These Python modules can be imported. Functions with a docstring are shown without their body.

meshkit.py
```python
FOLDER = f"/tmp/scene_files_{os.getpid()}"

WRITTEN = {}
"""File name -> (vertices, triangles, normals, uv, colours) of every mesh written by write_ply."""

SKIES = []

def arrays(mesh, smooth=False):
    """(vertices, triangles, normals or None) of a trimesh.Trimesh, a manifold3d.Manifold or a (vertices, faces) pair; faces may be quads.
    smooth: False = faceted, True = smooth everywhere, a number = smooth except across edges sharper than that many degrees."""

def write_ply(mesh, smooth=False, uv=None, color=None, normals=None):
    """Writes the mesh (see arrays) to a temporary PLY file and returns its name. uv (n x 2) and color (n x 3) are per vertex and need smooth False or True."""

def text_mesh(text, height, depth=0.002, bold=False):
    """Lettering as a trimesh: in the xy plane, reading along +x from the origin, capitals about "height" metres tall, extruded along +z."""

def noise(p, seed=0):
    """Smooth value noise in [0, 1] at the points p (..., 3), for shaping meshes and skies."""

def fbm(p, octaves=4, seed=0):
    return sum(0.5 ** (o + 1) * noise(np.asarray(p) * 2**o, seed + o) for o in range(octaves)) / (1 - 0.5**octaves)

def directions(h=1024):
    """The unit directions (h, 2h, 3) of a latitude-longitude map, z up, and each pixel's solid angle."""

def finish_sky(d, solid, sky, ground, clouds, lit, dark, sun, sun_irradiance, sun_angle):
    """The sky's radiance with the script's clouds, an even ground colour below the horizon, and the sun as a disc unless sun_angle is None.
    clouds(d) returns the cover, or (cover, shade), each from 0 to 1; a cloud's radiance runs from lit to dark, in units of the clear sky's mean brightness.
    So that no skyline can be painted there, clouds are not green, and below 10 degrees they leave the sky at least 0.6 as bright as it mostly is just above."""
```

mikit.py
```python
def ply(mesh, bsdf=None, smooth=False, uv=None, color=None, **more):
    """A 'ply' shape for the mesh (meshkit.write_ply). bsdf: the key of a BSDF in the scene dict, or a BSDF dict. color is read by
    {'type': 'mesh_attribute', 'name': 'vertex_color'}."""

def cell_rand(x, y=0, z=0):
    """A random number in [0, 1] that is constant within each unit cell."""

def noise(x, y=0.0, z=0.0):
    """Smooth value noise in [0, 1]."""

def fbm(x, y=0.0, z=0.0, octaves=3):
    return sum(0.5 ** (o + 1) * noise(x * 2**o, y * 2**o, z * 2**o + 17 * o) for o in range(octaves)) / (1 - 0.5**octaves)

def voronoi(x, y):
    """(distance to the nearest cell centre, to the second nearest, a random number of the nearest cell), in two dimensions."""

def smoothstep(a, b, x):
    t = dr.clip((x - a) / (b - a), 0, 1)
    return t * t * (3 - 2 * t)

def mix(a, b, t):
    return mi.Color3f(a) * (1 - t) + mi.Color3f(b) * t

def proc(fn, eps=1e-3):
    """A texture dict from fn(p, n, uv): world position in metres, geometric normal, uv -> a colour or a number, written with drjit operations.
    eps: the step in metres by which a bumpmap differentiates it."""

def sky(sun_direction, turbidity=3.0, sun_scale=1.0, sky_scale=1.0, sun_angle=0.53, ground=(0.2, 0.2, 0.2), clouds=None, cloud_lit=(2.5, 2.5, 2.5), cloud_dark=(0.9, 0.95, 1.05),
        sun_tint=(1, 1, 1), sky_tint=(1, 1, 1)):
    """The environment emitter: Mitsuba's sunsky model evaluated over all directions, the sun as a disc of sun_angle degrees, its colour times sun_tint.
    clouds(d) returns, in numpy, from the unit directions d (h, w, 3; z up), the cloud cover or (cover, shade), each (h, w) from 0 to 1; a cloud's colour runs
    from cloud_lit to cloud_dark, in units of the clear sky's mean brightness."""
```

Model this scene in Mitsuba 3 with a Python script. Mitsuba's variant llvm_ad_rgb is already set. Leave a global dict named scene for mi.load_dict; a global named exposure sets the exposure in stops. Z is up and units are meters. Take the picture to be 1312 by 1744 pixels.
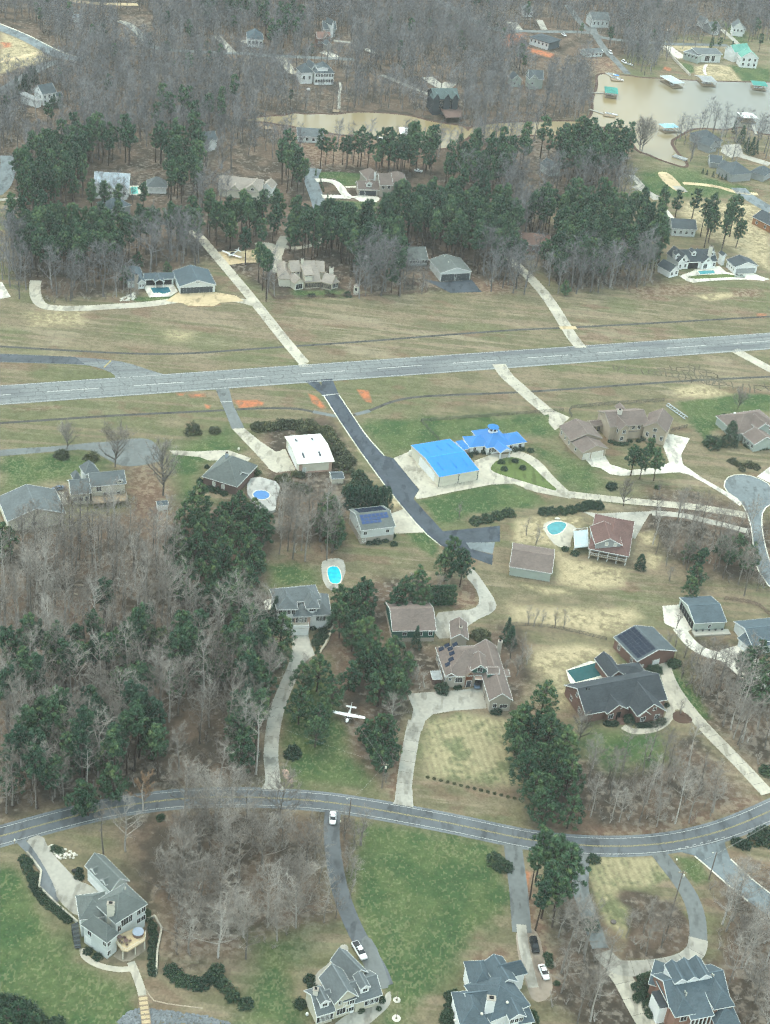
import math, random
import numpy as np
import trimesh
import shapely.geometry as sg
import shapely.ops as so
import drjit as dr
import mitsuba as mi
import mikit, meshkit
from mikit import proc, noise, fbm, voronoi, cell_rand, smoothstep, mix

T = mi.ScalarTransform4f
scene, labels = {}, {}

# ------------------------------------------------------------------ camera, sky, air, exposure
CAM_H, PITCH, ROLL, FOC = 300.0, 32.9, 6.4, 2624.0          # metres, degrees, degrees, focal length in pixels of a 1312 px wide picture
_p, _r = math.radians(PITCH), math.radians(ROLL)
FWD = np.array([0, math.cos(_p), -math.sin(_p)])
UP0 = np.array([0, math.sin(_p), math.cos(_p)])
RT0 = np.array([1.0, 0, 0])
EYE = np.array([0, 0, CAM_H])
UPV = -math.sin(_r) * RT0 + math.cos(_r) * UP0
scene['camera'] = {'type': 'perspective', 'fov': math.degrees(2 * math.atan(656 / FOC)), 'fov_axis': 'x', 'near_clip': 0.1, 'far_clip': 20000.0,
                   'to_world': T().look_at(origin=EYE.tolist(), target=(EYE + FWD).tolist(), up=UPV.tolist())}
exposure = 2.68
scene['sky_light'] = mikit.sky([-0.35, 0.25, 0.9], turbidity=4, sun_scale=0.16, sky_scale=1.0, sun_angle=22, clouds=lambda d: (1.0, np.clip(1 - d[..., 2], 0, 1) ** 1.4),
                               cloud_lit=(2.12, 2.55, 2.62), cloud_dark=(1.61, 1.97, 2.08))
HAZE = 0.00009

# ------------------------------------------------------------------ survey: points of the ground plan, read off the photograph and put on the plane of height z
TILE = {'': (0, 0, 1.0), 'blue': (680, 730, 5.467), 'whang': (460, 720, 8.2), 'gray': (1020, 1000, 5.467), 'lt': (0, 860, 8.2), 'solar': (580, 840, 10.933),
        'pole': (1090, 1440, 8.2), 'h23': (200, 430, 6.56), 'h1': (120, 1440, 7.27), 'h2': (500, 1590, 6.56), 'h3': (750, 1600, 6.56), 'h4': (1070, 1610, 6.56),
        'h5': (950, 1100, 5.964), 'h9': (730, 1060, 8.2), 'h11': (440, 980, 8.2), 'h10': (640, 1000, 8.2), 'h18': (860, 850, 5.467), 'h16': (930, 680, 5.467),
        'h20': (320, 750, 8.2), 'h21': (0, 770, 5.704), 'h24': (455, 430, 8.2), 'h25': (690, 400, 8.2), 'h26': (1120, 400, 6.833), 'h17': (1180, 680, 9.94),
        'h27': (520, 270, 7.289), 'lake': (1000, 20, 4.205), 'h34': (480, 30, 9.18), 'h38': (700, 100, 5.046), 'h33': (0, 110, 9.371), 'h29': (140, 270, 3.859),
        'h39': (860, 30, 6.56), 'h50': (1140, 200, 7.628), 'plane': (540, 1190, 13.12)}
for _i, _c in enumerate('abc'):
    for _j, _y in enumerate((0, 320, 640, 960, 1280)):
        TILE[f'{_c}{_j + 1}'] = (436 * _i, _y, 2.982)

def ray(tile, x, y):
    x0, y0, s = TILE[tile]
    dx, dy = x0 + x / s - 656, y0 + y / s - 872
    a, b = dx * math.cos(_r) + dy * math.sin(_r), dx * math.sin(_r) - dy * math.cos(_r)
    return FOC * FWD + a * RT0 + b * UP0

def G(tile, x, y, z=0.0):
    d = ray(tile, x, y)
    return EYE + d * ((z - CAM_H) / d[2])

def GP(tile, pts, z=0.0):
    return [tuple(G(tile, x, y, z)[:2]) for x, y in pts]

def hgt(tile, base, top):
    """height of the point seen at top that stands plumb above the ground point seen at base"""
    b, d = G(tile, *base), ray(tile, *top)
    n = np.array([d[0], d[1]]); n /= np.linalg.norm(n)
    t = ((b - EYE)[:2] @ n) / (d[:2] @ n)
    return float((EYE + d * t)[2])

def project(p):
    v = np.asarray(p) - EYE
    a, b, c = v @ RT0, v @ UP0, v @ FWD
    dx, dy = a * math.cos(_r) + b * math.sin(_r), a * math.sin(_r) - b * math.cos(_r)
    return 656 + FOC * dx / c, 872 + FOC * dy / c

# ------------------------------------------------------------------ colours: every painted, roofed or paved mesh carries the number of its colour in u
PAL = []
PIDX = {}
def pal(rgb):
    k = tuple(round(float(c), 4) for c in rgb)
    if k not in PIDX:
        PIDX[k] = len(PAL); PAL.append(k)
    return PIDX[k]
C = dict(white=(.74, .76, .74), cream=(.60, .58, .48), beige=(.50, .48, .38), tan=(.40, .34, .26), stone=(.36, .33, .28), brick=(.175, .105, .085), brickdark=(.145, .098, .084),
         sage=(.36, .41, .37), pale=(.56, .60, .58), green=(.035, .10, .08), grey=(.30, .32, .32), slate=(.085, .105, .115), roofgrey=(.125, .145, .15), roofgreen=(.125, .145, .14),
         roofblue=(.082, .112, .13), charcoal=(.05, .06, .068), roofbrown=(.165, .135, .12), roofred=(.15, .092, .082), rooftan=(.30, .27, .235), roofdark=(.06, .075, .085),
         teal=(.06, .26, .22), blue=(.02, .215, .70), blue2=(.045, .20, .50), roofpale=(.38, .44, .48), glass=(.012, .016, .02), black=(.012, .013, .015), rubber=(.02, .02, .02),
         metal=(.42, .44, .45), wood=(.28, .22, .15), bluegrey=(.18, .212, .222), orange=(.48, .19, .08), solar=(.012, .022, .045), solar2=(.045, .085, .2),
         concrete=(.46, .435, .355), concrete2=(.385, .375, .325), conwhite=(.62, .60, .52), asphalt=(.070, .086, .104), oldasphalt=(.165, .182, .18), midasphalt=(.125, .14, .15),
         gravel=(.17, .19, .20), pool=(.02, .50, .62), poolcover=(.02, .085, .09), poolblue=(.09, .23, .48), poolteal=(.05, .27, .30), pooldark=(.02, .12, .16), line=(.37, .38, .365),
         yellow=(.36, .29, .11), mulch=(.10, .062, .045), straw=(.46, .36, .20), clay=(.42, .16, .07), lawn=(.11, .15, .05), darksoil=(.085, .085, .075), sand=(.52, .42, .26),
         carwhite=(.78, .80, .80), carblack=(.012, .015, .018), carblue=(.12, .17, .24), pinkstone=(.46, .33, .26), red=(.3, .05, .04))
for _k in C: pal(C[_k])

def pick(uv):
    i = mi.Float(uv.x)
    out = mi.Color3f(0.5)
    for k, c in enumerate(PAL):
        out = dr.select(dr.abs(i - (k + 0.5)) < 0.5, mi.Color3f(*c), out)
    return out

def f_matte(p, n, uv):
    c = pick(uv)
    s = fbm(p.x * .45 + 7, p.y * .45, p.z * .6, 3)
    g = noise(p.x * 3.1, p.y * 3.1, p.z * 5.0)
    return c * (0.80 + 0.28 * s + 0.12 * g)

def f_roof(p, n, uv):
    c = pick(uv)
    s = fbm(p.x * .3 + 3, p.y * .3 + 9, p.z * .3, 3)
    g = noise(p.x * 2.6, p.y * 2.6, p.z * 7.0)
    course = cell_rand(dr.floor(p.z * 4.5), dr.floor((p.x + p.y) * 0.8), dr.floor((p.x - p.y) * .8))
    return c * (0.62 + 0.42 * s + 0.2 * g + 0.18 * course)

def f_metal(p, n, uv):
    return pick(uv) * (.90 + .14 * fbm(p.x * .2, p.y * .2, p.z * .2, 3) + .06 * noise(p.x * 2.5, p.y * 2.5, 0))

def f_pave(p, n, uv):
    c = pick(uv)
    s = fbm(p.x * .16, p.y * .16, 0, 4)
    g = fbm(p.x * 1.3 + 5, p.y * 1.3, 0, 2)
    st = smoothstep(.52, .75, fbm(p.x * .55 + 31, p.y * .22 + 11, 0, 3))
    return c * (0.62 + 0.5 * s + 0.22 * g - 0.30 * st)

def fixed(rgb, rough, spec=.4, **more):
    return {'type': 'principled', 'base_color': {'type': 'rgb', 'value': list(rgb)}, 'roughness': rough, 'specular': spec, **more}

def two(b): return {'type': 'twosided', 'b': b}

def make_materials():
    scene['m_matte'] = two({'type': 'principled', 'base_color': proc(f_matte), 'roughness': .75, 'specular': .25})
    scene['m_roof'] = two({'type': 'principled', 'base_color': proc(f_roof), 'roughness': .85, 'specular': .2})
    scene['m_pave'] = two({'type': 'principled', 'base_color': proc(f_pave), 'roughness': .9, 'specular': .2})
    scene['m_metal'] = two({'type': 'principled', 'base_color': proc(f_metal), 'roughness': .5, 'specular': .3})
    scene['m_panel'] = two({'type': 'principled', 'base_color': proc(f_matte), 'roughness': .45, 'specular': .12})
    scene['m_gloss'] = two({'type': 'principled', 'base_color': proc(f_matte), 'roughness': .22, 'specular': .5, 'clearcoat': .4})

# ------------------------------------------------------------------ mesh helpers
class MB:
    """collects quads and triangles, each with a colour number, into one mesh"""
    def __init__(s): s.v, s.f, s.c, s.n = [], [], [], 0
    def add(s, v, f, col):
        v = np.asarray(v, float); s.v.append(v); s.f.append(np.asarray(f, int) + s.n); s.n += len(v)
        s.c.append(np.full(len(v), (PIDX[C[col]] if isinstance(col, str) else pal(col)) + .5))
        return s
    def poly(s, pts, col):
        pts = [np.asarray(p, float) for p in pts]
        return s.add(pts, [[0, i, i + 1] for i in range(1, len(pts) - 1)], col)
    def box(s, o, u, v, w, col):
        """box with corner o and edge vectors u, v, w"""
        o, u, v, w = (np.asarray(q, float) for q in (o, u, v, w))
        if np.dot(np.cross(u, v), w) < 0: u, v = v, u
        p = [o, o + u, o + u + v, o + v, o + w, o + u + w, o + u + v + w, o + v + w]
        f = [[0, 2, 1], [0, 3, 2], [4, 5, 6], [4, 6, 7], [0, 1, 5], [0, 5, 4], [1, 2, 6], [1, 6, 5], [2, 3, 7], [2, 7, 6], [3, 0, 4], [3, 4, 7]]
        return s.add(p, f, col)
    def prism(s, pts, w, col):
        """polygon pts (3-D, flat, convex) pushed along w"""
        a = [np.asarray(p, float) for p in pts]; n = len(a); w = np.asarray(w, float)
        nn = np.cross(a[1] - a[0], a[2] - a[0])
        if np.dot(nn, w) > 0: a = a[::-1]
        v = a + [p + w for p in a]
        f = [[0, i, i + 1] for i in range(1, n - 1)] + [[n, n + i + 1, n + i] for i in range(1, n - 1)]
        for i in range(n):
            j = (i + 1) % n
            f += [[i, n + i, n + j], [i, n + j, j]]
        return s.add(v, f, col)
    def tube(s, a, b, r0, r1, col, sides=6):
        a, b = np.asarray(a, float), np.asarray(b, float); d = b - a; d /= np.linalg.norm(d)
        x = np.cross(d, [0, 0, 1.0] if abs(d[2]) < .9 else [1.0, 0, 0]); x /= np.linalg.norm(x); y = np.cross(d, x)
        an = np.arange(sides) * 2 * math.pi / sides
        ring = np.cos(an)[:, None] * x + np.sin(an)[:, None] * y
        v = np.vstack([a + ring * r0, b + ring * r1, [a], [b]])
        f = []
        for i in range(sides):
            j = (i + 1) % sides
            f += [[i, j, sides + j], [i, sides + j, sides + i], [2 * sides, j, i], [2 * sides + 1, sides + i, sides + j]]
        return s.add(v, f, col)
    def mesh(s, m, col):
        return s.add(np.array(m.vertices), np.array(m.faces), col)
    def build(s, key, bsdf='m_matte', smooth=False):
        v, f, c = np.vstack(s.v), np.vstack(s.f), np.concatenate(s.c)
        scene[key] = mikit.ply((v, f), bsdf, smooth=smooth, uv=np.stack([c, np.zeros(len(c))], 1))
        return key

NUM = {}
def numbered(name):
    k = NUM.get(name, 0); NUM[name] = k + 1
    return name if k == 0 else f'{name}_{k:03d}'

def tag(key, label, cat, group=None, kind=None):
    labels[key] = {'label': label, 'category': cat}
    if group: labels[key]['group'] = group
    if kind: labels[key]['kind'] = kind
    return key

def struct(key): labels[key] = {'kind': 'structure'}; return key

def chaikin(pts, n=2, closed=False):
    pts = [np.asarray(p, float) for p in pts]
    for _ in range(n):
        out = []
        m = len(pts)
        if closed:
            for i in range(m):
                a, b = pts[i], pts[(i + 1) % m]; out += [.75 * a + .25 * b, .25 * a + .75 * b]
        else:
            out = [pts[0]]
            for i in range(m - 1):
                a, b = pts[i], pts[i + 1]; out += [.75 * a + .25 * b, .25 * a + .75 * b]
            out.append(pts[-1])
        pts = out
    return pts

def flat(poly, z, th=.03, col='concrete', mb=None):
    """a sheet of thickness th whose top lies at z"""
    mb = mb or MB()
    for g in getattr(poly, 'geoms', [poly]):
        if g.area < .01: continue
        g = sg.polygon.orient(g)
        v, f = trimesh.creation.triangulate_polygon(g, engine='earcut')
        v3 = np.column_stack([v, np.full(len(v), z)])
        f = np.asarray(f)
        a = v[f]; cr = (a[:, 1, 0] - a[:, 0, 0]) * (a[:, 2, 1] - a[:, 0, 1]) - (a[:, 1, 1] - a[:, 0, 1]) * (a[:, 2, 0] - a[:, 0, 0])
        f = np.where((cr < 0)[:, None], f[:, ::-1], f)
        mb.add(v3, f, col)
        for ring in [g.exterior, *g.interiors]:
            c = np.array(ring.coords); n = len(c)
            vv = np.vstack([np.column_stack([c, np.full(n, z)]), np.column_stack([c, np.full(n, z - th)])])
            mb.add(vv, [q for i in range(n - 1) for q in ([i, n + i, n + i + 1], [i, n + i + 1, i + 1])], col)
    return mb

def area(tile, pts, smooth=1, z=0.0):
    p = GP(tile, pts, z)
    return sg.Polygon(chaikin(p, smooth, True) if smooth else p).buffer(0)

def ribbon(tile, pts, w, smooth=3, cap='flat'):
    return sg.LineString(chaikin(GP(tile, pts), smooth)).buffer(w / 2, cap_style=cap, join_style='round')

def ribbonpx(pts, w, smooth=3): return ribbon('', pts, w, smooth)
# ------------------------------------------------------------------ ground: one sheet; grass, leaf litter, straw and clay lie where they grow
SOFT = []      # (polygon in metres, soft edge in metres, kind)
def soft(kind, tile, pts, w=4.0): SOFT.append(([(float(a), float(b)) for a, b in GP(tile, pts)], w, kind))
# wood floors (leaf litter)
soft('litter', '', [(-60, 900), (120, 900), (250, 850), (300, 880), (440, 840), (470, 930), (455, 1060), (470, 1180), (455, 1290), (440, 1335), (200, 1365), (-80, 1410)], 5)
soft('litter', '', [(190, 1390), (290, 1372), (440, 1372), (550, 1385), (560, 1480), (575, 1560), (500, 1600), (420, 1640), (290, 1640), (260, 1560), (215, 1480)], 6)
soft('litter', '', [(985, 1440), (1040, 1600), (1100, 1650), (1215, 1630), (1225, 1560), (1215, 1480), (1330, 1480), (1400, 1760), (1260, 1760), (1000, 1760), (930, 1700), (940, 1560)], 4)
soft('litter', '', [(920, 1420), (1010, 1427), (1140, 1420), (1290, 1370), (1260, 1330), (1180, 1250), (1100, 1270), (1000, 1290), (930, 1330), (905, 1380)], 5)
soft('litter', '', [(1040, 1515), (1085, 1518), (1150, 1540), (1180, 1575), (1185, 1610), (1130, 1640), (1060, 1630), (1068, 1590), (1065, 1545)], 1.0)
soft('litter', '', [(560, 1385), (620, 1400), (610, 1480), (590, 1520), (575, 1480)], 4)
soft('litter', '', [(20, 300), (330, 290), (520, 300), (640, 330), (860, 360), (930, 380), (1010, 450), (1120, 470), (1130, 482), (970, 496), (900, 440), (900, 490), (820, 490), (730, 495), (480, 505), (350, 440), (240, 500), (80, 510), (20, 470)], 5)
soft('litter', '', [(-80, -60), (1400, -60), (1400, 40), (1120, 65), (1020, 120), (1010, 190), (900, 230), (1080, 250), (1060, 330), (900, 370), (640, 330), (520, 310), (330, 310), (0, 320), (-80, 300)], 8)
soft('litter', '', [(1100, 830), (1240, 850), (1330, 900), (1330, 1000), (1250, 990), (1150, 960), (1080, 900)], 7)
soft('litter', '', [(1180, 1080), (1330, 1130), (1330, 1330), (1260, 1290), (1170, 1180)], 7)
soft('litter', '', [(640, 985), (760, 990), (770, 1030), (690, 1040), (640, 1120), (700, 1200), (650, 1330), (600, 1340), (560, 1200), (540, 1080), (560, 1030)], 5)
soft('litter', '', [(455, 800), (560, 795), (600, 850), (590, 930), (470, 930)], 4)
soft('litter', '', [(440, 740), (560, 700), (600, 780), (590, 820), (470, 830)], 4)
soft('litter', '', [(680, 1095), (760, 1100), (770, 1180), (690, 1185)], 4)
soft('litter', '', [(800, 1080), (880, 1060), (920, 1120), (890, 1200), (860, 1240), (870, 1200)], 4)
# lawns
for pts, w in [([(610, 1400), (700, 1412), (850, 1440), (865, 1480), (862, 1560), (800, 1600), (740, 1680), (690, 1744), (655, 1700), (600, 1560), (600, 1480)], 3),
               ([(-40, 1470), (40, 1490), (80, 1570), (140, 1640), (230, 1680), (230, 1760), (-60, 1790)], 3),
               ([(480, 1290), (500, 1180), (560, 1120), (575, 1200), (600, 1290), (640, 1330), (640, 1350), (500, 1340)], 4),
               ([(430, 1600), (520, 1590), (500, 1680), (520, 1760), (390, 1760), (420, 1700)], 6),
               ([(655, 1700), (690, 1744), (720, 1780), (640, 1780)], 4),
               ([(1140, 1452), (1195, 1465), (1212, 1500), (1185, 1508), (1160, 1480)], 1.5),
               ([(1010, 1238), (1130, 1250), (1150, 1300), (1040, 1310), (990, 1270)], 5)]:
    soft('lawn', '', pts, w)
soft('lawn', 'c3', [(830, 130), (1060, 100), (1330, 95), (1330, 180), (1100, 190), (1060, 250), (990, 330), (940, 265), (900, 210)], 2)
soft('lawn', 'c4', [(800, 520), (850, 560), (960, 700), (1010, 780), (940, 790), (870, 690), (820, 610)], 2)
soft('lawn', 'b3', [(760, 800), (860, 795), (930, 860), (900, 920), (830, 890)], 2)
soft('lawn', 'b3', [(820, 630), (1000, 590), (1200, 555), (1312, 545), (1400, 570), (1500, 660), (1100, 700), (940, 770)], 3)
soft('lawn', 'c3', [(100, 350), (260, 400), (400, 470), (480, 560), (380, 590), (270, 540), (170, 440)], 4)
soft('lawn', 'b1', [(320, 875), (420, 872), (560, 885), (540, 940), (450, 945), (400, 905), (310, 905)], 1)
soft('lawn', 'b2', [(350, 60), (480, 65), (620, 70), (600, 120), (460, 110), (380, 90)], 2)
soft('lawn', 'c1', [(700, 870), (880, 840), (1000, 900), (1200, 950), (1230, 990), (900, 1010), (640, 980), (640, 880)], 5)
soft('lawn', 'c1', [(1120, 330), (1312, 350), (1312, 410), (1170, 410), (1100, 330)], 4)
soft('lawn', 'c1', [(1060, 100), (1180, 160), (1200, 230), (1110, 200)], 4)
soft('lawn', 'c1', [(860, 315), (920, 330), (930, 365), (900, 375)], 2)
soft('lawn', 'a3', [(10, 410), (420, 390), (560, 440), (420, 520), (200, 560), (0, 590)], 5)
soft('lawn', 'a3', [(880, 370), (1150, 270), (1250, 370), (1020, 450), (1000, 600), (1080, 640), (900, 620)], 5)
soft('lawn', 'b4', [(60, 0), (320, 20), (330, 110), (200, 110), (60, 130)], 4)
soft('lawn', 'a2', [(660, 560), (850, 540), (900, 545), (840, 575), (690, 580)], 1.5)
soft('lawn', 'b2', [(180, 515), (450, 520), (440, 555), (200, 555)], 2)
soft('lawn', 'b3', [(500, 230), (840, 210), (1312, 200), (1500, 190), (1600, 330), (1312, 300), (1030, 330), (700, 415), (640, 380)], 5)
# straw / dry grass
soft('straw', 'c4', [(240, 0), (420, -10), (570, 40), (560, 110), (430, 130), (240, 95)], 3)
soft('straw', 'c4', [(60, 110), (250, 130), (300, 150), (180, 155)], 2)
soft('straw', 'c4', [(-20, 200), (200, 220), (430, 230), (620, 215), (680, 280), (560, 340), (440, 370), (300, 330), (0, 300)], 3)
soft('straw', 'c4', [(100, 430), (330, 400), (500, 430), (520, 500), (420, 480), (280, 530), (270, 600), (300, 700), (240, 740), (210, 600), (100, 520)], 3)
soft('straw', 'h18', [(480, 480), (760, 600), (1100, 680), (1110, 800), (760, 830), (470, 760)], 3)
soft('straw', 'h18', [(90, 190), (330, 160), (470, 160), (700, 170), (720, 260), (640, 270), (480, 460), (440, 440), (200, 420), (80, 400)], 2)
soft('mown', 'b4', [(870, 800), (1060, 760), (1312, 790), (1312, 984), (860, 984)], 2)
soft('mown', '', [(728, 1270), (800, 1258), (870, 1270), (895, 1340), (800, 1330), (722, 1325)], 3)
soft('mown', 'c5', [(390, 540), (560, 525), (740, 530), (800, 640), (700, 690), (560, 690), (520, 760), (590, 800), (580, 960), (480, 880), (420, 720)], 1.5)
soft('straw', 'c3', [(640, 800), (720, 790), (730, 860), (660, 860)], 2)
soft('straw', 'c3', [(690, 900), (760, 920), (740, 984), (680, 984)], 2)
soft('straw', 'c1', [(800, 230), (1020, 235), (1000, 250), (860, 260)], 1.5)
soft('straw', 'c1', [(930, 340), (1010, 320), (1110, 340), (1165, 410), (990, 408), (930, 370)], 1.5)
soft('straw', 'c2', [(880, 70), (960, 70), (1312, 90), (1312, 420), (1200, 360), (1100, 300), (960, 230), (860, 130)], 3)
soft('straw', 'a1', [(0, 160), (120, 200), (220, 270), (260, 300), (120, 340), (0, 370)], 3)
soft('straw', 'b3', [(440, 130), (480, 200), (620, 400), (700, 560), (740, 650), (700, 690), (640, 520), (520, 380)], 1.0)
for q in [[(150, 640), (420, 620), (420, 690), (180, 700)], [(850, 730), (980, 735), (940, 770), (870, 770)]]: soft('straw', 'a2', q, 6)
soft('straw', 'c2', [(930, 545), (1080, 530), (1200, 545), (1000, 575)], 2)
soft('straw', 'c3', [(820, 60), (980, 40), (1100, 90), (1000, 115), (840, 110)], 3)
# bare clay
for t, q, w in [('a3', [(1185, 125), (1312, 120), (1330, 150), (1220, 165)], 1.2), ('b3', [(265, 90), (300, 100), (360, 160), (340, 175), (290, 140)], .8), ('b3', [(515, 70), (570, 75), (590, 140), (560, 130)], .9),
                ('a3', [(900, 88), (935, 90), (930, 102), (900, 100)], 1), ('a3', [(960, 95), (1040, 90), (1040, 105), (970, 108)], 1), ('a3', [(1040, 145), (1070, 150), (1065, 168), (1045, 165)], .8),
                ('h39', [(260, 330), (420, 360), (540, 400), (520, 450), (300, 390)], 2), ('h39', [(0, 190), (220, 170), (230, 230), (100, 300), (0, 330)], 3),
                ('c1', [(780, 335), (815, 350), (800, 358), (770, 350)], 1), ('a1', [(10, 215), (60, 215), (60, 240), (10, 245)], 2), ('a2', [(940, 585), (1120, 590), (1080, 602), (960, 600)], 1.0),
                ('c5', [(60, 600), (105, 610), (80, 720), (60, 700)], 1.5), ('c2', [(1250, 640), (1290, 640), (1280, 660), (1250, 660)], 1),
                ('b3', [(0, 125), (40, 135), (30, 150), (0, 150)], .8), ('c1', [(480, 320), (510, 320), (510, 335), (480, 335)], 1)]:
    soft('clay', t, q, w)
# brown dirt
soft('dirt', 'a3', [(60, 165), (300, 155), (300, 168), (70, 178)], 2)
soft('dirt', 'c2', [(1120, 520), (1250, 515), (1280, 550), (1130, 560)], 4)
soft('dirt', 'c1', [(400, 290), (540, 290), (580, 370), (440, 380)], 4)
for t, q, w in [('c5', [(70, 680), (120, 760), (190, 960), (230, 1180), (150, 1260), (110, 1100), (90, 900)], 2), ('b5', [(1110, 1060), (1250, 1010), (1312, 1060), (1180, 1100), (1060, 1200), (1090, 1100)], 2),
                ('a4', [(280, 200), (420, 190), (500, 250), (440, 340), (300, 350), (220, 300)], 5), ('b4', [(1060, 70), (1120, 130), (1130, 210), (1010, 240), (1000, 215)], 1.5),
                ('c3', [(270, 270), (400, 380), (380, 420), (300, 380), (230, 310)], 3), ('c2', [(540, 500), (900, 480), (1000, 520), (700, 560)], 6), ('b2', [(880, 480), (1312, 470), (1312, 530), (1120, 540)], 5),
                ('a3', [(630, 470), (780, 450), (860, 560), (880, 700), (820, 900), (700, 700)], 6), ('c5', [(280, 390), (760, 390), (1000, 300), (1250, 200), (1280, 260), (1000, 350), (600, 430), (280, 430)], 3),
                ('b5', [(700, 240), (730, 200), (745, 0), (800, -100), (690, 0), (660, 180)], 2), ('b4', [(440, 220), (500, 420), (480, 520), (400, 420), (390, 330)], 3), ('b1', [(100, 660), (900, 690), (900, 860), (300, 830)], 5)]:
    soft('dirt', t, q, w)

def sdf_poly(px, py, pts):
    d, s = mi.Float(1e9), mi.Float(1.0)
    n = len(pts)
    for i in range(n):
        ax, ay = pts[i]; bx, by = pts[i - 1]
        ex, ey = bx - ax, by - ay
        wx, wy = px - ax, py - ay
        t = dr.clip((wx * ex + wy * ey) / (ex * ex + ey * ey), 0, 1)
        d = dr.minimum(d, dr.square(wx - ex * t) + dr.square(wy - ey * t))
        c1, c2, c3 = py >= ay, py < by, ex * wy > ey * wx
        flip = (c1 & c2 & c3) | (~c1 & ~c2 & ~c3)
        s = dr.select(flip, -s, s)
    return s * dr.sqrt(d)

GC = dict(grass1=(.138, .130, .076), grass2=(.195, .165, .106), grass3=(.25, .215, .148), grassg=(.102, .125, .056),
          litter1=(.066, .055, .042), litter2=(.130, .096, .070), litter3=(.175, .15, .122), lawn1=(.050, .092, .036), lawn2=(.080, .115, .046), lawn3=(.205, .205, .11),
          straw1=(.39, .33, .205), straw2=(.25, .215, .13), clay=(.40, .15, .075), clay2=(.27, .15, .09), dirt=(.165, .105, .075), dirt2=(.22, .17, .12))

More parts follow.
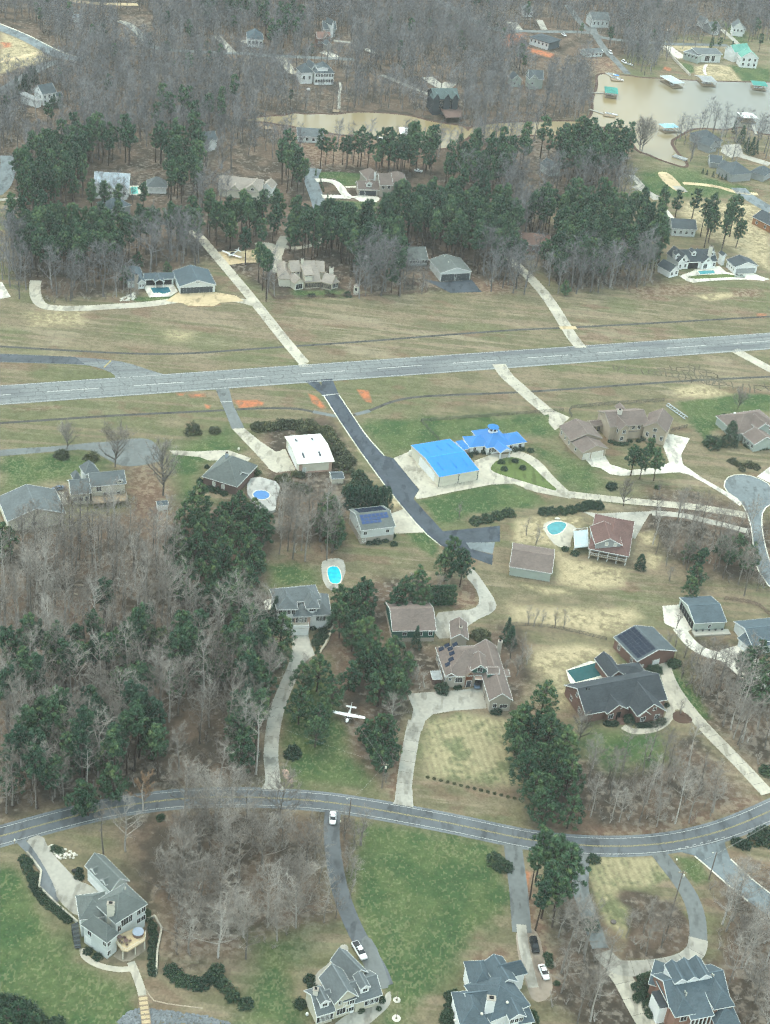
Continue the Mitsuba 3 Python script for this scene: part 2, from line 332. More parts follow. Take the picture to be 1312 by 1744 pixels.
def f_ground(p, n, uv):
    x, y = mi.Float(p.x), mi.Float(p.y)
    n1 = fbm(x * .035, y * .035, 0, 4); n2 = fbm(x * .14 + 40, y * .14, 0, 4); n3 = fbm(x * .75 + 9, y * .75 + 3, 0, 3); n4 = noise(x * 2.4, y * 2.4, 0)
    streak = fbm(x * .05 + 90, y * .42 + 5, 0, 3)
    wob = (n2 - .5) * 5.0 + (n3 - .5) * 2.2
    g = mix(GC['grass1'], GC['grass2'], smoothstep(.38, .64, n2 * .5 + streak * .5))
    g = mix(g, GC['grass3'], smoothstep(.55, .72, n1 * .5 + streak * .5) * .8)
    g = mix(g, GC['grassg'], smoothstep(.5, .66, fbm(x * .03 + 71, y * .05 + 13, 0, 3)) * .5)
    g = mix(g, GC['dirt2'], smoothstep(.55, .72, fbm(x * .018 + 5, y * .33 + 2 - x * .025, 0, 3)) * .55)
    g = mix(g, GC['dirt'], smoothstep(.62, .75, fbm(x * .07 + 17, y * .12 + 33, 0, 4)) * .5)
    lit = mix(GC['litter1'], GC['litter2'], smoothstep(.35, .65, n2))
    lit = mix(lit, GC['litter3'], smoothstep(.52, .72, n3 * .6 + n1 * .4))
    lawn = mix(GC['lawn1'], GC['lawn2'], smoothstep(.35, .62, n2))
    fleck = noise(x * 2.3 + 5, y * 1.7, 3) * .55 + noise(x * 1.1, y * .9 + 9, 5) * .25 + n1 * .3
    lawn = mix(lawn, GC['lawn3'], smoothstep(.54, .78, fleck) * .45)
    straw = mix(GC['straw2'], GC['straw1'], smoothstep(.34, .6, n2 * .5 + n3 * .5))
    row = .5 + .5 * dr.sin((x * .97 + y * .25) * 3.3)
    mown = mix((.15, .165, .085), (.31, .275, .165), smoothstep(.3, .62, n2 * .7 + n3 * .3)) * (.88 + .2 * row)
    clay = mix(GC['clay2'], GC['clay'], smoothstep(.35, .55, n3))
    dirt = mix(GC['dirt'], GC['dirt2'], smoothstep(.4, .65, n3))
    kinds = dict(mown=mown, litter=lit, lawn=lawn, straw=straw, clay=clay, dirt=dirt)
    out = g
    for pts, w, kind in SOFT:
        d = sdf_poly(x, y, pts) + wob * min(1.0, .35 * w)
        amt = .85 if kind == 'dirt' else 1.0
        out = mix(out, kinds[kind], smoothstep(w, -w, d) * amt)
    return out * (.66 + .40 * n3 + .28 * n4)

scene['m_ground'] = two({'type': 'principled', 'base_color': proc(f_ground), 'roughness': .95, 'specular': .1})
_s = 6000.0
scene['ground'] = mikit.ply(([[-_s, -_s, 0], [_s, -_s, 0], [_s, _s, 0], [-_s, _s, 0]], [[0, 1, 2], [0, 2, 3]]), 'm_ground')
struct('ground')
# ------------------------------------------------------------------ water
def f_water(p, n, uv):
    s = fbm(p.x * .01, p.y * .02, 0, 3)
    return mix(mix((.31, .24, .12), (.25, .20, .105), s), (.165, .165, .125), smoothstep(120, 190, p.x))
def f_ripple(p, n, uv):
    return .012 * fbm(p.x * .5, p.y * .9, 0, 3)
scene['m_water'] = two({'type': 'bumpmap', 'arbitrary': proc(f_ripple, .05), 'scale': 1.0,
                        'bsdf': {'type': 'roughplastic', 'diffuse_reflectance': proc(f_water), 'int_ior': 1.55, 'alpha': .05}})
lake = area('c1', [(430, 372), (520, 380), (600, 384), (660, 395), (760, 398), (900, 408), (1000, 412), (1160, 416), (1400, 420), (1480, 640), (1312, 690), (1225, 660), (1160, 640), (1080, 660), (980, 648), (900, 655), (850, 690),
                   (800, 715), (830, 770), (890, 830), (880, 850), (820, 832), (740, 805), (690, 780), (640, 770), (600, 700), (600, 650), (500, 640), (420, 650), (330, 640), (400, 600), (415, 560), (410, 500), (440, 440)], 2)
creek = area('b1', [(-80, 606), (20, 596), (90, 588), (140, 590), (190, 572), (260, 582), (330, 576), (400, 584), (480, 570), (600, 570), (780, 585), (860, 610), (960, 628), (1060, 640), (1100, 690), (1000, 740), (940, 760), (780, 735), (700, 720), (560, 690), (420, 684), (330, 664), (260, 668), (200, 640), (120, 632), (60, 618), (-40, 616)], 2)
arm = area('', [(795, 215), (860, 208), (1000, 205), (1030, 215), (1030, 235), (900, 228), (800, 240)], 2)
MB_ = flat(so.unary_union([lake, creek, arm]), .05, .05, 'sand'); MB_.build('lake', 'm_water'); struct('lake')
_sh = so.unary_union([lake, creek, arm]); flat(_sh.buffer(1.6).difference(_sh.buffer(-.3)), .12, .2, 'mulch').build('shore_bank', 'm_pave'); struct('shore_bank')

# ------------------------------------------------------------------ runway, taxiways, roads
EXC = []
def pave(key, poly, z, col, bsdf='m_pave', th=.05): EXC.append(poly); flat(poly, z, th, col).build(key, bsdf); struct(key); return poly

RW0, RW1 = G('', 0, 673)[:2], G('', 1312, 580.5)[:2]
RD = (RW1 - RW0) / np.linalg.norm(RW1 - RW0); RN = np.array([-RD[1], RD[0]])
RW = 15.4
def rw(t, s): return RW0 + RD * t + RN * s
def rstrip(t0, t1, s0, s1): return sg.Polygon([rw(t0, s0), rw(t1, s0), rw(t1, s1), rw(t0, s1)])
RL = float(np.linalg.norm(RW1 - RW0))
_x0, _y0, _dx, _dy = (float(q) for q in (*RW0, *RD))
def f_runway(p, n, uv):
    t = (p.x - _x0) * _dx + (p.y - _y0) * _dy
    s = (p.y - _y0) * _dx - (p.x - _x0) * _dy
    c = mix((.16, .178, .178), (.22, .237, .233), fbm(t * .03, s * .4, 0, 3))
    c = c * (.86 + .28 * noise(t * 1.5, s * 1.5, 2))
    c = mix(c, (.12, .13, .14), .7 * smoothstep(.55, .72, fbm(t * .025 + 4, s * .12 + 8, 0, 3)))
    lane = dr.floor((s + 9) / 3.2)
    wig = (noise(t * .5, s * .5, 5) - .5) * .9
    dl = dr.abs(dr.abs((s + 9) / 3.2 - lane - .5) - .5) * 3.2
    off = cell_rand(lane, 3, 1) * 9
    k = dr.floor((t + off + wig * 2) / 9.0)
    dt = dr.abs((t + off + wig * 2) / 9.0 - k - .5 - (cell_rand(k, lane, 2) - .5) * .8) * 9.0
    crack = smoothstep(.32, .12, dr.minimum(dl + dr.abs(wig) * .2, dt))
    return mix(c, (.075, .08, .085), crack * .5)
scene['m_runway'] = two({'type': 'principled', 'base_color': proc(f_runway), 'roughness': .85, 'specular': .25})
runway = pave('runway', rstrip(-250, RL + 300, -RW / 2, RW / 2), .05, 'oldasphalt', 'm_runway')
_m = MB()
for s in (-RW / 2 + .5, RW / 2 - .5): flat(rstrip(-250, RL + 300, s - .16, s + .16), .066, .01, 'line', _m)
_m.build('runway__edge_line', 'm_matte')
for k in range(-2, 16):
    t0 = 18 + k * 34
    key = numbered('runway__centre_dash'); flat(rstrip(t0, t0 + 20, -.3, .3), .066, .01, 'line').build(key, 'm_matte')

TW = area('a2', [(-200, 838), (10, 842), (200, 850), (420, 862), (520, 870), (640, 885), (760, 925), (850, 952), (1000, 945), (700, 990), (560, 1010), (590, 975), (580, 945), (510, 915), (430, 897), (200, 890), (10, 885), (-200, 880)], 1)
pave('taxiway', TW.difference(runway.buffer(-.2)), .045, 'oldasphalt', 'm_runway')
pave('taxiway_overlay', area('a2', [(-200, 840), (10, 844), (200, 851), (380, 858), (432, 896), (200, 888), (10, 883), (-200, 878)], 0), .06, (.085, .098, .11))
flat(ribbon('a2', [(528, 912), (565, 876)], .5, 0), .075, .01, 'yellow').build('taxiway__holding_line', 'm_matte')

ROADPX = [(-120, 1452), (-60, 1440), (3.4, 1424), (100.6, 1396.7), (187.8, 1376), (278, 1363), (352, 1358), (440, 1358), (536.6, 1363.8), (597, 1371.5), (670.7, 1384), (771, 1403), (876, 1426), (915.6, 1432.6), (972.6, 1439.6), (1060, 1442.6), (1140, 1436.6), (1207, 1422.5), (1257.6, 1405.8), (1312, 1382), (1400, 1340)]
RC = sg.LineString(chaikin(GP('', ROADPX), 3))
def rcurve(off, w): return (RC.parallel_offset(abs(off), 'left' if off > 0 else 'right') if off else RC).buffer(w / 2, cap_style='flat')
pave('road_verge', RC.buffer(4.0, cap_style='flat'), .03, 'gravel')
pave('road', RC.buffer(3.35, cap_style='flat'), .06, 'midasphalt')
for o in (-2.95, 2.95): flat(rcurve(o, .2), .075, .01, 'line').build(numbered('road__edge_line'), 'm_matte')
for o in (-.13, .13): flat(rcurve(o, .11), .075, .01, 'yellow').build(numbered('road__centre_line'), 'm_matte')
SIDE = area('c5', [(835, 505), (960, 482), (1080, 440), (1085, 480), (1110, 545), (1200, 630), (1312, 720), (1500, 860), (1500, 1000), (1312, 840), (1200, 760), (1080, 665), (1000, 590), (930, 530)], 0)
pave('side_road', SIDE.difference(RC.buffer(2.8)), .048, 'bluegrey')
for q in ([(930, 533), (1000, 592), (1085, 668), (1200, 763)], [(1112, 548), (1200, 634), (1312, 722)]): flat(ribbon('c5', q, .45), .13, .13, 'conwhite').build(numbered('side_road__kerb'), 'm_pave')
for k in range(7):
    x = 845 + k * 37
    flat(ribbon('c5', [(x, 496 - k * 9.6), (x + 17, 492 - k * 9.6)], .22, 0), .078, .01, 'line').build(numbered('side_road__give_way_dash'), 'm_matte')

# drainage swales and terrace lines across the airfield
def swale(pts, w=1.15, col='darksoil'):
    k = numbered('drainage_ditch'); pave(k, ribbonpx(pts, w), .035, col)
swale([(-60, 587), (3, 590), (134, 598), (285, 605), (440, 593.5), (603, 583), (725, 573), (876, 561.5), (973, 558), (1312, 539), (1400, 534)], 1.5)
swale([(-60, 724), (3, 720.5), (201, 707), (379, 699), (440, 695), (503, 695), (533, 701), (573, 709), (602, 708), (630, 699.5), (671, 682), (721, 674), (876, 669), (1006, 660), (1167, 648.5), (1312, 641.5), (1400, 637)], 1.5)
pave('culvert_apron', ribbonpx([(533, 701), (573, 709)], 2.2, 1), .042, 'oldasphalt')
pave('culvert_apron_001', ribbonpx([(606, 706), (630, 699.5)], 2.2, 1), .042, 'oldasphalt')

# ------------------------------------------------------------------ driveways, aprons, pads and paths
def drive(poly, col='concrete', z=.05, name='driveway'):
    k = numbered(name); pave(k, poly, z, col); return k
U = so.unary_union
_sr = random.Random(21)
def slabs(tile, pts, w, col='concrete', L=4.5, z=.058, joint=.14, name='driveway'):
    """a concrete strip poured in slabs: every slab a piece of its own, the joints open"""
    H = numbered(name); line = sg.LineString(chaikin(GP(tile, pts), 3)); EXC.append(line.buffer(w / 2, cap_style='flat'))
    flat(line.buffer(w / 2 - .05, cap_style='flat'), z - .03, .04, (.20, .19, .165)).build(H, 'm_pave'); struct(H)
    n = max(1, round(line.length / L)); l = line.length / n
    for k in range(n):
        tone = (.92, .97, 1.0, 1.04)[_sr.randrange(4)]; c = tuple(round(q * tone, 3) for q in C[col])
        flat(so.substring(line, k * l + joint / 2, (k + 1) * l - joint / 2).buffer(w / 2, cap_style='flat'), z, .05, c).build(numbered(H + '__slab'), 'm_pave')
# homestead below the road, left
drive(area('a5', [(128, 450), (215, 418), (250, 500), (330, 590), (400, 660), (450, 675), (530, 730), (500, 775), (430, 800), (400, 850), (290, 755), (280, 690), (220, 575), (165, 490)], 1), 'concrete2')
drive(area('a5', [(85, 465), (128, 450), (165, 490), (220, 575), (280, 690), (300, 765), (250, 755), (198, 695), (210, 612), (140, 520)], 0), 'gravel', .042, 'gravel_strip')
drive(U([ribbon('a5', [(420, 1000), (425, 1045), (500, 1090), (600, 1110), (660, 1105)], 1.6), ribbon('a5', [(665, 1070), (690, 1130), (715, 1200), (725, 1245)], 2.0)]), 'concrete', .05, 'path')
drive(ribbon('a5', [(738, 1205), (760, 1240), (790, 1275), (1030, 1305)], .3, 1), 'tan', .045, 'footpath')
# drive with the parked car, below the road, centre
drive(ribbon('b5', [(392, 300), (382, 400), (392, 520), (415, 660), (450, 780), (500, 900), (560, 1010), (620, 1100), (655, 1190)], 4.4), 'midasphalt')
drive(area('b5', [(540, 930), (600, 960), (660, 1120), (685, 1200), (620, 1210), (560, 1120), (530, 1040)], 1), 'oldasphalt', .062)
drive(area('b5', [(285, 1190), (300, 1130), (380, 1070), (420, 1000), (440, 978), (470, 985), (470, 1030), (400, 1080), (330, 1150), (350, 1210), (300, 1230)], 1), 'concrete2', .05, 'path')
drive(area('b5', [(470, 1330), (560, 1300), (640, 1260), (680, 1210), (690, 1250), (680, 1290), (640, 1330), (560, 1400), (430, 1430), (380, 1400)], 1), 'concrete2', .05, 'patio')
# gravel-edged drive with suv
drive(ribbon('c5', [(5, 470), (15, 560), (35, 700), (46, 850), (52, 920)], 5.0), 'oldasphalt')
drive(area('c5', [(15, 900), (75, 880), (140, 930), (165, 1050), (215, 1180), (190, 1260), (110, 1280), (70, 1180), (35, 1060)], 1), (.30, .255, .205), .042, 'dirt_apron')
drive(ribbon('c5', [(48, 880), (58, 980), (85, 1100), (110, 1200)], 2.6), 'concrete2', .055, 'gravel_track')
# ring drive right
drive(ribbon('c5', [(745, 515), (790, 575), (850, 650), (910, 740), (940, 830), (948, 900), (948, 955)], 4.6), 'oldasphalt')


drive(ribbon('c5', [(355, 520), (352, 600), (345, 700), (380, 800), (450, 1000)], 4.4), 'oldasphalt', .045)
# drive up to the white house with balcony
drive(U([area('b4', [(178, 350), (262, 355), (300, 465), (280, 475), (225, 520), (180, 500), (190, 430)], 0), area('b5', [(50, 120), (100, 120), (120, 160), (155, 200), (20, 200), (45, 160)], 0)]), 'concrete2')
drive(area('b4', [(372, 310), (385, 340), (370, 400), (320, 460), (300, 470), (330, 400), (350, 350)], 1), 'sand', .045, 'path')
# drive to the green gabled house
drive(U([area('b4', [(770, 662), (850, 655), (1000, 645), (1160, 628), (1172, 735), (1000, 748), (900, 765), (860, 800), (845, 850), (780, 840), (800, 740)], 0), area('b5', [(738, 190), (795, 195), (800, 288), (695, 266)], 0)]), 'concrete2')
drive(area('b4', [(905, 250), (1000, 240), (1110, 232), (1140, 190), (1115, 120), (1060, 60), (1095, 12), (1160, 100), (1225, 200), (1215, 245), (1110, 290), (1010, 378), (905, 382)], 1), 'concrete2')
# asphalt lane from the runway
LANE = area('b3', [(330, 18), (388, 15), (420, 95), (500, 215), (560, 305), (650, 405), (700, 420), (830, 580), (800, 625), (950, 790), (1240, 762), (1240, 842), (1070, 850), (1090, 880), (1205, 910), (1200, 962), (1100, 925), (940, 862), (850, 790), (690, 600), (560, 425), (440, 250), (345, 100)], 0)
drive(U([LANE, area('b3', [(250, 26), (310, 22), (345, 60), (380, 95), (345, 102)], 0)]), 'asphalt', .055, 'asphalt_lane')
drive(area('b3', [(1068, 848), (1215, 846), (1203, 905), (1088, 880)], 0), 'bluegrey', .065, 'concrete_patch')
for q in ([(345, 102), (440, 252), (560, 427), (690, 602), (850, 792), (940, 864)], [(422, 97), (502, 217), (562, 307), (652, 405)]): drive(ribbon('b3', q, .4, 1), 'conwhite', .06, 'lane_edging')
drive(ribbon('b3', [(335, 101), (424, 91)], .8, 0), 'line', .07, 'hold_line')
# solar garage pad
drive(area('b3', [(690, 700), (770, 668), (865, 795), (690, 803)], 0), 'concrete')
# blue hangar apron and carriage loop
drive(U([area('b3', [(692, 422), (790, 380), (930, 560), (1120, 530), (1110, 432), (1200, 398), (1312, 398), (1400, 420), (1480, 520), (1560, 585), (1600, 605), (1600, 625), (1420, 590), (1312, 548), (1200, 552), (1000, 590), (850, 622), (815, 625), (803, 605), (832, 578)], 0),
         ]), 'concrete')
drive(area('b3', [(1190, 465), (1225, 428), (1290, 412), (1345, 420), (1400, 455), (1480, 535), (1545, 590), (1450, 565), (1330, 528), (1250, 505), (1200, 485)], 1), 'lawn', .09, 'lawn_island')
# brick compound
drive(U([area('c3', [(188, 185), (225, 180), (295, 212), (240, 262), (220, 278), (188, 240)], 0)]), 'concrete')
drive(area('c3', [(365, 412), (470, 402), (500, 450), (600, 480), (760, 460), (800, 440), (770, 360), (790, 292), (905, 318), (860, 400), (870, 450), (970, 520), (1075, 580), (1170, 640), (1160, 662), (1080, 605), (980, 545), (900, 502), (850, 490), (700, 500), (560, 508), (500, 500), (450, 468), (405, 460)], 0), 'conwhite')
CUL = area('c3', [(1088, 522), (1150, 500), (1240, 515), (1320, 560), (1330, 640), (1272, 680), (1265, 750), (1280, 850), (1312, 960), (1420, 1100), (1330, 1100), (1235, 960), (1230, 850), (1215, 740), (1170, 640), (1080, 580)], 1)
pave('cul_de_sac', CUL, .05, 'bluegrey')
pave('cul_de_sac__kerb', CUL.buffer(.45).difference(CUL), .13, 'conwhite', th=.13)
drive(area('c3', [(1245, 512), (1340, 440), (1400, 470), (1312, 545)], 0), 'conwhite')
drive(U([area('c3', [(355, 688), (440, 700), (530, 695), (730, 688), (700, 702), (668, 755), (625, 830), (595, 800), (550, 740), (440, 730)], 0), ribbon('c3', [(710, 697), (850, 705), (1000, 738), (1200, 790)], 3.4)]), 'concrete2', .048)
# brick house with the dark roof
drive(U([area('c4', [(745, 505), (795, 500), (815, 595), (870, 660), (900, 745), (820, 740), (795, 700), (765, 600)], 0)]), 'concrete')
drive(ribbon('c4', [(565, 828), (620, 858), (735, 842), (800, 790), (812, 720)], 2.6), 'concrete', .046, 'path')
drive(area('c4', [(820, 750), (880, 752), (930, 805), (860, 815), (815, 790)], 1), 'mulch', .06, 'planting_bed')
# grey metal building
drive(U([area('c4', [(765, 215), (850, 208), (920, 330), (870, 360), (840, 335), (775, 303)], 0), ribbon('c4', [(850, 330), (910, 410), (985, 455), (1060, 470), (1130, 500)], 4.5), area('c4', [(1060, 440), (1150, 415), (1220, 440), (1312, 560), (1312, 640), (1260, 640), (1140, 560), (1060, 490)], 0)]), 'conwhite')
# left airfield side
drive(U([area('b2', [(215, 880), (300, 905), (218, 912)], 0)]), 'concrete')
drive(U([ribbon('a2', [(1290, 590), (1225, 570), (1110, 562)], 4.5), ribbon('a2', [(900, 570), (750, 592), (600, 600), (420, 612), (300, 612), (215, 602), (182, 560), (176, 500), (182, 470)], 5.0)]), 'concrete')
drive(area('a2', [(840, 575), (905, 532), (1100, 530), (1200, 548), (1240, 575), (1120, 582), (1090, 600), (960, 600), (930, 585)], 0), 'sand', .056, 'hangar_apron')
drive(area('a2', [(1095, 325), (1250, 318), (1420, 290), (1420, 380), (1260, 378), (1150, 392)], 0), 'sand', .048, 'aircraft_pad')
drive(U([ribbon('b2', [(0, 290), (70, 285), (95, 310), (110, 370), (100, 430)], 5), ribbon('b2', [(110, 340), (125, 290), (150, 245)], 5), ribbon('b2', [(140, 295), (200, 310), (310, 285), (350, 250), (320, 215)], 3)]), 'concrete')
drive(area('a2', [(-80, 470), (10, 478), (55, 553), (10, 562), (-80, 560)], 0), 'conwhite')
drive(area('b2', [(840, 462), (935, 477), (1097, 466), (1147, 528), (990, 533), (905, 490)], 0), 'asphalt', .05, 'hangar_apron')
drive(U([area('c2', [(320, 800), (388, 806), (325, 814)], 0)]), 'concrete')
drive(ribbon('c2', [(243, 710), (328, 710)], 3.0, 0), 'sand', .06, 'culvert_slab')
drive(U([ribbon('c2', [(1130, 822), (1200, 860), (1330, 930)], 5.5)]), 'concrete')
drive(U([area('a3', [(1178, 268), (1240, 265), (1312, 325), (1400, 385), (1450, 380), (1500, 470), (1420, 492), (1372, 475), (1290, 385)], 0), area('b3', [(130, 375), (150, 372), (200, 480), (100, 492), (60, 470)], 0)]), 'concrete')
drive(area('a3', [(1092, 60), (1160, 48), (1185, 150), (1242, 266), (1178, 270), (1140, 175)], 0), 'oldasphalt', .054, 'asphalt_lane')
drive(ribbon('a3', [(1118, 133), (1178, 131)], .6, 0), 'line', .07, 'hold_line')
drive(U([area('a3', [(-60, 385), (40, 372), (300, 358), (450, 340), (560, 335), (650, 320), (740, 316), (790, 340), (840, 420), (800, 440), (680, 462), (600, 455), (540, 420), (450, 372), (300, 382), (45, 405), (-60, 412)], 1)]), 'oldasphalt', .05, 'aircraft_apron')
drive(area('a3', [(860, 378), (1000, 385), (1080, 380), (1160, 378), (1275, 418), (1245, 450), (1180, 430), (1060, 430), (1010, 412), (880, 400)], 0), 'concrete', .05)
drive(area('a3', [(235, 585), (325, 590), (350, 650), (300, 660)], 0), 'concrete2', .05)
# house and road beyond the trees
drive(U([ribbon('b1', [(300, 855), (275, 910), (310, 1000), (330, 1070)], 7.5)]), 'bluegrey', .05, 'street')
drive(U([ribbon('h27', [(130, 268), (260, 265), (370, 290), (440, 350), (480, 430), (560, 490)], 4.6), ribbon('h27', [(210, 470), (400, 470), (560, 480)], 4.6), area('h27', [(570, 470), (690, 455), (900, 470), (930, 500), (890, 540), (680, 530)], 0), ribbon('h27', [(500, 352), (640, 350)], 2), ribbon('h27', [(545, 675), (830, 672)], 4)]), 'conwhite', .055)
# far roads and drives
FAR = []
def far(tile, pts, w, col='oldasphalt', name='lane'): FAR.append(ribbon(tile, pts, w + 1.5)); drive(ribbon(tile, pts, w), col, .06, name)
far('a1', [(-60, 120), (0, 140), (130, 190), (230, 245), (300, 285), (420, 300)], 9, 'bluegrey', 'street'); far('a1', [(-20, 112), (130, 170), (290, 255), (400, 291)], 1.2, 'conwhite', 'kerb_strip')
far('a1', [(-40, 490), (20, 455), (130, 385), (230, 330), (300, 310)], 7, 'oldasphalt', 'street'); far('a1', [(-10, 315), (100, 290), (200, 265)], 4, 'sand', 'dirt_track')
far('a1', [(605, 108), (650, 118), (700, 160), (735, 210), (790, 248), (980, 262), (1260, 270), (1400, 285)], 6, 'oldasphalt'); far('a1', [(600, 105), (640, 115), (700, 155), (735, 205)], 5, 'concrete')
far('a1', [(1100, 180), (1140, 220), (1180, 265)], 5, 'concrete2'); far('a1', [(1230, 205), (1312, 232)], 5, 'conwhite'); far('a1', [(350, 0), (480, 18), (700, 22)], 6, 'sand', 'dirt_track')
far('a1', [(-30, 985), (20, 940), (45, 850), (40, 790)], 8, 'bluegrey', 'street'); far('a2', [(-20, 60), (100, 55)], 3, 'concrete2')
far('b1', [(0, 280), (150, 285), (300, 292), (420, 298), (500, 300)], 6, 'oldasphalt'); far('b1', [(335, 262), (370, 270), (415, 298)], 7, 'conwhite'); far('b1', [(120, 285), (160, 330), (180, 370), (230, 370)], 6, 'concrete')
far('b1', [(395, 205), (480, 215)], 4, 'concrete2'); far('b1', [(555, 245), (610, 272)], 4, 'conwhite')
far('b1', [(900, -10), (980, 30), (1060, 75), (1150, 130), (1250, 158), (1330, 158)], 6, 'oldasphalt'); far('b1', [(640, 380), (760, 430), (880, 480)], 4, 'concrete2'); far('b1', [(870, 390), (920, 430), (960, 445), (990, 420)], 8, 'concrete2')
far('c1', [(0, 155), (100, 158), (200, 160), (400, 162), (450, 190), (560, 205), (760, 222), (950, 225), (1100, 230)], 6, 'oldasphalt'); far('c1', [(280, 25), (330, 90), (345, 110), (400, 160)], 5, 'oldasphalt'); far('c1', [(400, 110), (430, 190), (480, 260), (540, 320), (590, 375)], 5, 'oldasphalt')
far('c1', [(140, 100), (165, 150)], 5, 'concrete2'); far('c1', [(0, 110), (30, 150)], 8, 'concrete2'); far('c1', [(780, 232), (830, 270), (870, 295)], 9, 'conwhite'); far('c1', [(1060, 145), (1100, 175), (1155, 228)], 4, 'concrete2')
far('c1', [(990, 325), (975, 350), (985, 380)], 2, 'conwhite', 'path'); far('c1', [(1080, 740), (1130, 780), (1200, 800), (1312, 835)], 7, 'concrete2'); drive(area('c1', [(1075, 735), (1160, 730), (1180, 790), (1110, 800), (1060, 770)], 0), 'concrete2', .055, 'parking_pad')
far('c1', [(870, 930), (960, 935), (1060, 950), (1150, 980), (1250, 985)], 4, 'sand', 'dirt_track'); far('c1', [(610, 890), (650, 930), (680, 975), (740, 1000)], 4, 'concrete2'); drive(area('c1', [(740, 870), (800, 875), (870, 950), (880, 990), (800, 950), (750, 900)], 1), 'sand', .04, 'bare_patch')
far('c2', [(1330, 120), (1250, 75), (1180, 30), (1150, 0)], 9, 'bluegrey', 'street'); far('c2', [(620, -10), (690, 20), (740, 60)], 5, 'concrete2'); far('c2', [(840, -10), (870, 20)], 6, 'concrete2')
far('c2', [(770, 110), (810, 160)], 5, 'conwhite')
drive(area('h26', [(250, 480), (330, 450), (470, 400), (720, 360), (800, 430), (900, 455), (1110, 440), (1200, 480), (1310, 515), (1230, 535), (1100, 520), (900, 520), (600, 535), (420, 555), (350, 540), (290, 500)], 0), 'conwhite', .055, 'pool_terrace')
drive(area('h26', [(345, 490), (460, 470), (800, 455), (910, 470), (900, 490), (600, 505), (440, 512)], 0), 'lawn', .08, 'lawn_strip')
far('h26', [(540, 450), (700, 455)], .1, 'conwhite', 'path')
# poured strips
slabs('', [(512, 1085), (506, 1128), (491, 1161), (474, 1201), (464, 1245), (461, 1290), (464, 1313), (466, 1346)], 4.2, 'concrete2')
slabs('', [(708, 1228), (700, 1265), (692, 1310), (688, 1345), (685, 1372)], 4.4, 'concrete2')
slabs('', [(1131, 1130), (1138, 1155), (1152, 1180), (1178, 1215), (1215, 1255), (1260, 1300), (1308, 1352)], 4.4)
slabs('c5', [(948, 950), (942, 1010), (890, 1060), (790, 1090), (620, 1105), (540, 1100), (490, 1060), (460, 1020)], 5.0, 'concrete2')
slabs('c5', [(520, 1100), (560, 1150), (590, 1200), (640, 1300), (700, 1400), (740, 1500)], 5.5, z=.05)
slabs('', [(325, 392), (342, 404), (372, 440), (410, 485), (445, 528), (480, 573), (518, 618)], 5.0, L=6)
slabs('c2', [(-10, 350), (30, 400), (100, 462), (170, 540), (230, 630), (275, 705), (312, 765), (352, 812)], 5.6, L=6)
slabs('', [(850, 620), (862, 640), (880, 655), (905, 678), (938, 705)], 6.0, L=6)
slabs('c3', [(0, 390), (60, 402), (125, 440), (190, 520), (265, 590)], 4.2)
slabs('c3', [(70, 560), (200, 590), (290, 602), (400, 615), (600, 637), (760, 650), (950, 668), (1190, 708)], 4.4, z=.062)
# ------------------------------------------------------------------ building kit
def lighter(c, k): return tuple(min(1, q * k) for q in (C[c] if isinstance(c, str) else c))
Z3 = np.array([0, 0, 1.0])

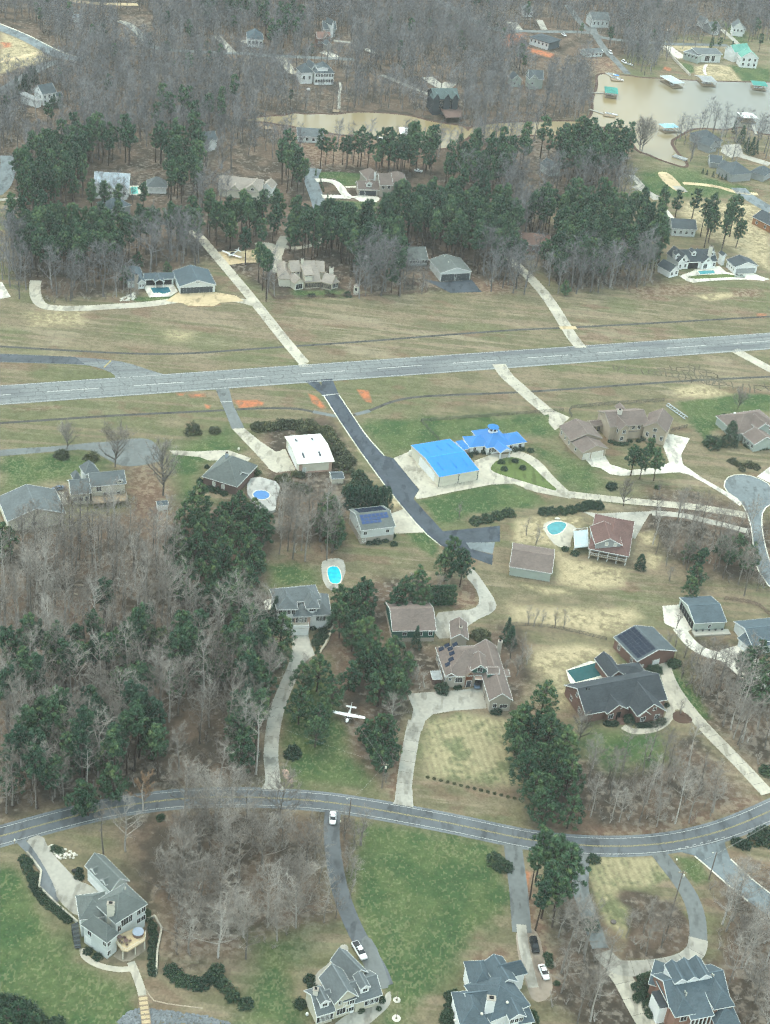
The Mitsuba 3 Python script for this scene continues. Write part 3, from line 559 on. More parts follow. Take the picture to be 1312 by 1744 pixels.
class Block:
    """one roofed volume of a building: roof outline W x D at height h, corner o, axes u (along the front) and v (away)"""
    def __init__(b, H, o, u, v, W, D, h, roof='gable', ax='u', rise=2.0, wall='white', roofc='slate', over=.45, trim='white', z0=0.0, roofmat='m_roof', plinth=None, walls=True):
        b.H, b.o, b.u, b.v, b.W, b.D, b.h, b.over, b.z0, b.ax, b.rise, b.roof = H, np.array([o[0], o[1], 0.0]), np.array([*u[:2], 0]), np.array([*v[:2], 0]), W, D, h, over, z0, ax, rise, roof
        t = .22
        EXC.append(sg.Polygon([b.pt(-.5, -.5, 0)[:2], b.pt(W + .5, -.5, 0)[:2], b.pt(W + .5, D + .5, 0)[:2], b.pt(-.5, D + .5, 0)[:2]]))
        P = b.pt
        if walls:
            m = MB(); i = over
            top = h - t - .02 if roof != 'flat' else h - .05
            c = [(i, i), (W - i, i), (W - i, D - i), (i, D - i)]
            for k in range(4):
                (x0, y0), (x1, y1) = c[k], c[(k + 1) % 4]
                m.poly([P(x0, y0, z0), P(x1, y1, z0), P(x1, y1, top), P(x0, y0, top)], wall)
            if roof == 'gable':
                if ax == 'u':
                    sl = rise / (D / 2); q = top + i * sl
                    for x in (i, W - i): m.poly([P(x, i, top), P(x, D - i, top), P(x, D - i, q), P(x, D / 2, h + rise - t - .03), P(x, i, q)], wall)
                else:
                    sl = rise / (W / 2); q = top + i * sl
                    for y in (i, D - i): m.poly([P(i, y, top), P(W - i, y, top), P(W - i, y, q), P(W / 2, y, h + rise - t - .03), P(i, y, q)], wall)
            if roof in ('shed', 'shedb'):
                for x in (i, W - i):
                    a_, b_ = (top, top + rise) if roof == 'shed' else (top + rise, top)
                    m.poly([P(x, i, top), P(x, D - i, top), P(x, D - i, b_), P(x, i, a_)], wall)
                y = D - i if roof == 'shed' else i
                m.poly([P(i, y, top), P(W - i, y, top), P(W - i, y, top + rise), P(i, y, top + rise)], wall)
            m.poly([P(*c[0], top), P(*c[1], top), P(*c[2], top), P(*c[3], top)], wall)
            m.build(numbered(H + '__wall'))
            if plinth:
                m = MB(); hp, col = plinth; e = over - .06
                m.box(P(e, e, z0), b.u * (W - 2 * e), b.v * (D - 2 * e), Z3 * (hp - z0), col); m.build(numbered(H + '__plinth'))
        r, f = MB(), MB()
        cap = lighter(roofc, 1.3)
        if roof == 'gable':
            if ax == 'u':
                for y0, y1 in ((0, D / 2), (D, D / 2)):
                    r.prism([P(0, y0, h), P(0, y1, h + rise), P(0, y1, h + rise - t), P(0, y0, h - t)], b.u * W, roofc)
                    s = -1 if y0 == 0 else 1
                    f.box(P(-.02, y0 + .02 * s, h - t - .02), b.u * (W + .04), b.v * .07 * s, Z3 * .2, trim)
                    for x, e in ((0, -1), (W, 1)):
                        f.prism([P(x + .01 * e, y0, h + .015), P(x + .01 * e, y1, h + rise + .015), P(x + .01 * e, y1, h + rise - t - .06), P(x + .01 * e, y0, h - t - .06)], b.u * .09 * e, trim)
                r.box(P(-.02, D / 2 - .17, h + rise - .05), b.u * (W + .04), b.v * .34, Z3 * .1, cap)
            else:
                for x0, x1 in ((0, W / 2), (W, W / 2)):
                    r.prism([P(x0, 0, h), P(x1, 0, h + rise), P(x1, 0, h + rise - t), P(x0, 0, h - t)], b.v * D, roofc)
                    s = -1 if x0 == 0 else 1
                    f.box(P(x0 + .02 * s, -.02, h - t - .02), b.v * (D + .04), b.u * .07 * s, Z3 * .2, trim)
                    for y, e in ((0, -1), (D, 1)):
                        f.prism([P(x0, y + .01 * e, h + .015), P(x1, y + .01 * e, h + rise + .015), P(x1, y + .01 * e, h + rise - t - .06), P(x0, y + .01 * e, h - t - .06)], b.v * .09 * e, trim)
                r.box(P(W / 2 - .17, -.02, h + rise - .05), b.v * (D + .04), b.u * .34, Z3 * .1, cap)
        elif roof == 'hip':
            a = min(W, D) / 2
            A = [P(0, 0, h), P(W, 0, h), P(W, D, h), P(0, D, h)]
            if W >= D: R0, R1 = P(a, D / 2, h + rise), P(W - a, D / 2, h + rise)
            else: R0, R1 = P(W / 2, a, h + rise), P(W / 2, D - a, h + rise)
            if W >= D: fs = [[A[0], A[1], R1, R0], [A[1], A[2], R1], [A[2], A[3], R0, R1], [A[3], A[0], R0]]; hips = [(A[0], R0), (A[3], R0), (A[1], R1), (A[2], R1)]
            else: fs = [[A[0], A[1], R0], [A[1], A[2], R1, R0], [A[2], A[3], R1], [A[3], A[0], R0, R1]]; hips = [(A[0], R0), (A[1], R0), (A[2], R1), (A[3], R1)]
            for q in fs: r.poly(q, roofc)
            r.poly([p - Z3 * t for p in A], roofc)
            if np.linalg.norm(R1 - R0) > .3: hips.append((R0, R1))
            for p, q in hips: r.tube(p, q, .13, .13, cap, 4)
            for k in range(4):
                p, q = A[k], A[(k + 1) % 4]; d = (q - p) / np.linalg.norm(q - p); nn = np.array([d[1], -d[0], 0])
                if np.dot(nn, (p + q) / 2 - (A[0] + A[2]) / 2) < 0: nn = -nn
                f.box(p - Z3 * t - d * .04 + nn * .005, q - p + d * .08, nn * .07, Z3 * (t - .02), trim)
        elif roof in ('shed', 'shedb'):
            z0_, z1_ = (h, h + rise) if roof == 'shed' else (h + rise, h)
            r.prism([P(0, 0, z0_), P(0, D, z1_), P(0, D, z1_ - t), P(0, 0, z0_ - t)], b.u * W, roofc)
            for x, e in ((0, -1), (W, 1)): f.prism([P(x + .01 * e, 0, z0_ + .015), P(x + .01 * e, D, z1_ + .015), P(x + .01 * e, D, z1_ - t - .05), P(x + .01 * e, 0, z0_ - t - .05)], b.u * .08 * e, trim)
            f.box(P(0, -.07, z0_ - t), b.u * W, b.v * .06, Z3 * .2, trim)
        else:
            r.box(P(0, 0, h - t), b.u * W, b.v * D, Z3 * t, roofc)
            for p, d, n, L in ((P(0, 0, h), b.u, b.v, W), (P(0, D - .2, h), b.u, b.v, W), (P(0, .21, h), b.v, b.u, D - .42), (P(W - .2, .21, h), b.v, b.u, D - .42)): f.box(p - Z3 * (t + .05), d * L, n * .2, Z3 * (t + .3), trim)
        b.roofkey = r.build(numbered(H + '__roof'), roofmat)
        f.build(numbered(H + '__fascia'))
    def pt(b, x, y, z): return b.o + b.u * x + b.v * y + Z3 * z
    def side(b, s):
        """(start, direction, outward normal, length) of a wall"""
        i, W, D = b.over, b.W, b.D
        if s == 'f': return b.pt(i, i, 0), b.u, -b.v, W - 2 * i
        if s == 'b': return b.pt(W - i, D - i, 0), -b.u, b.v, W - 2 * i
        if s == 'l': return b.pt(i, i, 0), b.v, -b.u, D - 2 * i
        return b.pt(W - i, i, 0), b.v, b.u, D - 2 * i
    def win(b, s, a, z, w, h, frame='white', pane='glass', bars=1):
        o, d, n, L = b.side(s)
        c = o + d * (a * L) + Z3 * z
        m = MB(); e = .13
        for p, q, r_ in ((c - d * (w / 2 + e), d * (w + 2 * e), Z3 * e), (c - d * (w / 2 + e) + Z3 * (h + e), d * (w + 2 * e), Z3 * e)): m.box(p + n * .005, q, n * .07, r_, frame)
        for p in (c - d * (w / 2 + e), c + d * (w / 2)): m.box(p + Z3 * e + n * .005, d * e, n * .07, Z3 * h, frame)
        for k in range(1, bars + 1): m.box(c - d * (w / 2 - w * k / (bars + 1) + .03) + Z3 * e + n * .005, d * .06, n * .06, Z3 * h, frame)
        k = numbered(b.H + '__window'); m.build(k)
        MB().box(c - d * (w / 2) + Z3 * e + n * .004, d * w, n * .025, Z3 * h, pane).build(k + '__pane', 'm_gloss')
        return b
    def wins(b, s, n, z, w=.95, h=1.45, lo=.0, hi=1.0, **kw):
        for k in range(n): b.win(s, lo + (hi - lo) * (k + .5) / n, z, w, h, **kw)
        return b
    def door(b, s, a, w, h, col='white', kind='garage_door', z=0.0, seams=3, split=0, frame=True):
        o, d, n, L = b.side(s); c = o + d * (a * L - w / 2) + Z3 * (b.z0 + z)
        m = MB(); g = .05
        for k in range(seams):
            for j in range(split + 1):
                ww = w / (split + 1)
                m.box(c + Z3 * (.06 + k * (h - .06) / seams) + d * (j * ww + g * .5) + n * .004, d * (ww - g), n * .05, Z3 * ((h - .06) / seams - g), col)
        k = numbered(b.H + '__' + kind); m.build(k)
        if not frame: return b
        f = MB()
        for p, q, r_ in ((c - d * .16, d * .14, Z3 * (h + .15)), (c + d * (w + .02), d * .14, Z3 * (h + .15)), (c + Z3 * (h + .02), d * w, Z3 * .13)): f.box(p + n * .004, q, n * .08, r_, 'white')
        f.build(k + '__frame'); return b
    def slope(b, s, a0, a1, e0, e1, lift=.05):
        """corners of a patch on the roof slope on side s ('f','b' of a u-gable, 'l','r' of a v-gable): a along the eave, e from eave to ridge, all 0 to 1"""
        out = []
        for a, e in ((a0, e0), (a1, e0), (a1, e1), (a0, e1)):
            z = b.h + b.rise * e + lift
            if s == 'f': out.append(b.pt(a * b.W, e * b.D / 2, z))
            elif s == 'b': out.append(b.pt(a * b.W, b.D - e * b.D / 2, z))
            elif s == 'l': out.append(b.pt(e * b.W / 2, a * b.D, z))
            else: out.append(b.pt(b.W - e * b.W / 2, a * b.D, z))
        return out
    def panels(b, s, a0, a1, e0, e1, nx, ny, name='solar_panel', col='solar', bsdf='m_panel', gap=.06):
        for i in range(nx):
            for j in range(ny):
                q = b.slope(s, a0 + (a1 - a0) * (i + gap) / nx, a0 + (a1 - a0) * (i + 1 - gap) / nx, e0 + (e1 - e0) * (j + gap) / ny, e0 + (e1 - e0) * (j + 1 - gap) / ny)
                nn = np.cross(q[1] - q[0], q[3] - q[0]); nn /= np.linalg.norm(nn)
                if nn[2] < 0: nn = -nn
                MB().prism(q, nn * .06, col).build(numbered(f'{b.H}__{name}'), bsdf)
        return b
    def dormer(b, s, a, e, w, d, wall='white', roofc='slate', rise=None, win=True, h=1.9, roof='gable'):
        o, dr_, n, L = b.side(s)
        u, v = (dr_, -n)
        zz = b.h + b.rise * e
        if s in ('f', 'b'): base = (b.pt(a * b.W, 0, 0) if s == 'f' else b.pt(b.W - a * b.W, b.D, 0)) + v * (e * b.D / 2)
        else: base = (b.pt(0, a * b.D, 0) if s == 'l' else b.pt(b.W, a * b.D, 0)) + v * (e * b.W / 2)
        if np.cross(u, v)[2] < 0 and False: pass
        q = Block(b.H, base - u * w / 2, u, v, w, d, zz + h, roof, 'v', rise or w * .42, wall, roofc, .18, z0=zz - .6)
        if win: q.win('f', .5, zz + .5, w * .42, h * .5)
        return q
    def vents(b, s, spots, col='conwhite'):
        for a, e in spots:
            p = b.slope(s, a, a, e, e, 0)[0]
            MB().tube(p - Z3 * .2, p + Z3 * .55, .16, .16, col, 8).build(numbered(b.H + '__roof_vent'))
        return b

def block(H, tile, p1, p2, p3=None, h=3.0, D=None, rp=None, pitch=.7, **kw):
    """roof outline from survey points: p1, p2 the front eave's ends, p3 a point of the back eave (or D metres, or rp: the ridge's end above p1's gable)"""
    a, c = G(tile, *p1, h), G(tile, *p2, h)
    u = c - a; W = float(np.linalg.norm(u)); u /= W
    v = np.array([-u[1], u[0], 0])
    if p3 is not None:
        D = float((G(tile, *p3, h) - a) @ v)
        if D < 0: v, D = -v, -D
    elif rp is not None:
        d = ray(tile, *rp); d = d / np.linalg.norm(d)
        e = v + Z3 * pitch; w0 = a - EYE
        A, B_, Cc = e @ e, e @ d, 1.0
        t = (B_ * (d @ w0) - Cc * (e @ w0)) / (A * Cc - B_ * B_)
        D = float(2 * max(t, 1.0)); kw['rise'] = pitch * D / 2
    return Block(H, a, u, v, W, D, h, **kw)

def chimney(H, p, z0, z1, w=1.1, d=.9, col='stone'):
    m = MB(); x, y = float(p[0]), float(p[1])
    m.box([x - w / 2, y - d / 2, z0], [w, 0, 0], [0, d, 0], [0, 0, z1 - z0], col)
    m.box([x - w / 2 - .1, y - d / 2 - .1, z1], [w + .2, 0, 0], [0, d + .2, 0], [0, 0, .16], 'stone')
    m.box([x - w * .25, y - d * .25, z1 + .16], [w * .5, 0, 0], [0, d * .5, 0], [0, 0, .3], 'black')
    m.build(numbered(H + '__chimney'))

def deck(H, poly, z, th=.22, col='wood', name='deck', posts=(), post='white', rail=None, railgap=None):
    flat(poly, z, th, col).build(numbered(f'{H}__{name}'), 'm_matte')
    for x, y in posts: MB().box([x - .12, y - .12, 0], [.24, 0, 0], [0, .24, 0], [0, 0, z - th], post).build(numbered(f'{H}__post'))
    if rail:
        m = MB(); c = np.array(poly.exterior.coords)
        for i in range(len(c) - 1):
            a, b_ = c[i], c[i + 1]; L = np.linalg.norm(b_ - a)
            if L < .05: continue
            if railgap and any(np.linalg.norm((a + b_) / 2 - np.array(g[:2])) < g[2] for g in railgap): continue
            d = (b_ - a) / L; n = np.array([-d[1], d[0]])
            m.box([*(a - n * .04), z + .92], [*(b_ - a), 0], [*(n * .08), 0], [0, 0, .08], rail)
            m.box([*(a - n * .02), z + .12], [*(b_ - a), 0], [*(n * .04), 0], [0, 0, .05], rail)
            for k in range(int(L / .45) + 1):
                q = a + d * min(k * .45, L); m.box([*(q - .025), z], [.05, 0, 0], [0, .05, 0], [0, 0, .93], rail)
        m.build(numbered(H + '__railing'))
# ------------------------------------------------------------------ buildings, from the airfield outwards
def house(name, label, cat='house'):
    k = numbered(name); tag(k, label, cat); return k

# blue hangar and blue house
H = house('hangar', 'cream metal hangar with the bright blue roof beside the asphalt lane', 'hangar')
b = block(H, 'blue', (375, 450), (745, 385), (105, 155), h=4.4, rise=1.3, wall='cream', roofc='blue', over=.15, trim='pale', roofmat='m_metal')
b.door('l', .42, b.D * .52, 3.6, 'white', 'hangar_door', seams=1, split=3)
for a in (.003, .5, .997): o, d, n, L = b.side('f'); MB().box(o + d * (a * L - .1) + n * .005, d * .2, n * .14, Z3 * 4.2, 'slate').build(numbered(H + '__downspout'))
for a in (.18, .52, .80):
    for s in 'fb': b.panels(s, a, a + .035, .25, .72, 1, 1, 'skylight', (.03, .2, .55), 'm_roof')
H = house('house', 'low house with bright blue hipped roof and white cupola')
kw = dict(roof='hip', wall='white', roofc='blue2', over=.6, roofmat='m_metal')
b = block(H, 'blue', (655, 174), (860, 158), (590, 75), h=3.2, rise=2.4, **kw); b.wins('f', 2, .8, 1, 1.6)
b = block(H, 'blue', (815, 182), (1055, 148), (735, 12), h=3.4, rise=3.6, **kw); b.wins('f', 3, .7, 1.1, 1.9, .1, .42)
cx = b.pt(b.W / 2, b.D / 2, 0)
b = block(H, 'blue', (1000, 152), (1192, 124), (985, 45), h=3.2, rise=2.4, **kw); b.wins('f', 2, .8, 1.2, 1.4)
b = block(H, 'blue', (945, 228), (1052, 203), D=7, h=3.3, ax='v', rise=1.5, roof='gable', wall='white', roofc='blue2', walls=False, roofmat='m_metal')
for x in (.5, b.W - .5): MB().box(b.pt(x - .2, .4, 0), b.u * .4, b.v * .4, Z3 * 3.0, 'white').build(numbered(H + '__porch_column'))
block(H, 'blue', (600, 198), (665, 182), (520, 132), h=3.0, roof='shed', rise=.6, wall='grey', roofc='blue2')
m = MB(); m.mesh(trimesh.creation.cylinder(1.9, 2.2, sections=8, transform=trimesh.transformations.translation_matrix([cx[0], cx[1], 7.2])), 'white'); m.build(H + '__cupola')
m = MB(); m.mesh(trimesh.creation.cone(2.4, 1.3, sections=8, transform=trimesh.transformations.translation_matrix([cx[0], cx[1], 8.3])), 'blue2'); m.build(H + '__cupola__roof', 'm_roof')
for k in range(8):
    a = (k + .5) * math.pi / 4; d = np.array([math.cos(a), math.sin(a), 0]); t = np.array([-d[1], d[0], 0])
    MB().box(cx + d * 1.76 - t * .45 + Z3 * 7.1, t * .9, d * .05, Z3 * .9, 'glass').build(numbered(H + '__cupola__pane'), 'm_gloss')
# white hangar and its shed
H = house('hangar', 'white roofed hangar with four dark roof lights among olive shrubs', 'hangar')
b = block(H, 'whang', (390, 578), (902, 538), (168, 190), h=4.6, rise=1.5, wall='cream', roofc='white', over=.7, trim='cream', roofmat='m_metal')
b.door('l', .5, b.D * .62, 3.7, 'white', 'hangar_door', seams=1, split=4)
for s in 'fb':
    for a in (.2, .65): b.panels(s, a, a + .06, .3, .62, 1, 1, 'roof_light', 'slate')
b.door('f', .12, 2.2, 2.3, 'pale', 'garage_door', seams=4)
m = MB(); o, d, n, L = b.side('f'); m.box(o + d * (L - 1.1) + n * .005, d * 1.1, n * .12, Z3 * 4.2, 'pinkstone'); m.box(o + n * .005, d * 1.3, n * .12, Z3 * 4.2, 'pinkstone'); m.box(o + d * 3 + n * .004, d * (L - 4.2), n * .08, Z3 * .7, 'pinkstone'); m.build(H + '__brick_pier')
H = house('shed', 'small white garden shed with dark roof beside the white roofed hangar', 'shed')
b = block(H, 'whang', (862, 782), (1038, 775), (850, 680), h=2.3, rise=.9, wall='cream', roofc='slate', over=.2); b.win('l', .5, .9, .6, .8)
# solar garage
H = house('garage', 'white two storey garage with blue solar panels on its roof', 'garage')
b = block(H, 'solar', (388, 692), (1028, 618), (140, 300), h=6.0, rise=2.5, wall='pale', roofc='roofgreen', over=.3, plinth=(2.5, 'stone'))
b.panels('f', .08, .66, .32, .9, 5, 3, col='solar2').panels('f', .66, .9, .55, .9, 2, 2, col='solar2').panels('b', .12, .92, .1, .95, 8, 2)
b.win('f', .12, 3.6, 1.1, 1.2).win('f', .8, 3.6, 1.1, 1.2).win('l', .1, 3.4, .8, 1.3).win('l', .35, 3.4, .8, 1.3).win('f', .1, .7, 1.0, 1.1).door('l', .12, 1.2, 2.1, 'white', 'door', seams=1)
# grey metal building and brick hangar garage
H = house('workshop', 'sage green workshop with grey gabled roof and open dark bays', 'workshop')
b = block(H, 'gray', (895, 337), (1195, 322), (735, 95), h=3.6, rise=2.0, wall='sage', roofc='roofblue', over=.3)
b.win('f', .5, 1.0, .9, 1.4)
for k in range(6): b.door('l', .13 + k * .145, b.D * .125, 2.9, 'black', 'bay_door', seams=1, frame=False)
MB().box(b.pt(-.3, -2.6, 0), b.u * (b.W + 1.4), b.v * 2.7, Z3 * .5, 'concrete2').build(H + '__terrace')
for k in range(5): MB().box(b.pt(.8 + k * b.W / 5, -.6, .5), b.u * .5, b.v * .4, Z3 * .6, 'charcoal').build(numbered(H + '__planter'))
H = house('garage', 'red brick garage with dark solar panels over one whole roof slope', 'garage')
b = block(H, 'gray', (360, 692), (730, 592), (122, 470), h=4.2, ax='v', rise=2.7, wall='brick', roofc='slate', over=.35)
b.panels('l', .06, .97, .1, .93, 9, 4)
b.win('l', .22, 1.2, 1.0, 1.6).win('l', .78, 1.2, 1.0, 1.6).door('f', .52, 2.4, 2.3, 'white', 'garage_door')
b.win('f', .17, .9, .6, .8, pane='conwhite')
# brick house with dark roof
H = house('brick_house', 'red brick house with charcoal shingle roof and two front gables beside the covered pool')
kw = dict(wall='brick', roofc='charcoal', trim='white')
b = block(H, 'h5', (285, 702), (1118, 545), rp=(330, 392), pitch=.62, h=3.6, **kw); b.vents('f', [(.1, .9), (.13, .88)], 'black')
b.win('f', .42, .9, 1.6, 1.5, bars=2).win('l', .3, 1, 1, 1.5).win('l', .7, 1, 1, 1.5).win('l', .5, 4.6, .9, 1.3)
b = block(H, 'h5', (505, 692), (718, 640), D=10, h=3.6, ax='v', rise=2.6, **kw); b.win('f', .22, .8, 1.5, 1.6, bars=1); MB().box(b.pt(b.W * .52, .3, 0), b.u * 1.4, b.v * .2, Z3 * 2.7, 'black').build(H + '__entrance_recess')
b = block(H, 'h5', (812, 716), (1108, 662), D=11, h=3.7, ax='v', rise=3.8, **kw); b.win('f', .22, .8, 1.5, 1.5, bars=2).win('f', .76, .8, 1.5, 1.5, bars=2).win('f', .6, 4.3, 1, 1.1)
b = block(H, 'h5', (828, 718), (950, 694), D=3, h=3.3, ax='v', rise=1.8, **kw)
b = block(H, 'h5', (610, 655), (715, 640), D=3, h=3.4, ax='v', rise=1.3, **kw)
b = block(H, 'h5', (525, 330), (690, 300), D=10, h=3.3, ax='v', rise=2.4, **kw)
block(H, 'h5', (690, 335), (920, 305), D=7, h=3.2, roof='hip', rise=1.6, **kw)
s = G('h5', 640, 790); m = MB()
for k in range(5): m.box([s[0] - 1.1, s[1] - .5 + k * .45, 0], [2.2, 0, 0], [0, .45, 0], [0, 0, .17 * (k + 1)], 'brick')
m.build(H + '__front_steps')
# green and stone house
H = house('house', 'green and stone house with taupe roof, arched entrance and seven small solar panels')
kw = dict(wall='stone', roofc='roofbrown', trim='white')
b = block(H, 'h9', (238, 760), (880, 730), (122, 345), h=4.6, roof='hip', rise=4.2, **kw)
b.win('f', .3, 1.7, 2.2, 1.7, bars=2).wins('l', 5, 1, 1, 1.6)
def hip_l(b, a, e):   # a point on the left hip slope
    return b.pt(e * b.D / 2, b.D * a, b.h + b.rise * e + .06)
for a, e in ((.86, .18), (.88, .42), (.74, .5), (.8, .72), (.58, .5), (.42, .4), (.32, .22)):
    q = [hip_l(b, a - .055, e - .1), hip_l(b, a + .055, e - .1), hip_l(b, a + .055, e + .1), hip_l(b, a - .055, e + .1)]
    MB().prism(q, Z3 * .08, 'solar').build(numbered(H + '__solar_panel'), 'm_panel')
w = block(H, 'h9', (850, 1095), (1182, 1090), (790, 330), h=4.6, ax='v', rise=2.8, **kw); w.win('f', .68, 1.2, 2.2, 1.3, bars=2).win('f', .25, 1.4, 1, 1.4).wins('r', 4, 1.2, 1.1, 1.5)
w.dormer('l', .42, .28, 3.4, 3.6, 'green', 'roofbrown', 1.0)
block(H, 'h9', (310, 222), (560, 240), D=9, h=4.2, ax='v', rise=2.0, **kw)
g = block(H, 'h9', (600, 672), (845, 682), D=7, h=6.2, ax='v', rise=2.3, wall='green', roofc='roofbrown', trim='white', z0=3.2); g.win('f', .5, 5.3, 1.5, 1.6)
g = block(H, 'h9', (520, 752), (650, 740), D=5, h=4.8, ax='v', rise=1.5, wall=(.16, .065, .035), roofc='roofbrown', trim='wood'); g.door('f', .5, 1.4, 2.4, 'charcoal', 'front_door', seams=1)
g = block(H, 'h9', (238, 752), (398, 757), D=4, h=4.7, ax='v', rise=1.3, **kw); g.win('f', .45, 2.6, .7, 1)
g = block(H, 'h9', (655, 795), (770, 798), D=4, h=4.0, roof='shed', rise=.5, wall='black', roofc='pinkstone', trim='white')
block(H, 'h9', (1070, 752), (1140, 752), (1040, 662), h=4.3, roof='shed', rise=.3, **kw)
chimney(H, G('h9', 990, 350, 6), 0, 8.4, 1.3, 1.1, 'stone'); chimney(H, G('h9', 442, 130, 5), 0, 6.8, .9, .9, 'stone')
H = house('shed', 'small grey flat roofed shed at the side of the green and stone house', 'shed'); block(H, 'h9', (60, 795), (195, 790), (52, 685), h=2.4, roof='shed', rise=.3, wall='brickdark', roofc='grey', over=.2)
# dark green hangar
H = house('hangar', 'dark green sided hangar with broad taupe roof beside a pale concrete turnaround', 'hangar')
b = block(H, 'h10', (235, 612), (848, 605), (135, 205), h=4.6, rise=3.1, wall='green', roofc='roofbrown', over=.35, plinth=(1.5, 'stone'))
b.win('f', .28, 2.4, 1.3, 1.2).win('f', .66, 2.2, 1.1, 1.5).win('f', .9, 2.2, 1.1, 1.5).door('f', .07, 1.1, 2.1, 'white', 'door', seams=1)
b.door('r', .5, b.D * .6, 3.4, 'pale', 'hangar_door', seams=1, split=3)
# white stucco house with the balcony
H = house('house', 'white house with grey hipped roofs and a balcony over its garage, near the turquoise pool')
kw = dict(roof='hip', wall='white', roofc='roofgrey', trim='white', over=.7)
b = block(H, 'h11', (238, 400), (885, 335), (208, 185), h=8.6, rise=2.6, **kw)
b = block(H, 'h11', (255, 480), (558, 475), D=10, h=8.5, rise=2.8, **kw); b.wins('f', 4, 6.0, 1.0, 1.7).wins('f', 4, 2.8, 1, 1.6, .3, 1)
b = block(H, 'h11', (668, 468), (862, 458), D=8, h=8.5, rise=2.2, **kw); b.win('f', .5, 6.9, 2.0, .9, bars=2)
b = block(H, 'h11', (762, 552), (1024, 552), (890, 262), h=6.0, rise=2.6, **kw); b.wins('f', 3, 3.0, 1.0, 1.8, .15, .75)
b = block(H, 'h11', (490, 580), (762, 574), D=7, h=6.0, rise=2.2, roof='hip', wall='pinkstone', roofc='roofgrey', over=.6); b.wins('f', 4, 3.2, .95, 2.1, .1, .75)
g = block(H, 'h11', (468, 735), (712, 735), D=5, h=3.0, roof='flat', wall='white', roofc='concrete', over=.1); g.door('f', .5, g.W * .78, 2.4, 'white')
m = MB(); m.box(g.pt(0, 0, 3.0), g.u * g.W, g.v * .15, Z3 * .9, 'white'); m.build(H + '__balustrade')
deck(H, area('h11', [(75, 360), (150, 330), (240, 340), (250, 470), (100, 478)], 0, 1.0), 1.0, .3, 'conwhite', 'side_terrace')
# red-brown roofed house with the kidney pool
H = house('house', 'grey house under a huge red brown roof with front porch and dormer')
kw = dict(wall='grey', roofc='roofred', trim='white')
b = block(H, 'h18', (778, 460), (1158, 536), (790, 128), h=4.4, roof='hip', rise=4.2, walls=False, **kw)
n_ = Block(H, b.pt(.6, 3.0, 0), b.u, b.v, b.W - 1.2, b.D - 3.4, 4.15, roof='flat', wall='grey', roofc='grey', trim='grey', over=.25); n_.wins('f', 4, 2.0, 1.0, 1.7).wins('r', 4, 2.0, 1.0, 1.6)
d = block(H, 'h18', (842, 418), (1098, 430), D=11, h=6.9, ax='v', rise=2.6, z0=4.2, **kw); d.win('f', .42, 6.0, 1.0, 1.3, pane='conwhite').win('f', .78, 5.9, 1.0, 1.3, pane='conwhite')
deck(H, sg.Polygon([b.pt(x, y, 0)[:2] for x, y in ((.5, .4), (b.W - .5, .4), (b.W - .5, 3.1), (.5, 3.1))]), 1.7, .25, 'wood', 'porch', [tuple(b.pt(x, .6, 0)[:2]) for x in np.linspace(.8, b.W - .8, 5)], 'white', 'white')
for x in np.linspace(.8, b.W - .8, 5): MB().box(b.pt(x - .12, .5, 1.7), b.u * .24, b.v * .24, Z3 * 2.45, 'white').build(numbered(H + '__porch_column'))
deck(H, area('h18', [(640, 300), (770, 285), (775, 440), (650, 455)], 0, 2.4), 2.4, .25, (.45, .55, .58), 'side_deck', [tuple(G('h18', x, y, 2.4)[:2]) for x, y in ((650, 310), (650, 445))], 'white', 'white')
H = house('garage', 'sage walled garage with plain taupe gabled roof standing in straw', 'garage')
b = block(H, 'h18', (45, 627), (440, 692), (75, 405), h=3.8, rise=2.3, wall='sage', roofc='roofbrown', over=.3); b.door('l', .5, b.D * .6, 3.0, 'white')
# brick compound
H = house('garage', 'tan brick garage with brown roof and two white doors at a pale forecourt', 'garage')
kw = dict(wall='tan', roofc='roofbrown', trim='stone')
b = block(H, 'h16', (235, 388), (530, 362), (95, 250), h=4.2, ax='v', rise=2.8, **kw); b.wins('l', 3, 1.4, .9, 1.4)
b = block(H, 'h16', (345, 500), (582, 455), (248, 388), h=3.6, ax='v', rise=2.3, **kw); b.door('f', .17, 3.0, 2.6, 'conwhite').door('f', .64, 5.2, 2.6, 'conwhite').win('l', .6, 1.2, .9, 1.4)
H = house('brick_house', 'two storey tan brick house with brown gabled roofs and arched windows')
b = block(H, 'h16', (600, 258), (965, 232), D=13, h=6.4, rise=3.0, **kw); b.wins('f', 3, 4.2, 1.1, 1.5, .4, .85)
b = block(H, 'h16', (690, 288), (790, 277), (548, 155), h=6.4, ax='v', rise=2.2, **kw); b.win('f', .5, 4.2, 1.3, 1.5).win('f', .35, 1.2, 1.2, 1.6).wins('l', 3, 4, 1, 1.5)
b = block(H, 'h16', (905, 255), (1130, 312), D=13, h=6.2, ax='v', rise=3.4, **kw); b.win('f', .2, 2.2, 1, 1.8).win('f', .5, 5.0, 1.3, 1.4).win('f', .52, 1.8, 1, 1.8).win('f', .85, 1.8, 1, 1.8)
b = block(H, 'h16', (775, 305), (910, 290), D=4, h=3.4, roof='hip', rise=1.2, **kw); b.wins('f', 3, .3, 1.3, 2.2, frame='stone')
b = block(H, 'h16', (430, 252), (575, 235), D=4.5, h=3.2, rise=1.1, **kw); b.wins('f', 3, .2, 1.2, 2.2, frame='stone')
block(H, 'h16', (1080, 262), (1160, 270), D=8, h=4.4, roof='hip', rise=2, **kw)
block(H, 'h16', (690, 130), (770, 128), D=6, h=6.4, ax='v', rise=1.5, **kw)
chimney(H, G('h16', 685, 130, 9), 4, 10.5, 1.8, 1.3, 'conwhite')
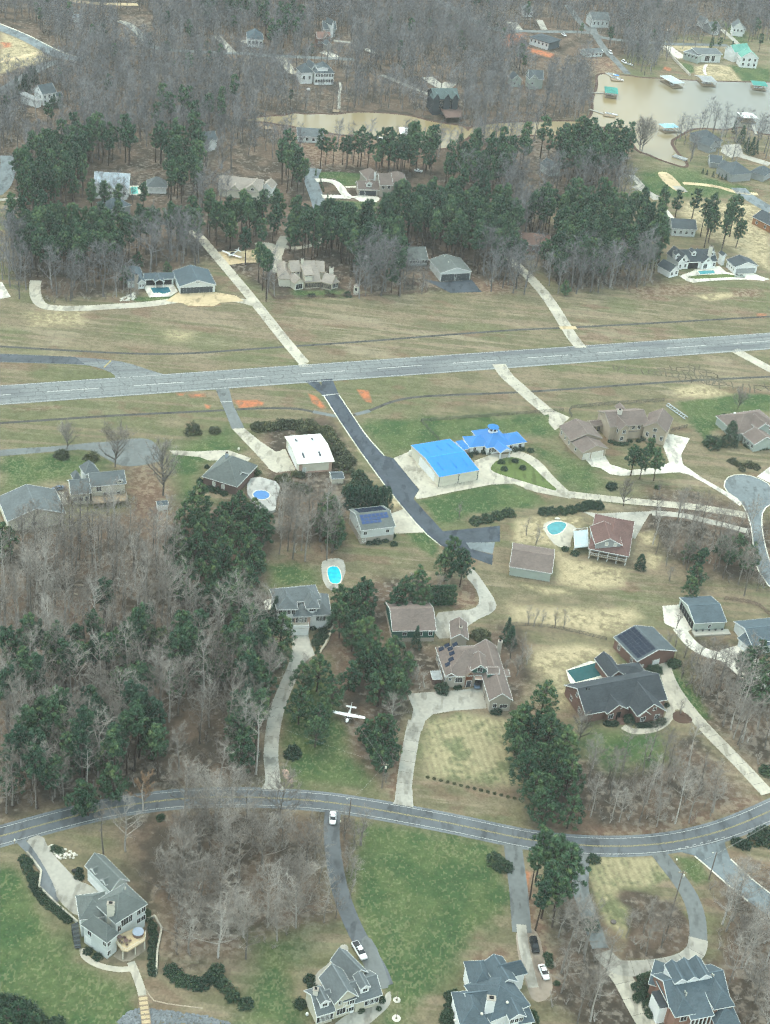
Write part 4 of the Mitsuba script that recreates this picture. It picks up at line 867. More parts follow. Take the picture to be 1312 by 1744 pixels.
# right edge house
H = house('house', 'broad taupe hipped house cut off by the right edge, beside bright green lawn')
kw = dict(wall='sage', roofc='roofbrown', trim='white')
b = block(H, 'h17', (752, 592), (1500, 480), (615, 245), h=3.8, roof='hip', rise=4.0, **kw)
q = block(H, 'h17', (1050, 765), (1420, 700), (870, 590), h=3.8, ax='v', rise=2.6, **kw); q.wins('l', 3, 1, 1.1, 1.6)
block(H, 'h17', (1100, 505), (1330, 470), D=8, h=5.5, ax='v', rise=2.2, **kw)
for x, y in ((715, 240), (740, 265), (765, 290)):
    p = G('h17', x, y, 4.9); MB().box([p[0] - .4, p[1] - .5, 4.7], [.8, 0, 0], [0, 1.0, 0], [0, 0, .6], 'white').build(numbered(H + '__roof_light'))
deck(H, area('h17', [(515, 340), (560, 300), (680, 270), (720, 340), (640, 400), (580, 460), (530, 420)], 1), .5, .45, 'conwhite', 'terrace')
# left side of the runway's near bank
H = house('brick_house', 'brown brick house with grey green hipped roof beside a round blue pool')
kw = dict(wall='brickdark', roofc='roofgreen', trim='white')
b = block(H, 'h20', (195, 502), (690, 650), (345, 165), h=4.0, roof='hip', rise=5.6, **kw); b.win('f', .32, 1.1, 1.1, 1.7, pane='conwhite').win('f', .6, 1.1, 1.1, 1.7, pane='conwhite')
q = block(H, 'h20', (650, 560), (860, 470), D=9, h=4.0, ax='v', rise=2.2, **kw); q.win('r', .3, 1, 2.0, 2.0, pane='conwhite')
chimney(H, G('h20', 545, 205, 8.5), 5, 9.4, 1.2, .9, 'roofpale')
POOLC = G('h20', 1028, 762, 1.0)
H = house('house', 'long cream house with grey gabled roofs and a back deck behind bare trees')
kw = dict(wall='cream', roofc='roofgrey', trim='white')
b = block(H, 'h21', (880, 337), (1228, 303), rp=(866, 205), pitch=.72, h=6.0, **kw); b.win('f', .22, 3.4, 1.6, 1.8, bars=2).wins('f', 3, .8, 1.2, 1.8, .3, .9)
b.dormer('f', .82, .0, 2.2, 3, 'cream', 'roofgrey', h=1.2)
b = block(H, 'h21', (690, 412), (888, 395), rp=(688, 268), pitch=.62, h=4.6, **kw); b.wins('f', 3, 1.2, 1.2, 1.6).win('l', .5, 2, 1, 1.4)
block(H, 'h21', (825, 218), (968, 190), D=6, h=6.6, roof='hip', rise=3.4, wall='white', roofc='roofgrey', trim='white')
block(H, 'h21', (712, 268), (790, 258), D=4, h=4.9, roof='hip', rise=2.2, wall='white', roofc='roofgrey', trim='white')
deck(H, area('h21', [(895, 430), (1225, 400), (1240, 470), (900, 500)], 0, 2.2), 2.2, .25, 'wood', 'deck', [tuple(G('h21', x, y, 2.2)[:2]) for x, y in ((905, 495), (1000, 487), (1120, 478), (1232, 468))], 'wood', 'stone')
H = house('hangar', 'big pale hangar with grey gabled roof at the left edge among bare trees', 'hangar')
b = block(H, 'h21', (70, 674), (640, 592), (20, 430), h=4.6, ax='v', rise=3.6, wall='cream', roofc='roofgrey', trim='white'); b.win('f', .45, 1.0, 1.6, 1.4).win('f', .2, 1.0, 1.2, 1.4)
H = house('shed', 'tiny white shed with grey roof under bare trees', 'shed'); block(H, 'a3', (800, 660), (856, 655), D=3, h=2.2, rise=.8, wall='white', roofc='roofblue', over=.15)
# far side of the runway
H = house('house', 'long low house joined to a grey roofed hangar with wide charcoal door, pool in front')
kw = dict(wall='pale', roofc='roofblue', trim='white')
b = block(H, 'h23', (695, 380), (1106, 360), (575, 207), h=3.7, ax='v', rise=2.7, over=.4, wall='pale', roofc='roofblue', trim='white')
b.door('f', .47, b.W * .88, 2.9, 'charcoal', 'hangar_door', seams=1, split=9); b.win('f', .5, 4.6, 1.6, .8, pane='grey')
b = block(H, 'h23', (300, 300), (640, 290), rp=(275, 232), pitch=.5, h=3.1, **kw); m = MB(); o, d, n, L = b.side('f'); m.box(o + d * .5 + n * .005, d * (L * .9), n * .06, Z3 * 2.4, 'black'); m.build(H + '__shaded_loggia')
q = block(H, 'h23', (415, 328), (528, 325), D=6, h=3.4, ax='v', rise=1.2, walls=False, **kw)
for x in (.5, q.W - .5): MB().box(q.pt(x - .15, .4, 0), q.u * .3, q.v * .3, Z3 * 3.1, 'white').build(numbered(H + '__porch_column'))
b = block(H, 'h23', (110, 325), (312, 318), (150, 165), h=3.2, roof='hip', rise=2.6, **kw)
q = block(H, 'h23', (225, 345), (318, 335), D=7, h=3.1, ax='v', rise=1.7, **kw); q.win('f', .35, .9, .7, 1.2).win('f', .75, .9, .7, 1.2)
chimney(H, G('h23', 212, 400), 0, 6.4, 1.5, 1.0, 'stone')
H = house('house', 'rambling tan house of many gables with a round patio inside a dark fence')
kw = dict(wall='cream', roofc='rooftan', trim='tan')
block(H, 'h24', (160, 365), (345, 372), (265, 165), h=4.0, roof='hip', rise=3.0, **kw)
b = block(H, 'h24', (335, 270), (478, 262), rp=(330, 112), pitch=.8, h=6.4, **kw); b.wins('f', 2, 4.9, 1.2, 1.1)
b = block(H, 'h24', (385, 436), (532, 412), D=12, h=3.6, ax='v', rise=2.3, **kw); b.win('f', .5, .3, 3.2, 2.4, bars=2)
b = block(H, 'h24', (532, 414), (752, 405), rp=(560, 205), pitch=.75, h=3.4, **kw); b.wins('f', 5, .3, 1.6, 2.2, frame='tan')
block(H, 'h24', (490, 225), (690, 220), rp=(500, 112), pitch=.7, h=7.2, **kw)
q = block(H, 'h24', (525, 318), (655, 312), D=8, h=6.8, roof='shed', rise=1.6, **kw); q.win('f', .5, 5.9, 3.2, .6, bars=3)
b = block(H, 'h24', (752, 405), (900, 442), rp=(790, 272), pitch=.62, h=3.4, **kw); b.wins('f', 5, .3, 1.1, 2.2, frame='tan')
block(H, 'h24', (690, 270), (805, 275), D=10, h=5.6, rise=3.2, **kw)
b = block(H, 'h24', (915, 438), (1015, 408), D=7, h=3.0, roof='hip', rise=1.8, **kw); b.wins('f', 2, .4, 1.4, 2)
chimney(H, G('h24', 895, 300, 5), 0, 8.2, 2.0, 1.4, 'conwhite'); chimney(H, G('h24', 487, 200, 7), 4, 11.0, 1.2, 1.1, 'cream')
H = house('hangar', 'pale green hangar with grey roof and half open dark doors on an asphalt pad', 'hangar')
b = block(H, 'h25', (495, 532), (936, 510), (335, 340), h=4.4, ax='v', rise=2.4, wall='pale', roofc='roofgreen', over=.35); b.door('f', .25, b.W * .42, 3.5, 'charcoal', 'hangar_door', seams=1, split=4).door('f', .75, b.W * .42, 3.5, 'charcoal', 'hangar_door', seams=1, split=4)
b.win('l', .3, 1.6, .9, 1.2).win('l', .7, 1.6, .9, 1.2)
o, d, n, L = b.side('f'); MB().box(o + d * (L * .475) + n * .004, d * (L * .05), n * .02, Z3 * 3.4, 'black').build(H + '__door_gap'); b.vents('l', [(.45, .8), (.85, .85)])
H = house('house', 'grey green roofed house half hidden by pine trunks beside the pale green hangar')
b = block(H, 'h25', (40, 350), (330, 345), rp=(90, 145), pitch=.5, h=3.2, wall='grey', roofc='roofgreen'); b.wins('f', 7, 1.1, 1.3, 1.5, .1, .98)
H = house('house', 'white farmhouse with navy roof, gabled dormers and a pool terrace')
kw = dict(wall='white', roofc='roofdark', trim='white')
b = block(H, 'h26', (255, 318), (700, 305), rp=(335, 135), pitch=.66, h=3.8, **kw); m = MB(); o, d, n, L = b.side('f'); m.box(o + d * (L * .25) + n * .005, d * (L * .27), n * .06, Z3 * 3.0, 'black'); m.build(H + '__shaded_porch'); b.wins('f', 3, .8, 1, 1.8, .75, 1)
b.dormer('f', .42, .45, 2.6, 4, 'white', 'roofdark'); b.dormer('f', .9, .42, 2.6, 4, 'white', 'roofdark'); b.dormer('f', -.02, .28, 2.6, 4, 'white', 'roofdark')
q = block(H, 'h26', (245, 318), (380, 305), D=11, h=4.2, ax='v', rise=3.8, **kw); q.win('f', .5, 4.4, 1.2, 1.3).wins('f', 2, .9, 1.1, 1.6)
q = block(H, 'h26', (522, 330), (655, 318), D=11, h=3.6, ax='v', rise=3.0, **kw); q.win('f', .35, .3, 2.0, 2.4, bars=2).win('f', .55, 4.0, 1.0, .9)
q = block(H, 'h26', (150, 432), (268, 402), D=9, h=3.4, ax='v', rise=2.6, **kw); q.wins('f', 2, 1, 1.2, 1.6)
chimney(H, G('h26', 600, 265, 5), 2, 11.0, 1.8, 1.3, 'conwhite')
H = house('hangar', 'white hangar with navy gabled roof and glazed door beside the pool terrace', 'hangar')
b = block(H, 'h26', (905, 374), (1182, 360), (752, 288), h=3.9, ax='v', rise=2.3, wall='white', roofc='roofdark'); b.door('f', .5, b.W * .8, 2.8, 'grey', 'hangar_door', seams=2, split=3); b.wins('l', 4, 1.4, .8, 1.0)
q = block(H, 'h26', (765, 245), (812, 240), D=4, h=5.4, ax='v', rise=1.2, wall='white', roofc='roofdark')
H = house('house', 'taupe house with dark garage doors and dormer on a curving white driveway')
kw = dict(wall='stone', roofc='roofbrown', trim='white')
b = block(H, 'h27', (652, 380), (935, 388), rp=(690, 268), pitch=.7, h=3.4, **kw); b.door('f', .2, 3.0, 2.5, 'charcoal', seams=1).door('f', .58, 6.2, 2.5, 'charcoal', seams=1); b.dormer('f', .5, .25, 3.2, 4, 'white', 'roofbrown')
q = block(H, 'h27', (930, 332), (1092, 332), rp=(970, 170), pitch=.7, h=6.4, **kw); q.wins('f', 2, 4.2, 1.2, 1.6)
block(H, 'h27', (1060, 300), (1270, 310), D=14, h=4.0, roof='hip', rise=3.2, **kw); block(H, 'h27', (770, 260), (960, 250), D=12, h=5.0, roof='hip', rise=3.4, **kw)
chimney(H, G('h27', 862, 262, 6), 4, 10.5, 1.0, 1.0, 'white')
H = house('house', 'light tan house with stacked front gables in a clearing of dead grass')
kw = dict(wall='cream', roofc='rooftan', trim='cream')
b = block(H, 'h29', (893, 197), (1180, 228), rp=(965, 118), pitch=.62, h=4.0, **kw)
block(H, 'h29', (968, 200), (1035, 208), D=8, h=4.4, ax='v', rise=2.4, **kw); q = block(H, 'h29', (1062, 205), (1172, 222), D=10, h=4.6, ax='v', rise=3.6, **kw); q.win('f', .5, 4.6, 1.4, 1.2)
q = block(H, 'h29', (1170, 185), (1250, 200), D=8, h=5.0, ax='v', rise=2.6, wall='white', roofc='rooftan', trim='white'); q.win('f', .5, 3, 1, 1.3)
H = house('house', 'white house with pale roof behind pine trunks, beside a turquoise pool')
kw = dict(wall='white', roofc='roofpale', trim='white')
b = block(H, 'h29', (75, 182), (310, 195), rp=(130, 90), pitch=.75, h=5.0, **kw); b.wins('f', 6, 1.5, 1.1, 1.6)
for x, w, r in ((62, 75, 3.2), (140, 70, 3.6), (222, 80, 4.0)): q = block(H, 'h29', (x, 190 + x * .06), (x + w, 194 + x * .06), D=11, h=5.4, ax='v', rise=r, **kw); q.wins('f', 2, 2.4, 1, 1.5)
H = house('pavilion', 'white pavilion with swept grey pointed roof beside the turquoise pool', 'pavilion')
b = block(H, 'h29', (425, 186), (562, 190), D=9, h=3.6, roof='hip', rise=3.8, wall='white', roofc='roofgrey', trim='white', over=.6); b.wins('f', 3, 1, 1.4, 1.5, pane='pale')
H = house('house', 'blue grey hipped roof rising out of pine crowns below the white pavilion')
block(H, 'h29', (180, 338), (325, 305), D=11, h=4.5, roof='hip', rise=3.0, wall='grey', roofc='roofblue')
H = house('house', 'small blue roofed house with white gable behind tall pines'); b = block(H, 'a1', (1040, 715), (1108, 708), D=9, h=4.6, rise=3.4, wall='white', roofc='slate'); b.wins('f', 2, 1.5, 1, 1.5); block(H, 'a1', (1055, 735), (1100, 722), D=6, h=4.2, ax='v', rise=2.4, wall='white', roofc='slate')
H = house('house', 'white two storey house with steep navy roof beside dark conifers at the left edge')
b = block(H, 'h33', (680, 478), (910, 436), rp=(588, 332), pitch=.85, h=6.6, wall='white', roofc='slate'); b.wins('f', 3, 3.8, 1.1, 1.6).wins('f', 3, .9, 1.1, 1.7).win('l', .5, 7.4, .9, 1.0).win('l', .3, 3.8, 1, 1.5)
q = block(H, 'h33', (595, 580), (672, 552), (515, 425), h=4.2, roof='shed', rise=1.4, wall='white', roofc='grey'); q = block(H, 'h33', (900, 510), (1010, 500), D=6, h=3.6, rise=1.5, wall='white', roofc='slate')
H = house('mansion', 'large white house with slate hipped roofs above the brown creek', 'mansion')
kw = dict(wall='white', roofc='slate', trim='white')
b = block(H, 'h34', (300, 862), (500, 858), D=10, h=7.0, roof='hip', rise=4.4, **kw); b.wins('f', 2, 2.6, 1.3, 2.2)
b = block(H, 'h34', (520, 862), (832, 862), D=13, h=7.6, roof='hip', rise=5.2, **kw); b.wins('f', 7, 4.9, 1.1, 1.7).wins('f', 7, 1.4, 1.3, 1.9); b.dormer('f', .4, .12, 7.0, 5, 'white', 'slate', rise=.6, h=2.0, win=False)
q = block(H, 'h34', (470, 800), (560, 795), D=10, h=8.0, ax='v', rise=3.0, **kw); q.win('f', .5, 6, 1.2, 1.5)
H = house('house', 'rusty brown gabled house above a short white driveway in the far woods'); b = block(H, 'h34', (555, 325), (772, 330), rp=(560, 215), pitch=.8, h=5.6, wall='brick', roofc=(.24, .15, .125)); b.wins('f', 4, 2, 1.2, 1.6); q = block(H, 'h34', (655, 330), (778, 330), D=9, h=6.0, ax='v', rise=3.4, wall='brick', roofc='roofbrown'); q.win('f', .5, 5.4, 1.1, 1.3); q = block(H, 'h34', (700, 430), (785, 425), D=6, h=4.6, ax='v', rise=2.2, wall='stone', roofc='slate')
H = house('house', 'dark slate roofed house with bright white gable tip in the far woods'); b = block(H, 'h34', (650, 175), (855, 185), D=12, h=5, rise=4, wall='grey', roofc='slate'); b.wins('f', 4, 1.5, 1.1, 1.8); block(H, 'h34', (780, 120), (830, 115), D=8, h=8.2, ax='v', rise=3.2, wall='white', roofc='slate')
H = house('house', 'grey roofed white house half lost in bare woods at the top'); b = block(H, 'b1', (-45, 195), (40, 200), D=14, h=5.5, roof='hip', rise=4.5, wall='white', roofc='roofblue'); b.wins('f', 4, 2, 1.3, 1.8); block(H, 'b1', (-5, 190), (30, 192), D=6, h=5.0, ax='v', rise=3, wall='white', roofc='roofblue')
H = house('house', 'large dark timber lake house with three green grey gables'); kw = dict(wall='charcoal', roofc=(.10, .14, .14), trim='roofdark')
b = block(H, 'h38', (198, 345), (420, 345), D=14, h=9.5, rise=4.2, **kw); b.wins('f', 7, 6.6, 1.3, 1.7, frame='tan').wins('f', 7, 3.2, 1.4, 1.8, frame='tan')
for x in (225, 315, 385): q = block(H, 'h38', (x - 30, 350), (x + 32, 350), D=8, h=9.6, ax='v', rise=3.4, **kw)
deck(H, area('h38', [(250, 420), (425, 420), (440, 500), (300, 505)], 0, 3.5), 3.5, .3, 'brickdark', 'deck', [tuple(G('h38', x, y, 3.5)[:2]) for x, y in ((305, 500), (435, 495))], 'brickdark', 'brickdark')
H = house('house', 'modern house with flat black roof above bare orange earth'); b = block(H, 'h39', (495, 285), (640, 245), (333, 192), h=5.2, roof='hip', rise=1.4, wall='white', roofc='roofdark', trim='charcoal', over=.9); b.wins('l', 5, 2.2, 1.2, 1.6)
o, d, n, L = b.side('f'); MB().box(o + d * .2 + n * .005, d * (L - .4), n * .05, Z3 * 4.6, 'slate').build(H + '__dark_front')
H = house('house', 'low grey house with white porch just above the lake lane'); b = block(H, 'h39', (920, 395), (1105, 385), D=9, h=3, rise=1.6, wall='pale', roofc='roofgrey'); b.wins('f', 4, .8, 1.2, 1.4)
H = house('house', 'modern grey and white lake house with flat roofs and wide panes'); b = block(H, 'lake', (690, 285), (800, 318), D=12, h=5.2, roof='flat', wall='sage', roofc='roofgrey'); b.wins('f', 4, 2.8, 1.4, 1.4)
q = block(H, 'lake', (795, 300), (975, 305), D=12, h=6.0, roof='shed', rise=.8, wall='pale', roofc='roofgrey', over=.8); q.win('f', .42, .8, 3.4, 3.6, bars=2).win('f', .68, .8, 2.2, 3.6)
H = house('house', 'white lake house with sea green roof at the right edge'); kw = dict(wall='white', roofc=(.13, .34, .28), trim='white'); b = block(H, 'lake', (1105, 325), (1235, 335), (1030, 290), h=7.0, ax='v', rise=4.4, **kw); b.wins('f', 3, 4.5, 1.4, 1.8).wins('f', 3, 1.2, 1.4, 1.8).wins('l', 3, 3, 1.2, 1.6); block(H, 'lake', (1060, 290), (1175, 275), D=10, h=7, rise=3.6, **kw)
H = house('house', 'white gabled house top right beyond the lake lane'); b = block(H, 'lake', (1045, 112), (1130, 122), D=11, h=6, ax='v', rise=4.2, wall='white', roofc='roofgrey'); b.wins('f', 3, 3.4, 1.1, 1.6); block(H, 'lake', (1085, 128), (1140, 130), D=7, h=3.4, rise=1.8, wall='white', roofc='roofgrey')
H = house('house', 'grey gabled house with white garage under far bare trees'); b = block(H, 'lake', (895, 118), (962, 112), D=10, h=4.6, rise=3.2, wall='grey', roofc='roofgrey'); block(H, 'lake', (915, 128), (955, 124), D=7, h=4.2, ax='v', rise=2.6, wall='white', roofc='roofgrey')
H = house('house', 'tiny white gable showing in the far woods near the top right corner'); b = block(H, 'lake', (838, 82), (878, 80), D=9, h=4, ax='v', rise=3.4, wall='white', roofc='roofgrey'); b.win('f', .5, 2, 1, 1.2)
H = house('house', 'grey house deep in the bare woods left of the lake lane'); b = block(H, 'c1', (410, 100), (500, 102), D=13, h=5.6, rise=4, wall='pale', roofc='roofgrey'); b.wins('f', 4, 2, 1.2, 1.8)
H = house('house', 'small white fronted house at the very top of the far woods'); b = block(H, 'c1', (62, 52), (112, 55), D=10, h=4.6, roof='hip', rise=3.4, wall='white', roofc='roofgrey'); b.wins('f', 3, 1.4, 1.1, 1.6)
H = house('house', 'grey two storey house with slate roof on the wooded bank'); b = block(H, 'h38', (1015, 170), (1145, 178), D=11, h=6.2, rise=4.2, wall='sage', roofc='slate'); q = block(H, 'h38', (1020, 178), (1098, 180), D=8, h=6.4, ax='v', rise=3.6, wall='sage', roofc='slate'); q.win('f', .5, 6.4, 1, 1.2).win('f', .4, 3, 1.2, 1.6)
H = house('house', 'small sage house with dark roof left of the grey two storey house'); q = block(H, 'h38', (868, 180), (960, 182), D=9, h=4.6, ax='v', rise=3.0, wall='sage', roofc='roofdark'); q.win('f', .5, 4.0, 1.1, 1.2).win('f', .3, 1.2, 1.1, 1.5)
H = house('house', 'dark slate roofed house on the lake point beside a white patio'); kw = dict(wall='grey', roofc='slate', trim='grey'); b = block(H, 'h50', (475, 322), (700, 300), D=16, h=4.2, roof='hip', rise=4, **kw); q = block(H, 'h50', (530, 378), (645, 345), D=9, h=4.4, ax='v', rise=3.0, **kw); q.wins('f', 2, 1.2, 1.2, 1.8)
H = house('house', 'sprawling dark grey hipped house at the right edge above the green lawn'); b = block(H, 'h50', (815, 745), (1090, 720), (960, 590), h=4.6, roof='hip', rise=4.6, **kw); block(H, 'h50', (1050, 700), (1240, 760), D=12, h=3.8, roof='hip', rise=3, **kw); q = block(H, 'h50', (800, 690), (900, 660), D=9, h=4.6, ax='v', rise=2.8, **kw); q.wins('f', 2, 1.2, 1.2, 1.8)
H = house('garage', 'grey gabled garage behind the lake point beside a parking pad', 'garage'); b = block(H, 'h50', (530, 580), (690, 598), rp=(562, 478), pitch=.6, h=3.2, wall='grey', roofc='slate')
H = house('house', 'small grey gable glimpsed between pines left of the shore lawn'); b = block(H, 'c1', (190, 862), (252, 856), D=10, h=4.0, ax='v', rise=3.2, wall='pale', roofc='slate'); b.win('f', .5, 2.4, 1.1, 1.1)
H = house('house', 'white walled house with slate roof behind pine trunks beside sandy ground'); b = block(H, 'c2', (815, 205), (942, 212), rp=(828, 150), pitch=.6, h=4.2, wall='pale', roofc='slate'); b.wins('f', 4, 1.2, 1.2, 1.5)
H = house('brick_house', 'orange brick house with black roof cut off by the right edge'); b = block(H, 'c2', (1222, 145), (1400, 235), D=13, h=4.0, rise=3, wall=(.33, .16, .08), roofc='roofdark'); b.wins('f', 4, 1, 1.2, 1.5)
H = house('house', 'brown hipped roof showing between pines right of the grey hangar'); b = block(H, 'c2', (55, 285), (205, 300), D=15, h=3.6, roof='hip', rise=3.2, wall='brick', roofc=(.19, .125, .105)); b.wins('f', 4, 1, 1.2, 1.5)
H = house('shed', 'small white shed on a far clearing top left', 'shed'); block(H, 'a1', (368, 88), (406, 92), D=6, h=3, rise=1.4, wall='white', roofc='roofpale')
H = house('house', 'low grey roofed house behind bare trees on the creek bank'); b = block(H, 'b1', (210, 690), (345, 698), rp=(250, 645), pitch=.45, h=3.6, wall='pale', roofc='roofgrey'); b.wins('f', 4, 1, 1.4, 1.6)
H = house('garage', 'small grey roofed garage with white door at the right edge', 'garage'); b = block(H, 'c4', (1222, 437), (1330, 395), (1147, 377), h=3.2, ax='v', rise=1.9, wall='pale', roofc='roofblue'); b.door('l', .4, 5.0, 2.3, 'white')
H = house('house', 'grey roofed house corner beside the small garage at the right edge'); b = block(H, 'c4', (1225, 425), (1420, 405), D=14, h=3.4, rise=2.4, wall='pale', roofc='roofblue'); b.win('f', .15, 1, 1.2, 1.4)

# below the road
H = house('house', 'cream house with grey hipped roofs and a tall deck above the bottom left lawn')
kw = dict(wall='pale', roofc='roofgreen', trim='white')
b = block(H, 'h1', (180, 254), (494, 574), (778, 482), h=5.2, rise=2.8, **kw); b.door('f', .26, 4.6, 2.5, 'white').door('f', .68, 4.6, 2.5, 'white'); b.dormer('f', .3, .0, 2.2, 2.4, 'pale', 'roofgreen', h=.7); b.dormer('f', .72, .0, 2.2, 2.4, 'pale', 'roofgreen', h=.7)
b = block(H, 'h1', (557, 972), (958, 722), (352, 662), h=8.2, roof='hip', rise=3.6, **kw)
b.win('f', .3, 5.0, 2.2, 2.6, bars=2).win('f', .5, 5.0, 1.0, 2.4).win('f', .12, 4.0, 1.0, 2.0).win('f', .78, 5.6, 1.1, 1.5).win('f', .94, 5.6, 1.1, 1.5).win('f', .78, 2.6, 1.1, 1.6).win('f', .94, 2.6, 1.3, 1.6); b.vents('b', [(.7, .85)], 'conwhite')
b = block(H, 'h1', (132, 982), (452, 1212), (572, 1062), h=6.4, roof='hip', rise=3.2, **kw); b.win('f', .25, 3.9, 1.2, 1.5).win('f', .2, .8, 1.6, 2.0, pane='white').win('r', .2, 4.0, 1.0, 1.6).win('r', .2, .8, 1.0, 1.5).win('f', .9, 4.0, 1.0, 1.5)
block(H, 'h1', (110, 925), (480, 872), D=8, h=6.5, roof='hip', rise=2.8, **kw)
chimney(H, G('h1', 500, 868, 8.4), 6, 12.6, 1.7, 1.0, 'cream')
DK = area('h1', [(562, 1195), (640, 1300), (705, 1312), (925, 1175), (935, 1085), (890, 1040), (780, 1030), (600, 1110)], 0, 3.6)
deck(H, DK, 3.6, .35, 'sand', 'deck', [tuple(G('h1', x, y, 3.6)[:2]) for x, y in ((650, 1290), (805, 1235), (918, 1165))], 'cream', 'conwhite', [(*G('h1', 690, 1070, 3.6)[:2], 2.5), (*G('h1', 835, 1035, 3.6)[:2], 2.5)])
flat(area('h1', [(530, 1375), (640, 1440), (745, 1435), (940, 1295), (930, 1190), (700, 1180)], 0), .12, .12, 'tan').build(H + '__lower_patio', 'm_pave')
m = MB()
for k in range(11):
    a, c2 = G('h1', 12 + k * 4, 985 + k * 27, 2.8 - k * .24), G('h1', 92 + k * 4, 952 + k * 30, 2.8 - k * .24); d = c2 - a; n_ = np.array([d[1], -d[0], 0]); n_ /= np.linalg.norm(n_)
    m.box(a, d, n_ * .55, Z3 * .09, 'slate' if k % 2 else 'charcoal'); m.box(a - Z3 * (2.7 - k * .24) , d * .06, n_ * .1, Z3 * (2.7 - k * .24), 'charcoal')
m.build(H + '__side_stairs')
H = house('house', 'cream house with grey gabled roofs, bay window and dormers at the bottom centre')
kw = dict(wall='beige', roofc='roofgrey', trim='white')
b = block(H, 'h2', (455, 797), (727, 702), (297, 488), h=6.0, ax='v', rise=3.6, **kw); b.win('f', .25, 4.6, .7, 1.2).win('f', .35, 1.0, 2.2, 1.9, bars=2)
block(H, 'h2', (650, 545), (834, 432), (520, 235), h=5.2, ax='v', rise=2.8, **kw)
b = block(H, 'h2', (690, 782), (995, 685), rp=(640, 548), pitch=.72, h=4.0, **kw); b.wins('f', 3, 1.2, 1.3, 1.5, .4, .95); b.dormer('f', .42, .3, 2.6, 4.5, 'white', 'roofgrey')
b = block(H, 'h2', (262, 932), (470, 868), rp=(215, 680), pitch=.78, h=4.0, **kw); b.wins('f', 4, .9, 1.2, 1.9); b.dormer('f', .5, .25, 2.6, 4.5, 'white', 'roofgrey')
q = block(H, 'h2', (562, 768), (708, 722), D=4, h=5.4, roof='hip', rise=1.3, wall='white', roofc='slate', over=.3); q.wins('f', 2, 3.4, 1.3, 1.2).wins('f', 2, .8, 1.3, 1.3)
chimney(H, G('h2', 243, 690, 6.5), 3, 8.6, 1.2, 1.0, 'conwhite')
H = house('house', 'white house under many blue grey hipped roofs at the bottom edge')
kw = dict(wall='white', roofc='roofblue', trim='white')
b = block(H, 'h3', (560, 925), (1012, 737), (820, 292), h=6.4, roof='hip', rise=3.8, **kw)
block(H, 'h3', (640, 540), (870, 470), D=8, h=7.2, ax='v', rise=2.0, **kw)
block(H, 'h3', (540, 352), (600, 470), D=9, h=6.0, roof='hip', rise=3.4, **kw)
block(H, 'h3', (290, 762), (560, 730), (238, 602), h=6.0, rise=2.6, **kw); block(H, 'h3', (350, 580), (620, 560), D=9, h=6.0, roof='hip', rise=3.2, **kw)
q = block(H, 'h3', (225, 975), (560, 945), D=10, h=6.0, roof='hip', rise=2.8, **kw)
q = block(H, 'h3', (775, 905), (965, 862), D=7, h=6.6, ax='v', rise=1.6, **kw); q.wins('f', 3, 4.6, .9, 1.2)
q = block(H, 'h3', (880, 950), (1060, 920), D=7, h=4.2, roof='hip', rise=1.8, **kw)
chimney(H, G('h3', 545, 800, 7), 3, 11.5, 2.0, 1.4, 'white')
for x, y in ((750, 705), (465, 832), (165, 905)): p = G('h3', x, y, 8.4); MB().mesh(trimesh.creation.icosphere(1, .38), 'conwhite').build(numbered(H + '__roof_vent')); scene[H + '__roof_vent' + ('' if NUM[H + '__roof_vent'] == 1 else f"_{NUM[H + '__roof_vent'] - 1:03d}")]['to_world'] = T().translate(p.tolist())
H = house('brick_house', 'orange brick house with blue grey roof and three dormers at the bottom right')
kw = dict(wall=(.27, .155, .115), roofc='roofblue', trim='white')
b = block(H, 'h4', (462, 700), (1135, 575), (318, 318), h=7.0, rise=3.6, **kw)
for k in range(3): b.dormer('b', .74 - k * .2, .08, 3.4, 6.0, 'white', 'roofblue', h=3.2)
q = block(H, 'h4', (527, 808), (762, 766), D=11, h=7.0, roof='hip', rise=2.9, **kw); q.win('f', .5, 4.4, 1.6, 1.6)
q = block(H, 'h4', (962, 722), (1197, 676), D=10, h=7.0, roof='hip', rise=2.9, **kw); q.win('f', .4, 4.4, 1.6, 1.6)
q = block(H, 'h4', (705, 838), (965, 785), D=9, h=6.6, roof='shed', rise=2.6, walls=False, **kw)
for x in np.linspace(.3, q.W - .5, 6): MB().box(q.pt(x, .2, 0), q.u * .25, q.v * .25, Z3 * 6.2, 'white').build(numbered(H + '__porch_column'))
q = block(H, 'h4', (975, 905), (1260, 880), D=9, h=4.4, roof='hip', rise=2.6, **kw)
q = block(H, 'h4', (228, 430), (430, 498), D=7, h=5.4, roof='shed', rise=1.2, **kw)
p = b.pt(-1.6, 1.2, 0); MB().box(p, b.u * 2.2, b.v * 4.8, Z3 * 5.8, 'white').build(H + '__bay'); MB().box(p + Z3 * 5.8 - b.u * .1 - b.v * .1, b.u * 2.3, b.v * 5.0, Z3 * .25, 'charcoal').build(H + '__bay__roof', 'm_roof')
b.vents('f', [(.3, .45), (.32, .38), (.3, .3), (.8, .9), (.82, .85)])
